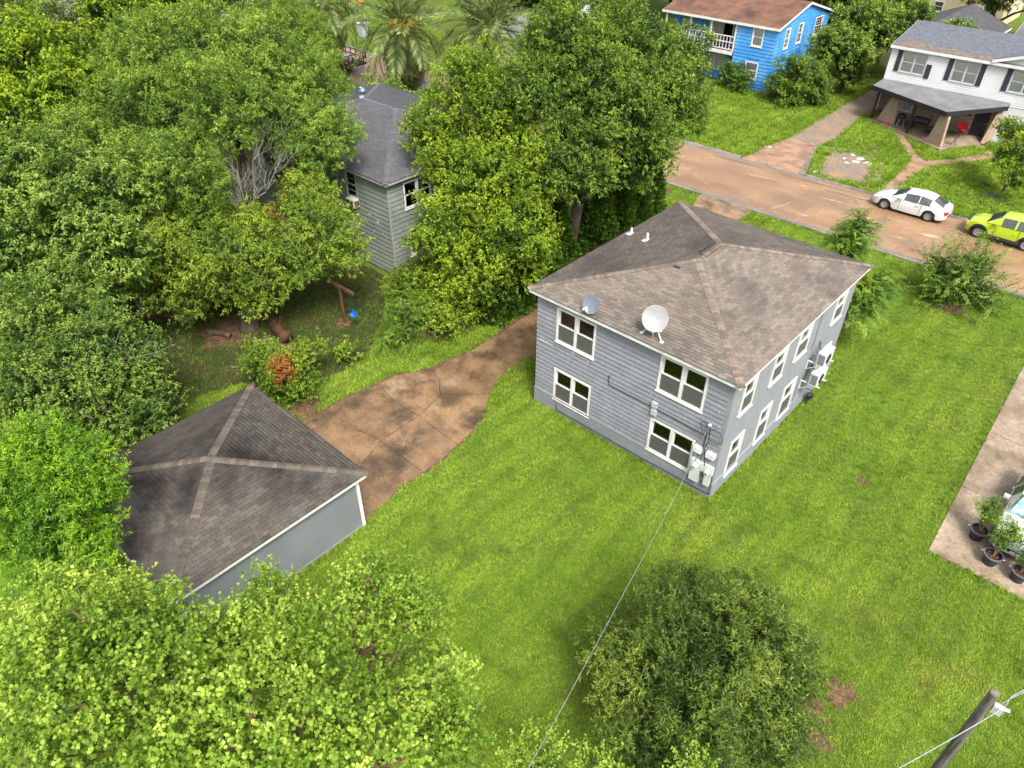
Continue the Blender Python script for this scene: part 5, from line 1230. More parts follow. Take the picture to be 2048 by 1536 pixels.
obj('backrest', MB().add([(-.38, .16, .55), (.38, .16, .55), (.36, .40, 1.0), (0, .46, 1.05), (-.36, .40, 1.0), (0, .28, .52)], [(0, 5, 3, 4), (5, 1, 2, 3)]), REDF, rd_); obj('cushion', MB().box(-.17, .17, -.12, .12, .46, .54), WHITE, rd_)
for x, y in ((-.35, -.3), (.35, -.3), (-.35, .3), (.35, .3)): obj('leg', MB().tube([(x, y, 0), (-x * .8, -y * .2, .62)], .014, 5), DARKM, rd_)
st = at('folding_stool', 'dark folding stand behind the right porch fin', 'stand', -5.15, 45.75)
for s in (1, -1): obj('leg', MB().tube([(-.2, s * .15, 0), (.2, s * .15, .8)], .018, 5).tube([(.2, s * .15, 0), (-.2, s * .15, .8)], .018, 5), DARKM, st)
obj('top', MB().box(-.22, .22, -.18, .18, .8, .83), DARKM, st)
TERR = mat('terracotta', (.38, .13, .07), (.30, .10, .055), 4, .85)
fl = leaf_mat('porch_plant_leaf', (.03, .06, .02), (.06, .10, .03), (.14, .10, .03))
for i, (x, y, lab) in enumerate(((-12.0, 48.1, 'potted plant beside the leftmost porch post'), (-11.6, 48.35, 'small red potted plant behind the left brick fin'))):
    pp = at('potted_plant', lab, 'potted plant', x, y, group='pots on the porch'); obj('pot', MB().lathe([(.001, 0), (.13, 0), (.18, .3), (.16, .3), (.001, .26)], 14), TERR, pp, angle=40)
    rng = np.random.default_rng(i); n = 160; c = rng.normal(0, .14, (n, 3)) + (0, 0, .45); d = rng.normal(0, .09, (n, 3)); e = rng.normal(0, .05, (n, 3))
    V = np.stack([c - d, c + e, c + d, c - e], 1).reshape(-1, 3); obj('foliage', fast_mesh('foliage', V, np.arange(4 * n).reshape(n, 4), rng.random(n)), fl, pp)
br_ = at('traffic_bucket', 'small orange red pot standing against the left brick fin', 'bucket', -10.75, 47.15); obj('tub', MB().lathe([(.001, 0), (.09, 0), (.12, .26), (.10, .26), (.001, .05)], 12), mat('orange_red', (.7, .08, .03), None, 4, .5), br_); obj('handle', MB().tube([(-.12, 0, .26), (0, 0, .36), (.12, 0, .26)], .008, 5), STEEL, br_)

# ------------------------------------------------------------------ small things in the yards
tp_ = thing('clothesline_post', 'rusty T-shaped clothesline post in the shady yard', 'post', (-19.83, -1.87, 0)); RUSTP = mat('rusty_pipe', (.12, .05, .026), (.07, .032, .02), 3, .85)
obj('post', MB().box(-.055, .055, -.055, .055, 0, 2.05), RUSTP, tp_); obj('crossbar', MB().box(-.95, 1.1, -.065, .065, 2.05, 2.19), RUSTP, tp_)
sg = thing('swing_seat', 'blue plastic swing seat hanging under the T-shaped post', 'swing', (-19.0, -1.87, .75)); obj('seat', MB().add([(-.22, -.1, .05), (0, -.1, 0), (.22, -.1, .05), (-.22, .1, .05), (0, .1, 0), (.22, .1, .05), (-.22, .13, .3), (.22, .13, .3)], [(0, 1, 4, 3), (1, 2, 5, 4), (3, 4, 5, 7, 6)]), mat('blue_plastic', (.02, .14, .42), None, 4, .4), sg)
for s in (1, -1): obj('rope', MB().tube([(s * .22, 0, .05), (s * .05, 0, 1.30)], .012, 4), DARKM, sg)
bk = thing('bucket', 'grey plastic bucket standing in the shade under the trees', 'bucket', (-28.5, -8.1, 0)); obj('tub', MB().lathe([(.001, .02), (.32, .0), (.40, .7), (.42, .72), (.37, .72), (.33, .3), (.001, .25)], 20), mat('grey_plastic', (.17, .18, .23), None, 4, .5), bk, angle=40); obj('rim', MB().lathe([(.40, .66), (.44, .66), (.44, .72), (.41, .72)], 20), mat('grey_plastic', (.17, .18, .23)), bk)
REDW = mat('rotting_red_wood', (.11, .048, .026), (.055, .028, .018), 2.5, .95, .15, stain=(.04, .026, .02), sscale=2, samt=.8)
for i, (a, b, r0, lab, m_) in enumerate((((-22.8, -4.4, .25), (-20.4, -4.85, .3), .30, 'thick reddish fallen log beside the old oak', REDW), ((-24.0, -7.1, .15), (-22.8, -6.5, .15), .16, 'dark rotten log lying in front of the old oak', BARK), ((-21.7, -6.1, .08), (-21.1, -5.3, .1), .07, 'short pale split branch on the grass', DEADW), ((-20.5, -7.9, .06), (-19.4, -6.1, .07), .06, 'thin dark branch lying beside the low bushes', BARK))):
    t_ = thing('fallen_log', lab, 'log', a); q = Vector(b) - Vector(a); n_ = 6
    pts = [q * (k / n_) + Vector((0, random.uniform(-.05, .05), random.uniform(-.02, .04))) for k in range(n_ + 1)]
    obj('stem', MB().tube(pts, [r0 * random.uniform(.75, 1.1) for _ in pts], 8), m_, t_, smooth=True)
    obj('stub', MB().tube([q * .6, q * .6 + Vector((.1, .15, r0 * 2.2))], [r0 * .4, r0 * .2], 6), m_, t_)
rk = MB().add([(-.5, -.35, 0), (.45, -.4, 0), (.55, .3, 0), (-.4, .4, 0), (-.3, -.2, .35), (.3, -.22, .42), (.32, .18, .38), (-.22, .24, .3)], [(0, 1, 5, 4), (1, 2, 6, 5), (2, 3, 7, 6), (3, 0, 4, 7), (4, 5, 6, 7)]).mesh('rock'); rk.materials.append(mat('pale_rock', (.5, .47, .42), (.38, .35, .31), 5, .9))
for i, (x, y, s) in enumerate(((-15.73, 35.9, .55), (-10.9, 33.6, .6), (-10.2, 38.7, .5), (-9.4, 38.3, .7), (-8.7, 39.2, .45), (-9.5, 37.5, .6), (-10.4, 37.6, .35), (-8.6, 37.8, .8), (-9.9, 36.9, .4), (-7.9, 38.6, .5))):
    o = bpy.data.objects.new('rock', rk); COL.objects.link(o); o.location = (x, y, 0); o.rotation_euler = (0, 0, i * 1.3); o.scale = (s, s * .8, s * .35)
    tag(o, ('lone pale stone on the lawn edge of the apron', 'lone pale stone in the mud beside the kerb', 'leftmost pale stone of the row on the mud patch', 'broad pale stone in the middle of the mud patch', 'pale stone at the back of the mud patch', 'pale stone just in front of the broad middle one', 'smallest pale stone on the mud patch', 'largest flat pale stone on the mud patch', 'pale stone on the mud patch nearest the street', 'rightmost pale stone on the mud patch')[i], 'rock', 'broken stones on the mud patch')
mh = thing('manhole_cover', 'round concrete manhole cover in the lawn behind the parked cars', 'manhole cover', (-.14, 37.8, 0)); obj('collar', MB().lathe([(.75, -.02), (.75, .06), (.45, .08), (.45, .02)], 24), KERBM, mh); obj('lid', MB().lathe([(.44, .03), (.44, .075), (.001, .08)], 24), DARKM, mh)
wood = mat('grey_pole_wood', (.17, .16, .145), (.045, .04, .035), 3, .9, .2, stretch=(3, 3, .35), bump=.6, bscale=12)
up_ = thing('utility_pole', 'weathered wooden utility pole at the lower edge with silver wires', 'utility pole', (9.08, -8.15, 0))
obj('pole', MB().tube([(0, 0, -.2), (.0, .0, 4), (-.04, 0, 8.0)], [.115, .098, .084], 14), wood, up_, smooth=False); obj('cap', MB().lathe([(.085, 0), (.07, .02), (.001, .035)], 14, 'z', (-.04, 0, 8.0)), mat('pole_end_grain', (.17, .15, .12), (.10, .085, .07), 12, .9), up_)
obj('clamp', MB().box(.06, .22, -.05, .05, 7.55, 7.75).tube([(.12, 0, 7.7), (.3, .05, 7.72)], .035, 6), STEEL, up_)
cable('pole_wire', 'twisted silver wire passing in front of the utility pole', [(11.0, -4.9, 8.2), (9.47, -7.48, 7.76), (9.22, -8.25, 7.72), (8.29, -10.43, 7.75), (7.0, -13.4, 8.1)], .011, WIREM, 10)
cable('pole_wire', 'white wire clamped to the top of the utility pole', [(9.22, -8.1, 7.74), (9.45, -7.7, 7.95), (10.5, -6.0, 8.4)], .008, WIREM, 10)

# ------------------------------------------------------------------ vegetation
def norm(a): return a / np.maximum(np.linalg.norm(a, axis=-1, keepdims=True), 1e-6)
LEAF_TRIS = [0]
def crown_mesh(name, lobes, sp, seed, origin=(0, 0, 0)):
    """leaf blades on shoots, shoots in clumps, clumps over the lobes of a crown"""
    rng = np.random.default_rng(seed); L1 = np.array([l[:4] for l in lobes], float) * (1, 1, 1, sp.get('shrink', .84)); org = np.array(origin, float); Lb = []
    for (x, y, z, r) in L1:                       # every lobe breaks up into smaller tufts with gaps between them
        ns = sp.get('sub', 15); d = norm(rng.normal(size=(ns * 2, 3)) + (0, 0, .25)); ch = [0]
        for _ in range(ns - 1):
            dist = np.min(np.linalg.norm(d[:, None] - d[ch][None], axis=2), axis=1); ch.append(int(np.argmax(dist)))
        for q in d[ch]:
            rr_ = r * sp.get('subr', .40) * rng.uniform(.7, 1.25); Lb.append((*(np.array((x, y, z)) + q * (r * rng.uniform(.62, .84)) * (1, 1, sp.get('flat', .85))), rr_))
    Lb = np.array(Lb)
    CP, CD, CR = [], [], []
    for i, (x, y, z, r) in enumerate(Lb):
        rz = r * sp.get('flat', .85); n = int(4 * math.pi * r * r * sp['cd'] * .72)
        d = norm(rng.normal(size=(n, 3))); keep = (d[:, 2] > -.35) | (rng.random(n) < .45); d = d[keep]
        rad = 1.0 - np.abs(rng.normal(0, sp.get('rough', .16), len(d))) + sp.get('out', .08) * rng.random(len(d))
        # lumpy lobes: a few low-frequency bumps
        for _ in range(5):
            b = norm(rng.normal(size=3)); rad += sp.get('lump', .14) * np.clip((d @ b - .55) * 2.2, 0, 1) * rng.choice([-1, 1.])
        p = np.array((x, y, z)) + d * rad[:, None] * (r, r, rz)
        ok = np.ones(len(p), bool)
        for j, (a, b, c, q) in enumerate(Lb):
            if j != i: ok &= np.linalg.norm((p - (a, b, c)) / (q, q, q * sp.get('flat', .85)), axis=1) > .78
        ok &= p[:, 2] > sp.get('zmin', .05)
        CP.append(p[ok]); CD.append(d[ok]); CR.append(np.full(ok.sum(), r))
    CP, CD = np.concatenate(CP), np.concatenate(CD); nc = len(CP); cs, k = sp['cs'], sp['k']
    crnd = rng.random(nc)
    P = np.repeat(CP, cs, 0) + rng.normal(0, sp['cl'], (nc * cs, 3)) * (1, 1, .75)
    D = np.repeat(CD, cs, 0); ax = norm(D * sp.get('outw', .7) + np.array((0, 0, sp.get('up', .5))) + rng.normal(0, .45, P.shape))
    sl = sp['sl'] * rng.uniform(.6, 1.25, len(P)); cr = np.repeat(crnd, cs)
    t = (np.arange(k) + .5) / k
    B = (P[:, None] + ax[:, None] * (t[None, :, None] * sl[:, None, None])).reshape(-1, 3)
    B[:, 2] -= (np.tile(t, len(P)) ** 2) * sp.get('sag', 0) * np.repeat(sl, k)
    A = np.repeat(ax, k, 0); O = np.repeat(D, k, 0)
    if sp.get('pinnate'):
        side0 = norm(np.cross(ax, norm(np.array((0, 0, 1.)) + rng.normal(0, .3, ax.shape)))); sg = np.tile(np.where(np.arange(k) % 2, 1., -1.), len(P))
        S_ = np.repeat(side0, k, 0) * sg[:, None]
    else:
        S_ = norm(np.cross(A, rng.normal(size=A.shape)))
    al = sp.get('al', .9); dr = norm(A * math.cos(al) + S_ * math.sin(al) + np.array((0, 0, -sp.get('droop', .15))) + rng.normal(0, sp.get('wild', .2), A.shape))
    up_n = norm(np.array((0, 0, .8)) + O * .35 + rng.normal(0, sp.get('nrand', .45), A.shape)); wv = norm(np.cross(dr, up_n))
    ll = (sp['ll'] * rng.uniform(.65, 1.2, len(B)))[:, None]; lw = (sp['lw'] * rng.uniform(.7, 1.2, len(B)))[:, None]
    if sp.get('taper'): f = (1 - .6 * np.tile(np.abs(t * 2 - .8), len(P)) ** 2)[:, None]; ll = ll * f
    fo = norm(np.cross(wv, dr)) * lw * .18
    v0 = B; v1 = B + dr * ll * .42 + wv * lw * .5 + fo; v2 = B + dr * ll - np.array((0, 0, 1.)) * ll * .12; v3 = B + dr * ll * .42 - wv * lw * .5 + fo
    V = np.stack([v0, v1, v2, v3], 1).reshape(-1, 3)
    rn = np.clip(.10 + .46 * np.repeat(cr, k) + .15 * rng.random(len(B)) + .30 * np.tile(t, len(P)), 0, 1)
    # inner leaves that close the crown, coloured dark to paint its inner shade
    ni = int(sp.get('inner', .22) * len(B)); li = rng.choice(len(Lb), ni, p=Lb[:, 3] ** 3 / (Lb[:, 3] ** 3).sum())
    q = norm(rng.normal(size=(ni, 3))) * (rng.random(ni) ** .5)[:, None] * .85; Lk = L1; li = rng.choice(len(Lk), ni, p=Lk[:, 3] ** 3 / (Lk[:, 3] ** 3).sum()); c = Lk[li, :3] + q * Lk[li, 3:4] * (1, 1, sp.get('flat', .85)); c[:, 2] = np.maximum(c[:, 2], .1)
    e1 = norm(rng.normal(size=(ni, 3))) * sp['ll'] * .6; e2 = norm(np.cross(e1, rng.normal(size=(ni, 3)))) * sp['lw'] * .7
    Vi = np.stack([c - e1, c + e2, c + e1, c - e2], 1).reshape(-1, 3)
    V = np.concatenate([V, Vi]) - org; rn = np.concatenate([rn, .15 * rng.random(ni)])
    F = np.arange(len(V)).reshape(-1, 4); LEAF_TRIS[0] += 2 * len(F)
    return fast_mesh(name, V, F, rn), CP - org

def branch(mb, p, q, r0, r1, rng, n=5, wob=.12, sides=7):
    p, q = Vector(p), Vector(q); L = (q - p).length; pts = []
    for i in range(n + 1):
        t = i / n; w_ = Vector((rng.uniform(-1, 1), rng.uniform(-1, 1), rng.uniform(-.5, .5))) * wob * L * .5 * math.sin(math.pi * t)
        pts.append(p.lerp(q, t) + w_)
    mb.tube(pts, [r0 + (r1 - r0) * i / n for i in range(n + 1)], sides)
    return pts

def make_tree(name, label, cat, base, lobes, sp, lm, trunk_r=.25, seed=1, group=None, bark=None, fork=.35, twigs=40, extra=None, leaders=1):
    """tapered trunk, one limb to each lobe, twigs to outer clumps, leafy crown"""
    rng = random.Random(seed); bark = bark or BARK
    t = thing(name, label, cat, base, group=group)
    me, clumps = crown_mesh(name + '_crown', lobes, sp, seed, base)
    L0 = [(l[0] - base[0], l[1] - base[1], l[2] - base[2], l[3]) for l in lobes]
    cz = sum(l[2] for l in L0) / len(L0); cx = sum(l[0] for l in L0) / len(L0); cy = sum(l[1] for l in L0) / len(L0)
    fz = max(.25, cz * fork); f = Vector((cx * .25, cy * .25, fz))
    if trunk_r > 0:
        fl = MB(); pts = [Vector((0, 0, -.1)), Vector((0, 0, .15)), Vector((0, 0, 0)).lerp(f, .5) + Vector((rng.uniform(-.1, .1), rng.uniform(-.1, .1), 0)), f]
        fl.tube(pts, [trunk_r * 1.45, trunk_r * 1.12, trunk_r * .95, trunk_r * .82], 10)
        obj('trunk', fl, bark, t, smooth=True)
        for l in L0:
            mb = MB(); end = Vector(l[:3]) + Vector((0, 0, l[3] * .15)); pts = branch(mb, f - Vector((0, 0, .05)), end, trunk_r * .55, .035, rng, 6, .18)
            cs = [Vector(c) for c in clumps if (Vector(c) - Vector(l[:3])).length < l[3] * 1.1]; rng.shuffle(cs)
            for c in cs[:max(2, twigs // len(L0))]:
                p0 = pts[rng.choice((3, 4, 5))]; branch(mb, p0, c, .035 + trunk_r * .06, .008, rng, 3, .15, 5)
            obj('limb', mb, bark, t, smooth=True)
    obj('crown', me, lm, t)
    return t

def copy_tree(src, loc, rz, sc, label, group=None):
    r = src.copy(); COL.objects.link(r); r.location = loc; r.rotation_euler = (0, 0, rz); r.scale = (sc, sc, sc); r['label'] = label
    if group: r['group'] = group
    for ch in src.children:
        c = ch.copy(); COL.objects.link(c); c.parent = r
    return r

LT = dict(
 ash=[(-17.1, 11.6, 10.8, 2.77), (-16.9, 16.6, 10.2, 3.35), (-13.7, 16.0, 8.6, 2.78), (-14.7, 11.6, 8.6, 3.26), (-16.0, 8.2, 9.8, 2.06), (-13.1, 13.0, 6.6, 2.36), (-13.5, 8.3, 7, 2.03), (-16.6, 21.2, 9.2, 1.98)],
 lime=[(-19.8, 7.8, 9.6, 1.91), (-17.4, 7.5, 8.6, 2.23), (-20.1, 5.9, 7.6, 2.02), (-15.1, 6.2, 6.8, 2.0), (-17.2, 5.0, 6.2, 2.55), (-16.6, 2.4, 4.4, 1.97), (-14.2, 4.0, 4.4, 2.3), (-14.8, 2.5, 2.6, 1.71), (-21.6, 5.7, 7.2, 0.97)],
 half=[(-24.6, -6.0, 6, 1.67), (-22.2, -6.5, 4.5, 1.84), (-21.2, -4.3, 4, 1.61), (-20.5, -2.0, 4.7, 1.74), (-19.6, -1.3, 4.2, 1.19), (-21.6, -5.5, 2.8, 1.38), (-23.9, -7.4, 5, 1.39), (-22.3, -1.1, 5.6, 1.29), (-21.7, -4.4, 5.6, .95), (-22.9, -5.0, 5.4, 1.0), (-21.3, -3.3, 3.2, 1.3), (-23.2, -7.6, 3, 1.35), (-24.6, -8.6, 3, 1.25)],
 oakA=[(-28.9, 1.2, 10.4, 2.5), (-26.6, 2.4, 9.2, 2.0), (-23.9, 0.6, 7.6, 1.95), (-27.6, -0.2, 9.5, 2.3), (-23.6, 1.6, 8, 1.35), (-25.6, 0.2, 8, 2.0)],
 oakB=[(-30.9, -2.4, 10.5, 2.79), (-26.5, -3.0, 9.5, 2.55), (-29.5, -4.6, 9, 2.4), (-30.4, -7.0, 7.6, 2.14), (-25.2, -6.4, 7.6, 2.43), (-26.9, -8.2, 6.5, 1.85), (-32.1, 0.3, 11, 2.16)],
 yel=[(-40.6, -6.2, 9.5, 2.97), (-37.5, -5.9, 8.6, 1.99), (-36.9, -8.3, 7.6, 2.6), (-37.3, -7.5, 6, 1.99)],
 yel2=[(-49.7, 3.6, 9, 3.22), (-46.2, 3.3, 8, 2.04), (-49.6, 2.0, 8, 1.92)],
 olive=[(-53.1, 0.6, 8, 2.67), (-49.0, -0.8, 7, 2.09)],
 broad=[(-28.4, -10.7, 8, 2.26), (-25.7, -9.5, 7.5, 2.14), (-26.4, -11.9, 6.5, 2.42), (-24.2, -10.3, 6, 1.96), (-25.6, -13.3, 5, 1.9), (-23.5, -12.1, 4.6, 1.58)],
 shade=[(-21.6, -13.7, 5, 1.94), (-19.3, -12.6, 4.5, 1.4), (-18.6, -11.6, 4, 0.75), (-19.1, -14.0, 3.6, 2.07), (-17.8, -12.8, 2.6, 1.62), (-19.6, -15.7, 3.6, 1.97), (-18.5, -14.2, 1.8, 1.33)],
 cone=[(-11.5, -17.4, 6.8, 1.28), (-11.0, -16.6, 6.2, 1.2), (-10.6, -18.1, 5.6, 1.67), (-10.1, -17.6, 4.6, 1.21), (-11.1, -16.0, 5.6, 0.49), (-10.7, -16.7, 5, 0.81)],
 tallow=[(-2.9, -19.1, 9.3, 1.0), (-5.3, -18.9, 7.5, 1.0), (-6.2, -18.4, 6.7, .9), (-4.9, -18.0, 7.2, .8), (-2.3, -17.9, 8.8, .92), (-1.5, -16.8, 8.4, .95), (-3.4, -17.4, 8, .55), (-2.6, -15.7, 7.5, .62), (-0.8, -17.8, 9, 1.44), (-1.5, -19.3, 9.5, 1.44), (-0.7, -16.0, 8, 1.13), (-1.3, -13.9, 7, 0.92), (-0.5, -13.6, 6.6, 0.75), (1.2, -16.5, 8.6, 1.29), (1.2, -14.8, 7.6, 0.91), (2.2, -15.2, 7.6, 0.64), (0.7, -18.1, 9.5, 1.13)],
 willow=[(4.0, -8.2, 3, 2.14), (2.5, -8.8, 2.5, 1.38), (5.2, -6.7, 2.5, 1.35), (3.0, -7.0, 2.8, 1.49), (4.1, -9.7, 2.5, 1.82), (5.7, -7.9, 2, 1.48), (4.0, -5.9, 2.6, 1.38)],
 sprout=[(2.8, -13.2, 4, 0.86), (3.8, -12.5, 4, 0.62), (5.4, -11.1, 4, 0.56)],
 bushm=[(-17.1, 2.0, 1.9, 1.53), (-15.6, 2.6, 1.4, 1.39), (-18.3, 1.1, 1.5, 1.17), (-15.2, 0.8, 0.9, 1.11), (-15.6, 3.4, 1.9, 1.14), (-16.3, 0.5, 1.2, 1.12)],
 fern=[(-16.7, -0.8, 1.6, 0.98), (-15.8, -1.1, 1.0, 0.96), (-16.2, -1.9, 0.6, 0.73)],
 bushl=[(-18.1, -7.4, 1.2, 0.98), (-16.8, -6.6, 1.4, 1.02), (-16.7, -7.6, 0.8, 1.02), (-16.9, -5.7, 1.7, 0.64), (-19.2, -7.0, 1.3, 0.6), (-16.1, -7.0, 0.8, 0.79)],
 mimosa=[(-1.9, 15.5, 4.9, 0.75), (-2.0, 14.6, 4.4, 0.85), (-0.4, 14.2, 3, 1.0), (-0.4, 13.3, 2.6, 0.93)],
 shrubr=[(1.9, 21.4, 1.2, 1.5), (3.2, 21.7, 0.8, 1.3), (1.0, 21.2, 1.8, 1.0), (2.4, 22.5, 1.8, 1.2), (1.9, 20.4, 0.7, 0.92)],
 blued=[(-25.7, 47.6, 1.4, 1.1), (-24.3, 47.2, 1, 1.1)],
 bluea=[(-19.7, 48.2, 2.2, 2.1), (-20.4, 46.9, 1.2, 1.5), (-18.0, 48.6, 1.3, 1.7), (-18.9, 46.6, 0.9, 1.5)],
 blueb=[(-18.7, 52.6, 4.0, 2.3), (-16.9, 52.4, 3.8, 2.0), (-18.4, 57.0, 5.0, 2.8), (-16.6, 57.2, 4.8, 2.2), (-16.6, 53.0, 2, 1.6)],
 edge=[(-.9, 40.4, 3.6, 1.35), (0.0, 38.4, 2.7, 1.5), (0.9, 37.2, 1.7, 1.1)],
 dark=[(-37.0, 44.5, 5.5, 3.1), (-36.5, 42.2, 4, 2.5), (-38.6, 38.6, 4.5, 2.15)],
)
def SP(**k):
    d = dict(cd=2.6, cs=6, k=9, cl=.17, sl=.36, ll=.18, lw=.075, lump=.10); d.update(k); return d
# leaf colours: dark, middle, light (real-world reflectance)
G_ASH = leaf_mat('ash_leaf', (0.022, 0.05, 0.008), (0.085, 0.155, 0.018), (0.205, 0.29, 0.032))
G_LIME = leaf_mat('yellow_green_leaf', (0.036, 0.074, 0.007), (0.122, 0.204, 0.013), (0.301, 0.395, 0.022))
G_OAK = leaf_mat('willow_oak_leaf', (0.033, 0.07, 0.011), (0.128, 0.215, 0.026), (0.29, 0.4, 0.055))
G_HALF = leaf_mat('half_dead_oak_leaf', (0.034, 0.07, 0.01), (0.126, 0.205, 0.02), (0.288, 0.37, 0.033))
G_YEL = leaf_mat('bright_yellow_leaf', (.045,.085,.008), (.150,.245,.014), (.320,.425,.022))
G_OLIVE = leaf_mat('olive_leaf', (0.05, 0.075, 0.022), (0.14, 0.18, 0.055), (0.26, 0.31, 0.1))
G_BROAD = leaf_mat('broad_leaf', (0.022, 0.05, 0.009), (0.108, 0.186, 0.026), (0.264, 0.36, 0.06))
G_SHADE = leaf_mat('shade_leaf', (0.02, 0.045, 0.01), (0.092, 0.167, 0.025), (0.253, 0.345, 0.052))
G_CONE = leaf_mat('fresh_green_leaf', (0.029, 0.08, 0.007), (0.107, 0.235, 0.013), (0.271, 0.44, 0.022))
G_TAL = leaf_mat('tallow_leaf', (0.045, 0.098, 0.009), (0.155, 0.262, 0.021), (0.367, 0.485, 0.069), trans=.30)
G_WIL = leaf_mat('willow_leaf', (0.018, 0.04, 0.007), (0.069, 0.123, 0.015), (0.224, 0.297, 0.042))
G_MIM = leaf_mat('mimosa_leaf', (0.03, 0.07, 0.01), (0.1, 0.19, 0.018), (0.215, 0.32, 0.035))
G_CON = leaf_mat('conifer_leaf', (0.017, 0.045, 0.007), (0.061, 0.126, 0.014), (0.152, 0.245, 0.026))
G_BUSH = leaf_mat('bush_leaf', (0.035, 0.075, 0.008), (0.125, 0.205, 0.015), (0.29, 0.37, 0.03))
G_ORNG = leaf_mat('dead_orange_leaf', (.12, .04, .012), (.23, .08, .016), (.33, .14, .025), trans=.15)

S_ASH = SP(ll=.17, lw=.072, cd=4.2, k=10)
T = {}
T['ash'] = make_tree('ash_tree', 'tall dark green tree with a bare lower trunk beside the grey house', 'tree', (-15.5, 10.7, 0), LT['ash'], dict(S_ASH, shrink=.9), G_ASH, .34, 1, fork=.40, bark=BARK)
T['lime'] = make_tree('yellow_green_tree', 'yellow-green leafy tree in front of the green-grey house', 'tree', (-18.2, 5.3, 0), LT['lime'], SP(shrink=0.92, ll=.145, lw=.07, up=.75, outw=.6, cd=4.6, k=10), G_LIME, .22, 2, fork=.3)
T['half'] = make_tree('old_oak_tree', 'old half-dead oak with split trunk and grey dead branches', 'tree', (-22.9, -5.4, 0), LT['half'], SP(shrink=1.0, ll=.18, lw=.044, droop=.35, cd=4.2), G_HALF, .42, 3, fork=.42)
T['oakA'] = make_tree('willow_oak_tree', 'willow oak leaning over the left end of the slate roof', 'tree', (-26.8, -.6, 0), LT['oakA'], SP(shrink=0.97, ll=.17, lw=.042, droop=.2, cd=4.2, k=11, cs=6), G_OAK, .36, 4, group='willow oaks in the left yard')
T['oakB'] = make_tree('willow_oak_tree', 'broad willow oak filling the upper left behind the old oak', 'tree', (-28.5, -4.4, 0), LT['oakB'], SP(shrink=0.97, ll=.17, lw=.042, droop=.2, cd=4.2, k=11, cs=6), G_OAK, .4, 5, group='willow oaks in the left yard')
T['yel'] = make_tree('bright_green_tree', 'bright yellow tree at the upper left edge', 'tree', (-38.5, -7, 0), LT['yel'], SP(shrink=0.95, ll=.22, lw=.1, cd=2.6), G_YEL, .28, 6)
T['yel2'] = make_tree('bright_green_tree', 'dense yellow-green tree at the top edge left of the palms', 'tree', (-48.8, 3.2, 0), LT['yel2'], SP(ll=.24, lw=.12, cd=2.4), G_LIME, .28, 7)
T['olive'] = make_tree('olive_tree', 'dull olive green tree behind the bright yellow tree', 'tree', (-51.5, 0, 0), LT['olive'], SP(ll=.26, lw=.08, cd=2.2, up=.9), G_OLIVE, .25, 8)
T['broad'] = make_tree('broadleaf_tree', 'broad-leaved dark green tree at the left edge', 'tree', (-26.0, -11.4, 0), LT['broad'], SP(shrink=0.97, ll=.165, lw=.08, droop=.45, cd=4.0, cs=6), G_BROAD, .3, 9)
T['shade'] = make_tree('shady_tree', 'low dark tree with pale twigs behind the garage', 'tree', (-19.5, -14.0, 0), LT['shade'], SP(shrink=1.0, ll=.115, lw=.062, cd=5.6, cl=.16, sl=.32), G_SHADE, .2, 10, twigs=60, fork=.2)
T['cone'] = make_tree('fresh_green_tree', 'fresh green narrow-leaved tree at the garage rear corner', 'tree', (-11.2, -18.0, 0), LT['cone'], SP(ll=.125, lw=.028, cd=10, cs=9, k=10, cl=.13, sl=.32, up=.8, outw=.8), G_CONE, .16, 11)
T['tallow'] = make_tree('tallow_tree', 'large bright green heart-leaved tree in the foreground', 'tree', (-.6, -17.3, 0), LT['tallow'], SP(ll=.072, lw=.066, cd=17, cs=4, k=9, cl=.10, sl=.27, droop=.5, wild=.35, nrand=.6, rough=.24, inner=.05, out=.25, sub=12, subr=.34, shrink=1.0), G_TAL, .26, 12, bark=BARKR, twigs=150, fork=.45)
T['willow'] = make_tree('willow_bush', 'large round dark green willow-like bush on the front lawn of the picture', 'bush', (4.0, -7.9, 0), LT['willow'], SP(ll=.135, lw=.030, cd=9.5, cs=7, k=9, cl=.13, sl=.30, up=.75, outw=.8, rough=.2, flat=.9, sub=16, subr=.34, shrink=.97, lump=.2), G_WIL, .12, 13, fork=.12, twigs=60)
T['sprout'] = make_tree('sapling', 'bright sapling tips peeping in at the bottom edge', 'bush', (3.6, -12.6, 0), LT['sprout'], SP(ll=.068, lw=.05, cd=14, cs=4, k=8, cl=.12, sl=.35, up=1.2, sub=8), G_TAL, .07, 14, fork=.4)
T['bushm'] = make_tree('hedge_bush', 'loose green bush beside the driveway under the yellow-green tree', 'bush', (-16.6, 1.8, 0), LT['bushm'], SP(ll=.15, lw=.065, cd=5.5, cl=.2, sl=.4, up=.6), G_BUSH, .08, 15, fork=.2)
T['fern'] = make_tree('mimosa_bush', 'feathery mimosa bush hanging over the grass by the driveway', 'bush', (-16.3, -.6, 0), LT['fern'], SP(ll=.13, lw=.038, cd=4.5, cs=3, k=22, cl=.16, sl=.75, pinnate=1, al=1.2, sag=.45, droop=.2, wild=.06, nrand=.2, up=.25, outw=.9, taper=1, inner=.08), G_MIM, .05, 16, fork=.2)
T['bushl'] = make_tree('low_bush', 'low bright green bush with a dead orange patch behind the garage', 'bush', (-17.2, -7.0, 0), LT['bushl'], SP(ll=.12, lw=.055, cd=7, cl=.16, sl=.32, up=.6), G_BUSH, .06, 17, fork=.2)
me, _ = crown_mesh('orange_leaves', [(-16.35, -7.45, 1.95, .42), (-16.4, -7.6, 1.5, .34)], SP(ll=.12, lw=.06, cd=14, cs=5, cl=.1, sl=.25), 18, (-17.2, -7.0, 0)); obj('dead_leaves', me, G_ORNG, T['bushl'])
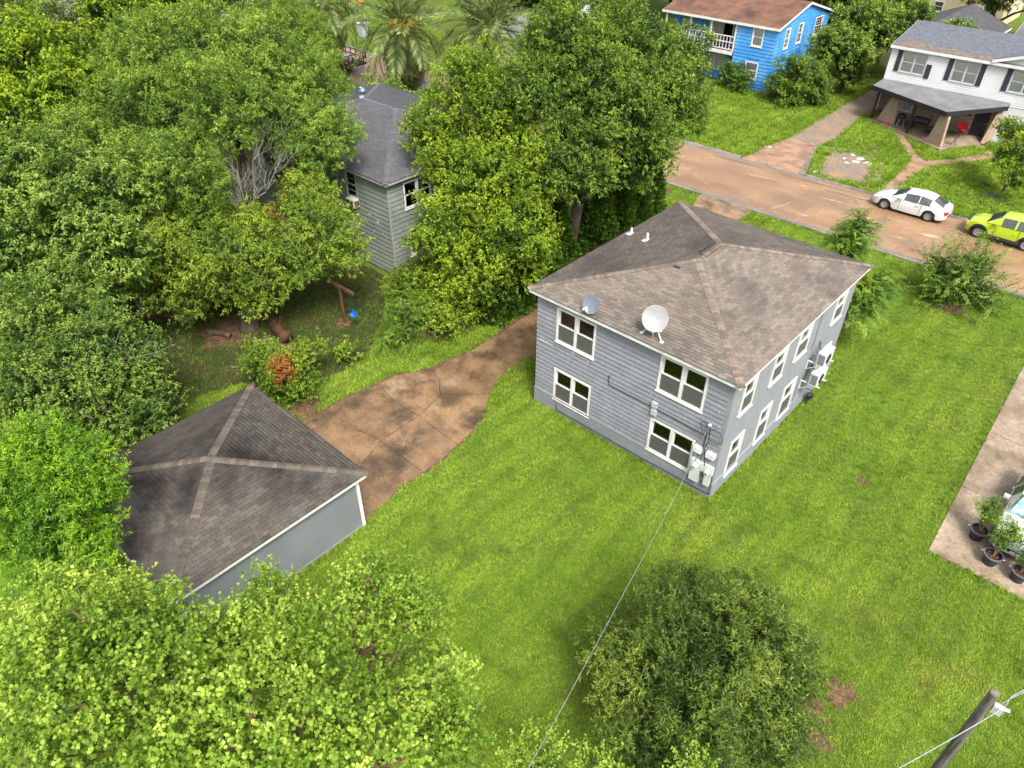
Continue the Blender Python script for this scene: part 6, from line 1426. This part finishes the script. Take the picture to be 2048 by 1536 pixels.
T['mimosa'] = make_tree('mimosa_tree', 'young feathery tree behind the far corner of the grey house', 'tree', (-1.0, 14.6, 0), LT['mimosa'], SP(ll=.17, lw=.055, cd=9.0, cs=4, k=20, cl=.16, sl=.85, pinnate=1, al=1.15, sag=.5, droop=.25, wild=.06, nrand=.2, up=.2, outw=.95, taper=1, inner=.1), G_MIM, .09, 19, fork=.55)
T['shrubr'] = make_tree('arching_shrub', 'arching leafy shrub on the front lawn near the street', 'shrub', (2.0, 21.3, 0), LT['shrubr'], SP(ll=.15, lw=.075, cd=2.6, cs=3, k=20, cl=.22, sl=1.25, up=.55, outw=.85, al=1.0, droop=.35, wild=.15, sag=.1, pinnate=1, inner=.3), G_ASH, .09, 20, fork=.15)
T['blued'] = make_tree('round_shrub', 'dark round shrub under the blue house lower window', 'shrub', (-25.0, 47.4, 0), LT['blued'], SP(ll=.16, lw=.08, cd=4.5), G_CON, .06, 21, fork=.2)
T['bluea'] = make_tree('spreading_shrub', 'big spreading light green shrub at the corner of the blue house', 'shrub', (-19.2, 47.8, 0), LT['bluea'], SP(ll=.24, lw=.085, cd=2.6, sl=.6, k=11, flat=.8), G_ASH, .12, 22, fork=.2)
T['blueb'] = make_tree('dense_tree', 'dense green tree between the blue house and the white house', 'tree', (-17.6, 53.4, 0), LT['blueb'], SP(ll=.26, lw=.12, cd=2.3), G_BROAD, .25, 23, fork=.25)
T['edge'] = make_tree('small_tree', 'small light green tree at the right edge in front of the white house', 'tree', (.2, 38.8, 0), LT['edge'], SP(ll=.22, lw=.08, cd=2.4, rough=.25), G_BUSH, .1, 24, fork=.4)
T['dark'] = make_tree('dense_tree', 'dark tree left of the blue house behind the tall dark green tree', 'tree', (-37.2, 42, 0), LT['dark'], SP(ll=.26, lw=.11, cd=2.2), G_BROAD, .25, 25, fork=.25)
T['verge'] = make_tree('flowering_bush', 'dark bush growing at the foot of the middle palm', 'bush', (-43.0, 21.6, 0), [(-41.4, 20.8, 1.0, 1.1), (-39.9, 21.5, 1.3, 1.3), (-38.3, 21.6, 1.8, 1.6)], SP(ll=.2, lw=.09, cd=4), G_BROAD, .06, 26, fork=.2)
T['weed'] = make_tree('leafy_weed', 'small pale leafy weed on the grass beside the driveway', 'plant', (-17.0, -3.9, 0), [(-17.0, -3.9, .5, .42)], SP(ll=.2, lw=.13, cd=12, cs=3, k=5, sl=.3), G_BUSH, .02, 27, fork=.3, twigs=6)
# orange dying sprays and bare dead boughs of the old oak
hb = Vector((-22.9, -5.4, 0))
me, _ = crown_mesh('orange_sprays', [(-22.4, -3.3, 5.5, .38), (-22.0, -3.6, 5.3, .3), (-24.6, -2.7, 5.9, .28), (-23.9, -3.6, 5.8, .22)], SP(ll=.15, lw=.07, cd=8, cs=4, cl=.12, sl=.3, inner=.05), 28, tuple(hb)); obj('dead_leaves', me, G_ORNG, T['half'])
rng_ = random.Random(77)
def dead_bough(p, q, r, depth):
    mb = MB()
    def grow(p, q, r, d):
        pts = branch(mb, p, q, r, r * .35, rng_, 5, .22, 5)
        if d > 0:
            for _ in range(8 if d == 2 else 5):
                i = rng_.choice((2, 3, 4)); v = (q - p).normalized(); L = (q - p).length * rng_.uniform(.35, .6)
                w_ = (v + Vector((rng_.uniform(-.8, .8), rng_.uniform(-.8, .8), rng_.uniform(-.3, .8)))).normalized(); grow(pts[i], pts[i] + w_ * L, r * .42, d - 1)
    grow(Vector(p), Vector(q), r, depth)
    obj('dead_bough', mb, DEADW, T['half'], smooth=True)
for q in ((-25.4, -2.9, 7.9), (-24.3, -1.9, 8.1), (-22.9, -2.0, 7.6), (-23.3, -4.0, 7.4), (-24.6, -3.6, 7.5)): dead_bough(Vector((-22.8, -4.4, 4.9)) - hb, Vector(q) - hb, .04, 2)
dead_bough(Vector((-22.6, -4.8, 4.2)) - hb, Vector((-20.9, -5.4, 3.6)) - hb, .04, 2)
obj('bare_scar', MB().add([(.30, -.40, .9), (.44, -.28, .9), (.40, -.25, 2.4), (.30, -.34, 2.6)], [(0, 1, 2, 3)]), DEADW, T['half'])
# pale dead twigs showing in the shady tree
for q in ((-17.6, -12.6, 5.4), (-18.2, -13.9, 5.2), (-17.4, -11.3, 4.7), (-16.9, -14.6, 3.6)):
    mb = MB()
    for _ in range(3): branch(mb, Vector((-19.2, -13.6, 3.0)) - Vector((-19.5, -14, 0)), Vector(q) + Vector((rng_.uniform(-.6, .6), rng_.uniform(-.6, .6), rng_.uniform(-.2, .2))) - Vector((-19.5, -14, 0)), .035, .008, rng_, 6, .3, 5)
    obj('pale_limb', mb, DEADW, T['shade'], smooth=True)

# clipped conifers in a row along the driveway
def conifer(label, x, y, h, r, seed):
    rng = np.random.default_rng(seed); t = thing('arborvitae', label, 'conifer', (x, y, 0), group='conifers along the driveway')
    obj('trunk', MB().tube([(0, 0, 0), (0, 0, h * .8)], [.09, .02], 7), BARK, t)
    n = 5200; z = rng.random(n) ** .8 * h; rad = r * np.clip(1.12 - (z / h) ** 1.6, .05, 1) * (.72 + .30 * rng.random(n)); a = rng.random(n) * 2 * np.pi
    rad *= 1 + .14 * np.sin(a * 5 + z * 2.5 + seed) + .1 * np.sin(a * 9 - z * 4)
    c = np.stack([rad * np.cos(a), rad * np.sin(a), z], 1); o = np.stack([np.cos(a), np.sin(a), np.zeros(n)], 1)
    d = norm(o * .55 + (0, 0, .9) + rng.normal(0, .3, (n, 3))); wv = norm(np.cross(d, norm(o + rng.normal(0, .7, (n, 3))))); L = rng.uniform(.16, .30, (n, 1)); W_ = rng.uniform(.06, .12, (n, 1))
    V = np.stack([c, c + d * L * .55 + wv * W_, c + d * L + o * .03, c + d * L * .55 - wv * W_], 1).reshape(-1, 3)
    LEAF_TRIS[0] += 2 * n
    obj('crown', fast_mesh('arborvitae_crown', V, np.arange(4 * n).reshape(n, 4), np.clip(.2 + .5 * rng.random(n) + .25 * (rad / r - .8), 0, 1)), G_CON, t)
for i, (x, y, h, r, lab) in enumerate(((-14.7, 3.7, 3.6, 1.15, 'nearest conifer, beside the loose green bush'), (-14.6, 5.4, 4.4, 1.15, 'second conifer from the driveway bend'), (-14.7, 7.1, 4.7, 1.15, 'third conifer from the driveway bend'), (-14.8, 8.7, 4.6, 1.1, 'conifer just in front of the bare trunk'),
        (-15.0, 12.6, 4.8, 1.15, 'conifer just behind the bare trunk'), (-14.9, 14.4, 5.0, 1.15, 'second conifer behind the bare trunk'), (-15.0, 16.2, 5.0, 1.15, 'third conifer behind the bare trunk'), (-15.2, 18.0, 4.8, 1.1, 'last conifer of the row near the street'))): conifer(lab, x, y, h, r, 60 + i)

# palms on the verge
PALMG = leaf_mat('palm_frond', (.035, .060, .014), (.120, .165, .042), (.26, .30, .09), trans=.15)
PALMD = leaf_mat('dead_palm_frond', (.16, .10, .055), (.26, .17, .10), (.36, .26, .16), trans=.1)
PTR = mat('palm_trunk', (.13, .085, .055), (.075, .05, .035), 4, .95, .1, stretch=(1, 1, 3), bump=.8, bscale=8)
FRUIT = mat('orange_dates', (.62, .26, .015), (.48, .18, .01), 8, .6)
def frond_mesh(name, L, curve, seed, m, width=.55):
    rng = np.random.default_rng(seed); n = 46; V = []; F = []
    def pt(t): return np.array((L * (t - .18 * curve * t * t), 0, L * (.55 * t - curve * .75 * t * t)))
    pts = [pt(i / 14) for i in range(15)]
    mb = MB().tube([tuple(p) for p in pts], [.035 * (1 - .8 * i / 14) for i in range(15)], 4)
    for i in range(n):
        t = .10 + .9 * i / n; p = pt(t); d = pt(min(1, t + .02)) - pt(t - .02); d /= np.linalg.norm(d)
        ll = width * (.55 + .9 * math.sin(math.pi * min(1, t * .9 + .12))) * rng.uniform(.85, 1.1)
        for s in (1, -1):
            side = np.array((0, s, 0)); upv = np.cross(d, (0, 1, 0)); upv /= np.linalg.norm(upv); upv = upv if upv[2] > 0 else -upv
            q = d * .75 + side * .75 + upv * rng.uniform(.05, .35); q /= np.linalg.norm(q); w_ = np.cross(q, upv); w_ /= np.linalg.norm(w_); w_ = w_ * .032
            tip = p + q * ll - np.array((0, 0, ll * .22)); mid = p + q * ll * .5
            mb.add([tuple(p), tuple(mid + w_), tuple(tip), tuple(mid - w_)], [(0, 1, 2, 3)])
    me = mb.mesh(name); me.materials.append(m)
    a = me.attributes.new('rnd', 'FLOAT', 'FACE'); a.data.foreach_set('value', [float(x) for x in rng.random(len(me.polygons))])
    return me
FR = [frond_mesh('frond', 4.3, c, i, PALMG, .7) for i, c in enumerate((.3, .6, .9, 1.25))]; FD = [frond_mesh('dead_frond', 3.2, 2.0, 9, PALMD, .5)]
def palm(label, x, y, h, seed, sc=1.0, fruit=True):
    rng = random.Random(seed); t = thing('date_palm', label, 'palm', (x, y, 0), group='palms on the street verge')
    mb = MB(); n = 16; mb.lathe([(.42 + .05 * (i % 2) + (.12 if i > 11 else 0), h * i / n) for i in range(n + 1)] + [(.001, h + .2)], 14); obj('trunk', mb, PTR, t)
    N = 52
    for i in range(N):
        el = 1.15 - 2.05 * (i / N) ** .9; az = i * 2.39996 + rng.uniform(-.15, .15)
        me = FR[0 if el > .7 else 1 if el > .2 else 2 if el > -.35 else 3]; o = bpy.data.objects.new('frond', me); COL.objects.link(o); o.parent = t
        o.location = (.2 * math.cos(az), .2 * math.sin(az), h + .15 + .3 * el); o.rotation_euler = (rng.uniform(-.25, .25), -el + .35, az); k = sc * rng.uniform(.88, 1.1); o.scale = (k, k, k)
    for i in range(16):
        az = i * 2.39996 * 1.3; o = bpy.data.objects.new('dead_frond', FD[0]); COL.objects.link(o); o.parent = t; o.location = (.25 * math.cos(az), .25 * math.sin(az), h - .3); o.rotation_euler = (rng.uniform(-.3, .3), 1.1 + rng.uniform(-.15, .2), az); k = sc * rng.uniform(.7, 1.05); o.scale = (k, k, k)
    if fruit:
        for i in range(5):
            az = -2.4 + i * .75; c = Vector((.9 * math.cos(az), .9 * math.sin(az), h + .55)); f = MB().tube([(0, 0, h), tuple(c * .6 + Vector((0, 0, h * .4 + .25))), tuple(c)], .03, 4)
            for k in range(70):
                v = Vector((rng.gauss(0, .22), rng.gauss(0, .22), rng.gauss(-.05, .20))) + c; r_ = .055
                f.add([v + Vector((r_, 0, 0)), v + Vector((0, r_, 0)), v + Vector((-r_, 0, 0)), v + Vector((0, -r_, 0)), v + Vector((0, 0, r_)), v - Vector((0, 0, r_))], [(0, 1, 4), (1, 2, 4), (2, 3, 4), (3, 0, 4), (1, 0, 5), (2, 1, 5), (3, 2, 5), (0, 3, 5)])
            obj('date_cluster', f, FRUIT, t)
palm('middle palm with orange date clusters on the verge', -43.6, 23.2, 6.2, 3, 1.22)
palm('leftmost palm with drooping browned fronds on the verge', -53.8, 22.6, 6.9, 4, 1.3, fruit=False)
palm('right palm half hidden behind the tall dark green tree', -33.6, 23.4, 7.6, 5, 1.2, fruit=False)
pal2 = palm('small pale palm beside the blue house', -30.8, 46.3, 1.6, 6, .55, False)

# potted shrubs on the parking slab
G_POT = leaf_mat('potted_leaf', (.045, .10, .012), (.12, .22, .02), (.25, .37, .03)); MULCH = mat('bark_mulch', (.22, .09, .045), (.12, .05, .03), 14, .95)
def potted(label, x, y, seed, hh, lean):
    rng = np.random.default_rng(seed); t = thing('potted_shrub', label, 'potted shrub', (x, y, .046), group='black pots on the parking slab')
    p = obj('pot', MB().lathe([(.001, 0), (.20, 0), (.27, .40), (.30, .40), (.30, .44), (.26, .44), (.24, .34), (.001, .33)], 24), BLACKP, t, angle=35)
    obj('rim', MB().lathe([(.295, .39), (.315, .40), (.315, .445), (.29, .455), (.265, .445)], 24), mat('worn_grey_rim', (.10, .11, .13), None, 5, .4), p, angle=50)
    for a in (0, math.pi): obj('handle', MB().tube([(.29 * math.cos(a + .2), .29 * math.sin(a + .2), .42), (.37 * math.cos(a), .37 * math.sin(a), .40), (.29 * math.cos(a - .2), .29 * math.sin(a - .2), .42)], .012, 5), WHITE, p)
    mb = MB(); n = 60
    for k in range(n):
        a, r_ = rng.random() * 6.28, .22 * math.sqrt(rng.random()); c, s = r_ * math.cos(a), r_ * math.sin(a); b = rng.random() * 3.14; e = .045
        mb.add([(c - e * math.cos(b), s - e * math.sin(b), .345), (c - .012 * math.sin(b), s + .012 * math.cos(b), .37), (c + e * math.cos(b), s + e * math.sin(b), .35), (c + .012 * math.sin(b), s - .012 * math.cos(b), .345)], [(0, 1, 2, 3)])
    q = obj('mulch', mb, MULCH, t); q['kind'] = 'stuff'
    lob = [(x + lean[0] * f, y + lean[1] * f, .45 + hh * f, r_) for f, r_ in ((.35, .24), (.6, .34), (.85, .32), (1.05, .2))]
    lob += [(x + lean[0] * .7 + dx, y + lean[1] * .7 + dy, .45 + hh * .6, .2) for dx, dy in ((.26, .12), (-.26, .1), (.05, -.26))]
    me, cl = crown_mesh('potted_crown', lob, SP(ll=.085, lw=.04, cd=26, cs=4, k=8, cl=.09, sl=.2, up=.7, rough=.25, inner=.1), seed, (x, y, .046))
    st = MB(); r3 = random.Random(seed)
    for k in range(4): branch(st, (0, 0, .33), (lean[0] * .9 + r3.uniform(-.25, .25), lean[1] * .9 + r3.uniform(-.25, .25), .4 + hh * .9), .02, .006, r3, 5, .1, 5)
    obj('stem', st, BARKR, t); obj('foliage', me, G_POT, t)
potted('black pot with a leafy shrub nearest the lawn', 8.02, 4.80, 1, 1.0, (.0, .42)); potted('black pot with a tall leafy shrub in front of the sedan', 8.70, 3.92, 2, 1.15, (.08, .40)); potted('black pot with a shrub cut by the right edge', 9.60, 3.80, 3, 1.0, (.05, .3))

# trees further away: copies of the kinds above, each with its own place
def far(src, x, y, s, rz, label):
    b = T[src].location; return copy_tree(T[src], (x, y, 0), rz, s, label, 'trees in the distance')
FT = []
FAR = [('broad', -30, 62, 1.2), ('blueb', -12, 62.5, 1.0), ('dark', -23, 66, 1.3), ('broad', -21, 80, 1.25), ('oakB', -8, 84, .9), ('dark', -13.5, 86, 1.2), ('broad', -2, 84, 1.2), ('dark', -30, 86, 1.4), ('ash', -38, 66, .9), ('broad', -45, 44, 1.0), ('dark', -52, 42, 1.1), ('ash', -60, 52, .8), ('olive', -68, 46, 1.0),
       ('broad', -64, 14, 1.1), ('yel2', -58, 10, 1.0), ('oakA', -70, 2, .9), ('dark', -66, -4, 1.3), ('olive', -78, 2, 1.1), ('broad', -60, -8, 1.1), ('yel', -52, -10, 1.0), ('oakB', -46, -14, .9), ('dark', -84, 24, 1.2), ('olive', -72, 16, 1.1), ('broad', -98, 20, 1.3), ('dark', -104, 6, 1.4), ('oakA', -92, -6, 1.1), ('ash', -112, 14, 1.2),
       ('dark', -88, 62, 1.3), ('ash', -76, 78, 1.1), ('broad', -60, 74, 1.3), ('dark', -48, 72, 1.2), ('oakB', -36, 82, 1.0), ('broad', -50, 88, 1.3), ('ash', 2, 66, .7), ('broad', -104, 44, 1.3), ('dark', -38, 12, .9), ('broad', -40, 5, 1.0), ('oakA', -44, 12, .8), ('shade', -31, -13, 1.3), ('broad', -36, -13, 1.0), ('dark', -120, 30, 1.4), ('olive', -64, 20.5, .8), ('yel2', -40, -2, .95)]
LAB = {'broad': 'broad-leaved', 'blueb': 'dense', 'dark': 'dark', 'oakB': 'spreading', 'ash': 'tall', 'olive': 'olive', 'yel2': 'yellow-green', 'oakA': 'willowy', 'yel': 'bright yellow', 'shade': 'low'}
for i, (s_, x, y, k) in enumerate(FAR):
    zone = 'behind the white house at the top edge' if x > -24 and y > 60 else 'behind the blue house' if y > 60 and x > -50 else 'across the far end of the street' if y > 34 else 'at the upper left behind the yellow trees' if x < -44 else 'in the left yard behind the willow oaks'
    FT.append((zone, s_, far(s_, x, y, k, i * 1.7, '%s tree %s' % (LAB[s_], zone))))
ORD = ('leftmost', 'second from the left', 'third from the left', 'fourth from the left', 'fifth from the left', 'sixth from the left')
cr_ = Vector((math.cos(R(42.413)), math.sin(R(42.413)), 0)); cf_ = Vector((-math.sin(R(42.413)), math.cos(R(42.413)), 0))
for zone, s_, o in FT:
    same = sorted([q for z2, s2, q in FT if (z2, s2) == (zone, s_)], key=lambda q: (q.location - cam.location).dot(cr_) / (q.location - cam.location).dot(cf_))
    if len(same) > 1: o['label'] = '%s of the %s trees %s' % (ORD[same.index(o)], LAB[s_], zone)
print('leaf tris', LEAF_TRIS[0])

# ------------------------------------------------------------------ lawn grass: tufts of blades scattered over the turf
def inside(px, py, poly):
    r = np.zeros(len(px), bool); n = len(poly)
    for i in range(n):
        x0, y0 = poly[i]; x1, y1 = poly[(i + 1) % n]
        c = (y0 > py) != (y1 > py)
        with np.errstate(divide='ignore', invalid='ignore'): r ^= c & (px < (x1 - x0) * (py - y0) / (y1 - y0 + 1e-12) + x0)
    return r
def scatter(regs, seed, only=None, skip=None):
    rng = np.random.default_rng(seed); X = []; Y = []
    for x0, x1, y0, y1, den in regs:
        n = int((x1 - x0) * (y1 - y0) * den); X.append(rng.uniform(x0, x1, n)); Y.append(rng.uniform(y0, y1, n))
    X, Y = np.concatenate(X), np.concatenate(Y); ok = np.ones(len(X), bool)
    for p in EXCL: ok &= ~inside(X, Y, p)
    if only: ok &= inside(X, Y, only)
    if skip: ok &= ~inside(X, Y, skip)
    return X[ok], Y[ok], rng
GRASSM = bpy.data.materials.new('lawn_blades'); GRASSM.use_nodes = True
SHADETINTG = mat('shade_tinted_blades', (.045, .085, .012), (.085, .135, .018), 1.2, .7, .2, objrnd=.5, third=(.13, .12, .03), tscale=.7)  # yard grass with the shade of the trees put into its colour
N, L = GRASSM.node_tree.nodes, GRASSM.node_tree.links
b = N['Principled BSDF']; b.inputs['Roughness'].default_value = .6; b.inputs['Specular IOR Level'].default_value = .25
geo = N.new('ShaderNodeNewGeometry')
def gn(sc, det, stretch=None):
    n = N.new('ShaderNodeTexNoise'); n.inputs['Scale'].default_value = sc; n.inputs['Detail'].default_value = det; src = geo.outputs['Position']
    if stretch: mp = N.new('ShaderNodeMapping'); mp.inputs['Scale'].default_value = stretch; L.new(src, mp.inputs[0]); src = mp.outputs[0]
    L.new(src, n.inputs['Vector']); return n.outputs['Fac']
def rmp(f, a, c):
    r = N.new('ShaderNodeValToRGB'); r.color_ramp.elements[0].position = a[0]; r.color_ramp.elements[1].position = a[1]; r.color_ramp.elements[0].color = (*c[0], 1); r.color_ramp.elements[1].color = (*c[1], 1); L.new(f, r.inputs[0]); return r.outputs[0]
def mx_(f, a, c, mode='MIX'):
    m = N.new('ShaderNodeMix'); m.data_type = 'RGBA'; m.blend_type = mode
    if isinstance(f, float): m.inputs[0].default_value = f
    else: L.new(f, m.inputs[0])
    L.new(a, m.inputs[6])
    if isinstance(c, tuple): m.inputs[7].default_value = (*c, 1)
    else: L.new(c, m.inputs[7])
    return m.outputs[2]
oi = N.new('ShaderNodeObjectInfo').outputs['Random']
c0 = rmp(oi, (0, 1), ((.122, .213, .013), (.204, .316, .023)))
c0 = mx_(rmp(gn(.30, 6), (.38, .66), ((0, 0, 0), (1, 1, 1))), c0, rmp(oi, (0, 1), ((.205, .314, .023), (.322, .430, .046))))
c0 = mx_(rmp(gn(.8, 6), (.54, .70), ((0, 0, 0), (.75, .75, .75))), c0, rmp(oi, (0, 1), ((.054, .112, .009), (.094, .166, .013))))
c0 = mx_(rmp(gn(.16, 4), (.66, .76), ((0, 0, 0), (.55, .55, .55))), c0, (.34, .28, .06))
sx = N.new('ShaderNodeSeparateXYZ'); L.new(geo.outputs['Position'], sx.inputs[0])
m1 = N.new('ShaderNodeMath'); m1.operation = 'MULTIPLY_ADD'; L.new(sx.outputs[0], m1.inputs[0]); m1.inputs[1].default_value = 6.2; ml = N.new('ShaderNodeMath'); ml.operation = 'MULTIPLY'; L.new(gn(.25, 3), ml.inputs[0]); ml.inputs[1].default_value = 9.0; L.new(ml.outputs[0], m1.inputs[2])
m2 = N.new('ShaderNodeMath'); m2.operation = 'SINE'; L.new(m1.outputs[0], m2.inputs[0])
c0 = mx_(rmp(m2.outputs[0], (.1, .9), ((0, 0, 0), (.30, .30, .30))), c0, (.072, .145, .012))      # mowing lines: light on leaning blades, put into the colour
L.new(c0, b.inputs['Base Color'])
tl = N.new('ShaderNodeBsdfTranslucent'); L.new(c0, tl.inputs[0]); ms = N.new('ShaderNodeMixShader'); ms.inputs[0].default_value = .3
L.new(b.outputs[0], ms.inputs[1]); L.new(tl.outputs[0], ms.inputs[2]); L.new(ms.outputs[0], N['Material Output'].inputs[0])

def grass_group(name, blades, hgt, wid, spread, seed, gm):
    ng = bpy.data.node_groups.new(name, 'GeometryNodeTree'); ng.interface.new_socket('Geometry', in_out='INPUT', socket_type='NodeSocketGeometry'); ng.interface.new_socket('Geometry', in_out='OUTPUT', socket_type='NodeSocketGeometry')
    nd, lk = ng.nodes, ng.links; gi, go = nd.new('NodeGroupInput'), nd.new('NodeGroupOutput'); jn = nd.new('GeometryNodeJoinGeometry'); q = random.Random(seed)
    for k in range(blades):
        h_, w_ = hgt * q.uniform(.6, 1.25), wid * q.uniform(.7, 1.3); a = q.uniform(0, 6.283); tilt = q.uniform(.35, 1.35); ro = spread * math.sqrt(q.random()); ao = q.uniform(0, 6.283)
        gr = nd.new('GeometryNodeMeshGrid'); gr.inputs['Size X'].default_value = w_; gr.inputs['Size Y'].default_value = h_; gr.inputs['Vertices X'].default_value = 2; gr.inputs['Vertices Y'].default_value = 2
        e = Euler((tilt, 0, a)); off = e.to_matrix() @ Vector((0, h_ / 2, 0)) + Vector((ro * math.cos(ao), ro * math.sin(ao), 0))
        tf = nd.new('GeometryNodeTransform'); tf.inputs['Translation'].default_value = off; tf.inputs['Rotation'].default_value = e
        lk.new(gr.outputs['Mesh'], tf.inputs['Geometry']); lk.new(tf.outputs[0], jn.inputs[0])
    sm_ = nd.new('GeometryNodeSetMaterial'); sm_.inputs['Material'].default_value = gm; lk.new(jn.outputs[0], sm_.inputs['Geometry'])
    ip = nd.new('GeometryNodeInstanceOnPoints'); lk.new(gi.outputs[0], ip.inputs['Points']); lk.new(sm_.outputs[0], ip.inputs['Instance'])
    rv = nd.new('FunctionNodeRandomValue'); rv.data_type = 'FLOAT_VECTOR'; rv.inputs[0].default_value = (-.12, -.12, 0); rv.inputs[1].default_value = (.12, .12, 6.283)
    lk.new(rv.outputs[0], ip.inputs['Rotation'])
    at_ = nd.new('GeometryNodeInputNamedAttribute'); at_.data_type = 'FLOAT'; at_.inputs['Name'].default_value = 'sc'; lk.new(at_.outputs['Attribute'], ip.inputs['Scale'])
    lk.new(ip.outputs[0], go.inputs[0]); return ng
def grass(name, label, regs, blades, hgt, wid, spread, seed, smin=.6, smax=1.3, gm=None, only=None, skip=None):
    gm = gm or GRASSM; X, Y, rng = scatter(regs, seed, only, skip); me = bpy.data.meshes.new(name); me.vertices.add(len(X)); me.vertices.foreach_set('co', np.stack([X, Y, np.full(len(X), .002)], 1).astype(np.float32).ravel())
    a = me.attributes.new('sc', 'FLOAT', 'POINT'); a.data.foreach_set('value', rng.uniform(smin, smax, len(X)).astype(np.float32)); me.materials.append(gm)
    o = bpy.data.objects.new(name, me); COL.objects.link(o); md = o.modifiers.new('blades', 'NODES'); md.node_group = grass_group(name + '_tuft', blades, hgt, wid, spread, seed, gm)
    tag(o, label, 'grass', kind='stuff'); print(name, len(X))
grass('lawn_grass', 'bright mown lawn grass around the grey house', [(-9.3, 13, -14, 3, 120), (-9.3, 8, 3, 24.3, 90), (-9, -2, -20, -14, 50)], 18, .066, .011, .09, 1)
grass('yard_grass', 'bright grass between the driveway and the bushes', [(-15.2, -9.3, -10, 24.3, 75), (-21, -15.2, -16, 4, 60), (-21, -15.2, 4, 24.3, 40), (-60, -21, 13, 24.3, 6), (-15, -9, -22, -14, 20)], 14, .10, .014, .11, 2, skip=YARD)
grass('shade_tinted_grass', 'dark sparse grass of the shady left yard', [(-34, -16, -15, 3, 45)], 12, .10, .015, .12, 4, gm=SHADETINTG, only=YARD)
grass('front_grass', 'long bright grass of the front lawns across the street', [(-34, 6, 32.5, 49, 26), (-100, -34, 32.5, 46, 5), (-24, -12, 49, 62, 10)], 16, .17, .026, .20, 3)

grass('edge_grass', 'longer unmown grass tufts along walls and slab edges', [(-8.9, .3, -.22, -.02, 60), (.02, .22, .0, 10.6, 60), (-8.48, -8.25, -16.2, -9.5, 60), (6.55, 6.99, 3.1, 24, 14), (7.0, 13, 2.9, 3.08, 40), (-13.9, -13.3, -.5, 10, 16), (-10.7, -8.6, -9.0, 1.0, 4), (-24, 8, 24.05, 24.3, 26), (-16.3, 6, 32.5, 32.8, 26)], 12, .17, .014, .07, 6)
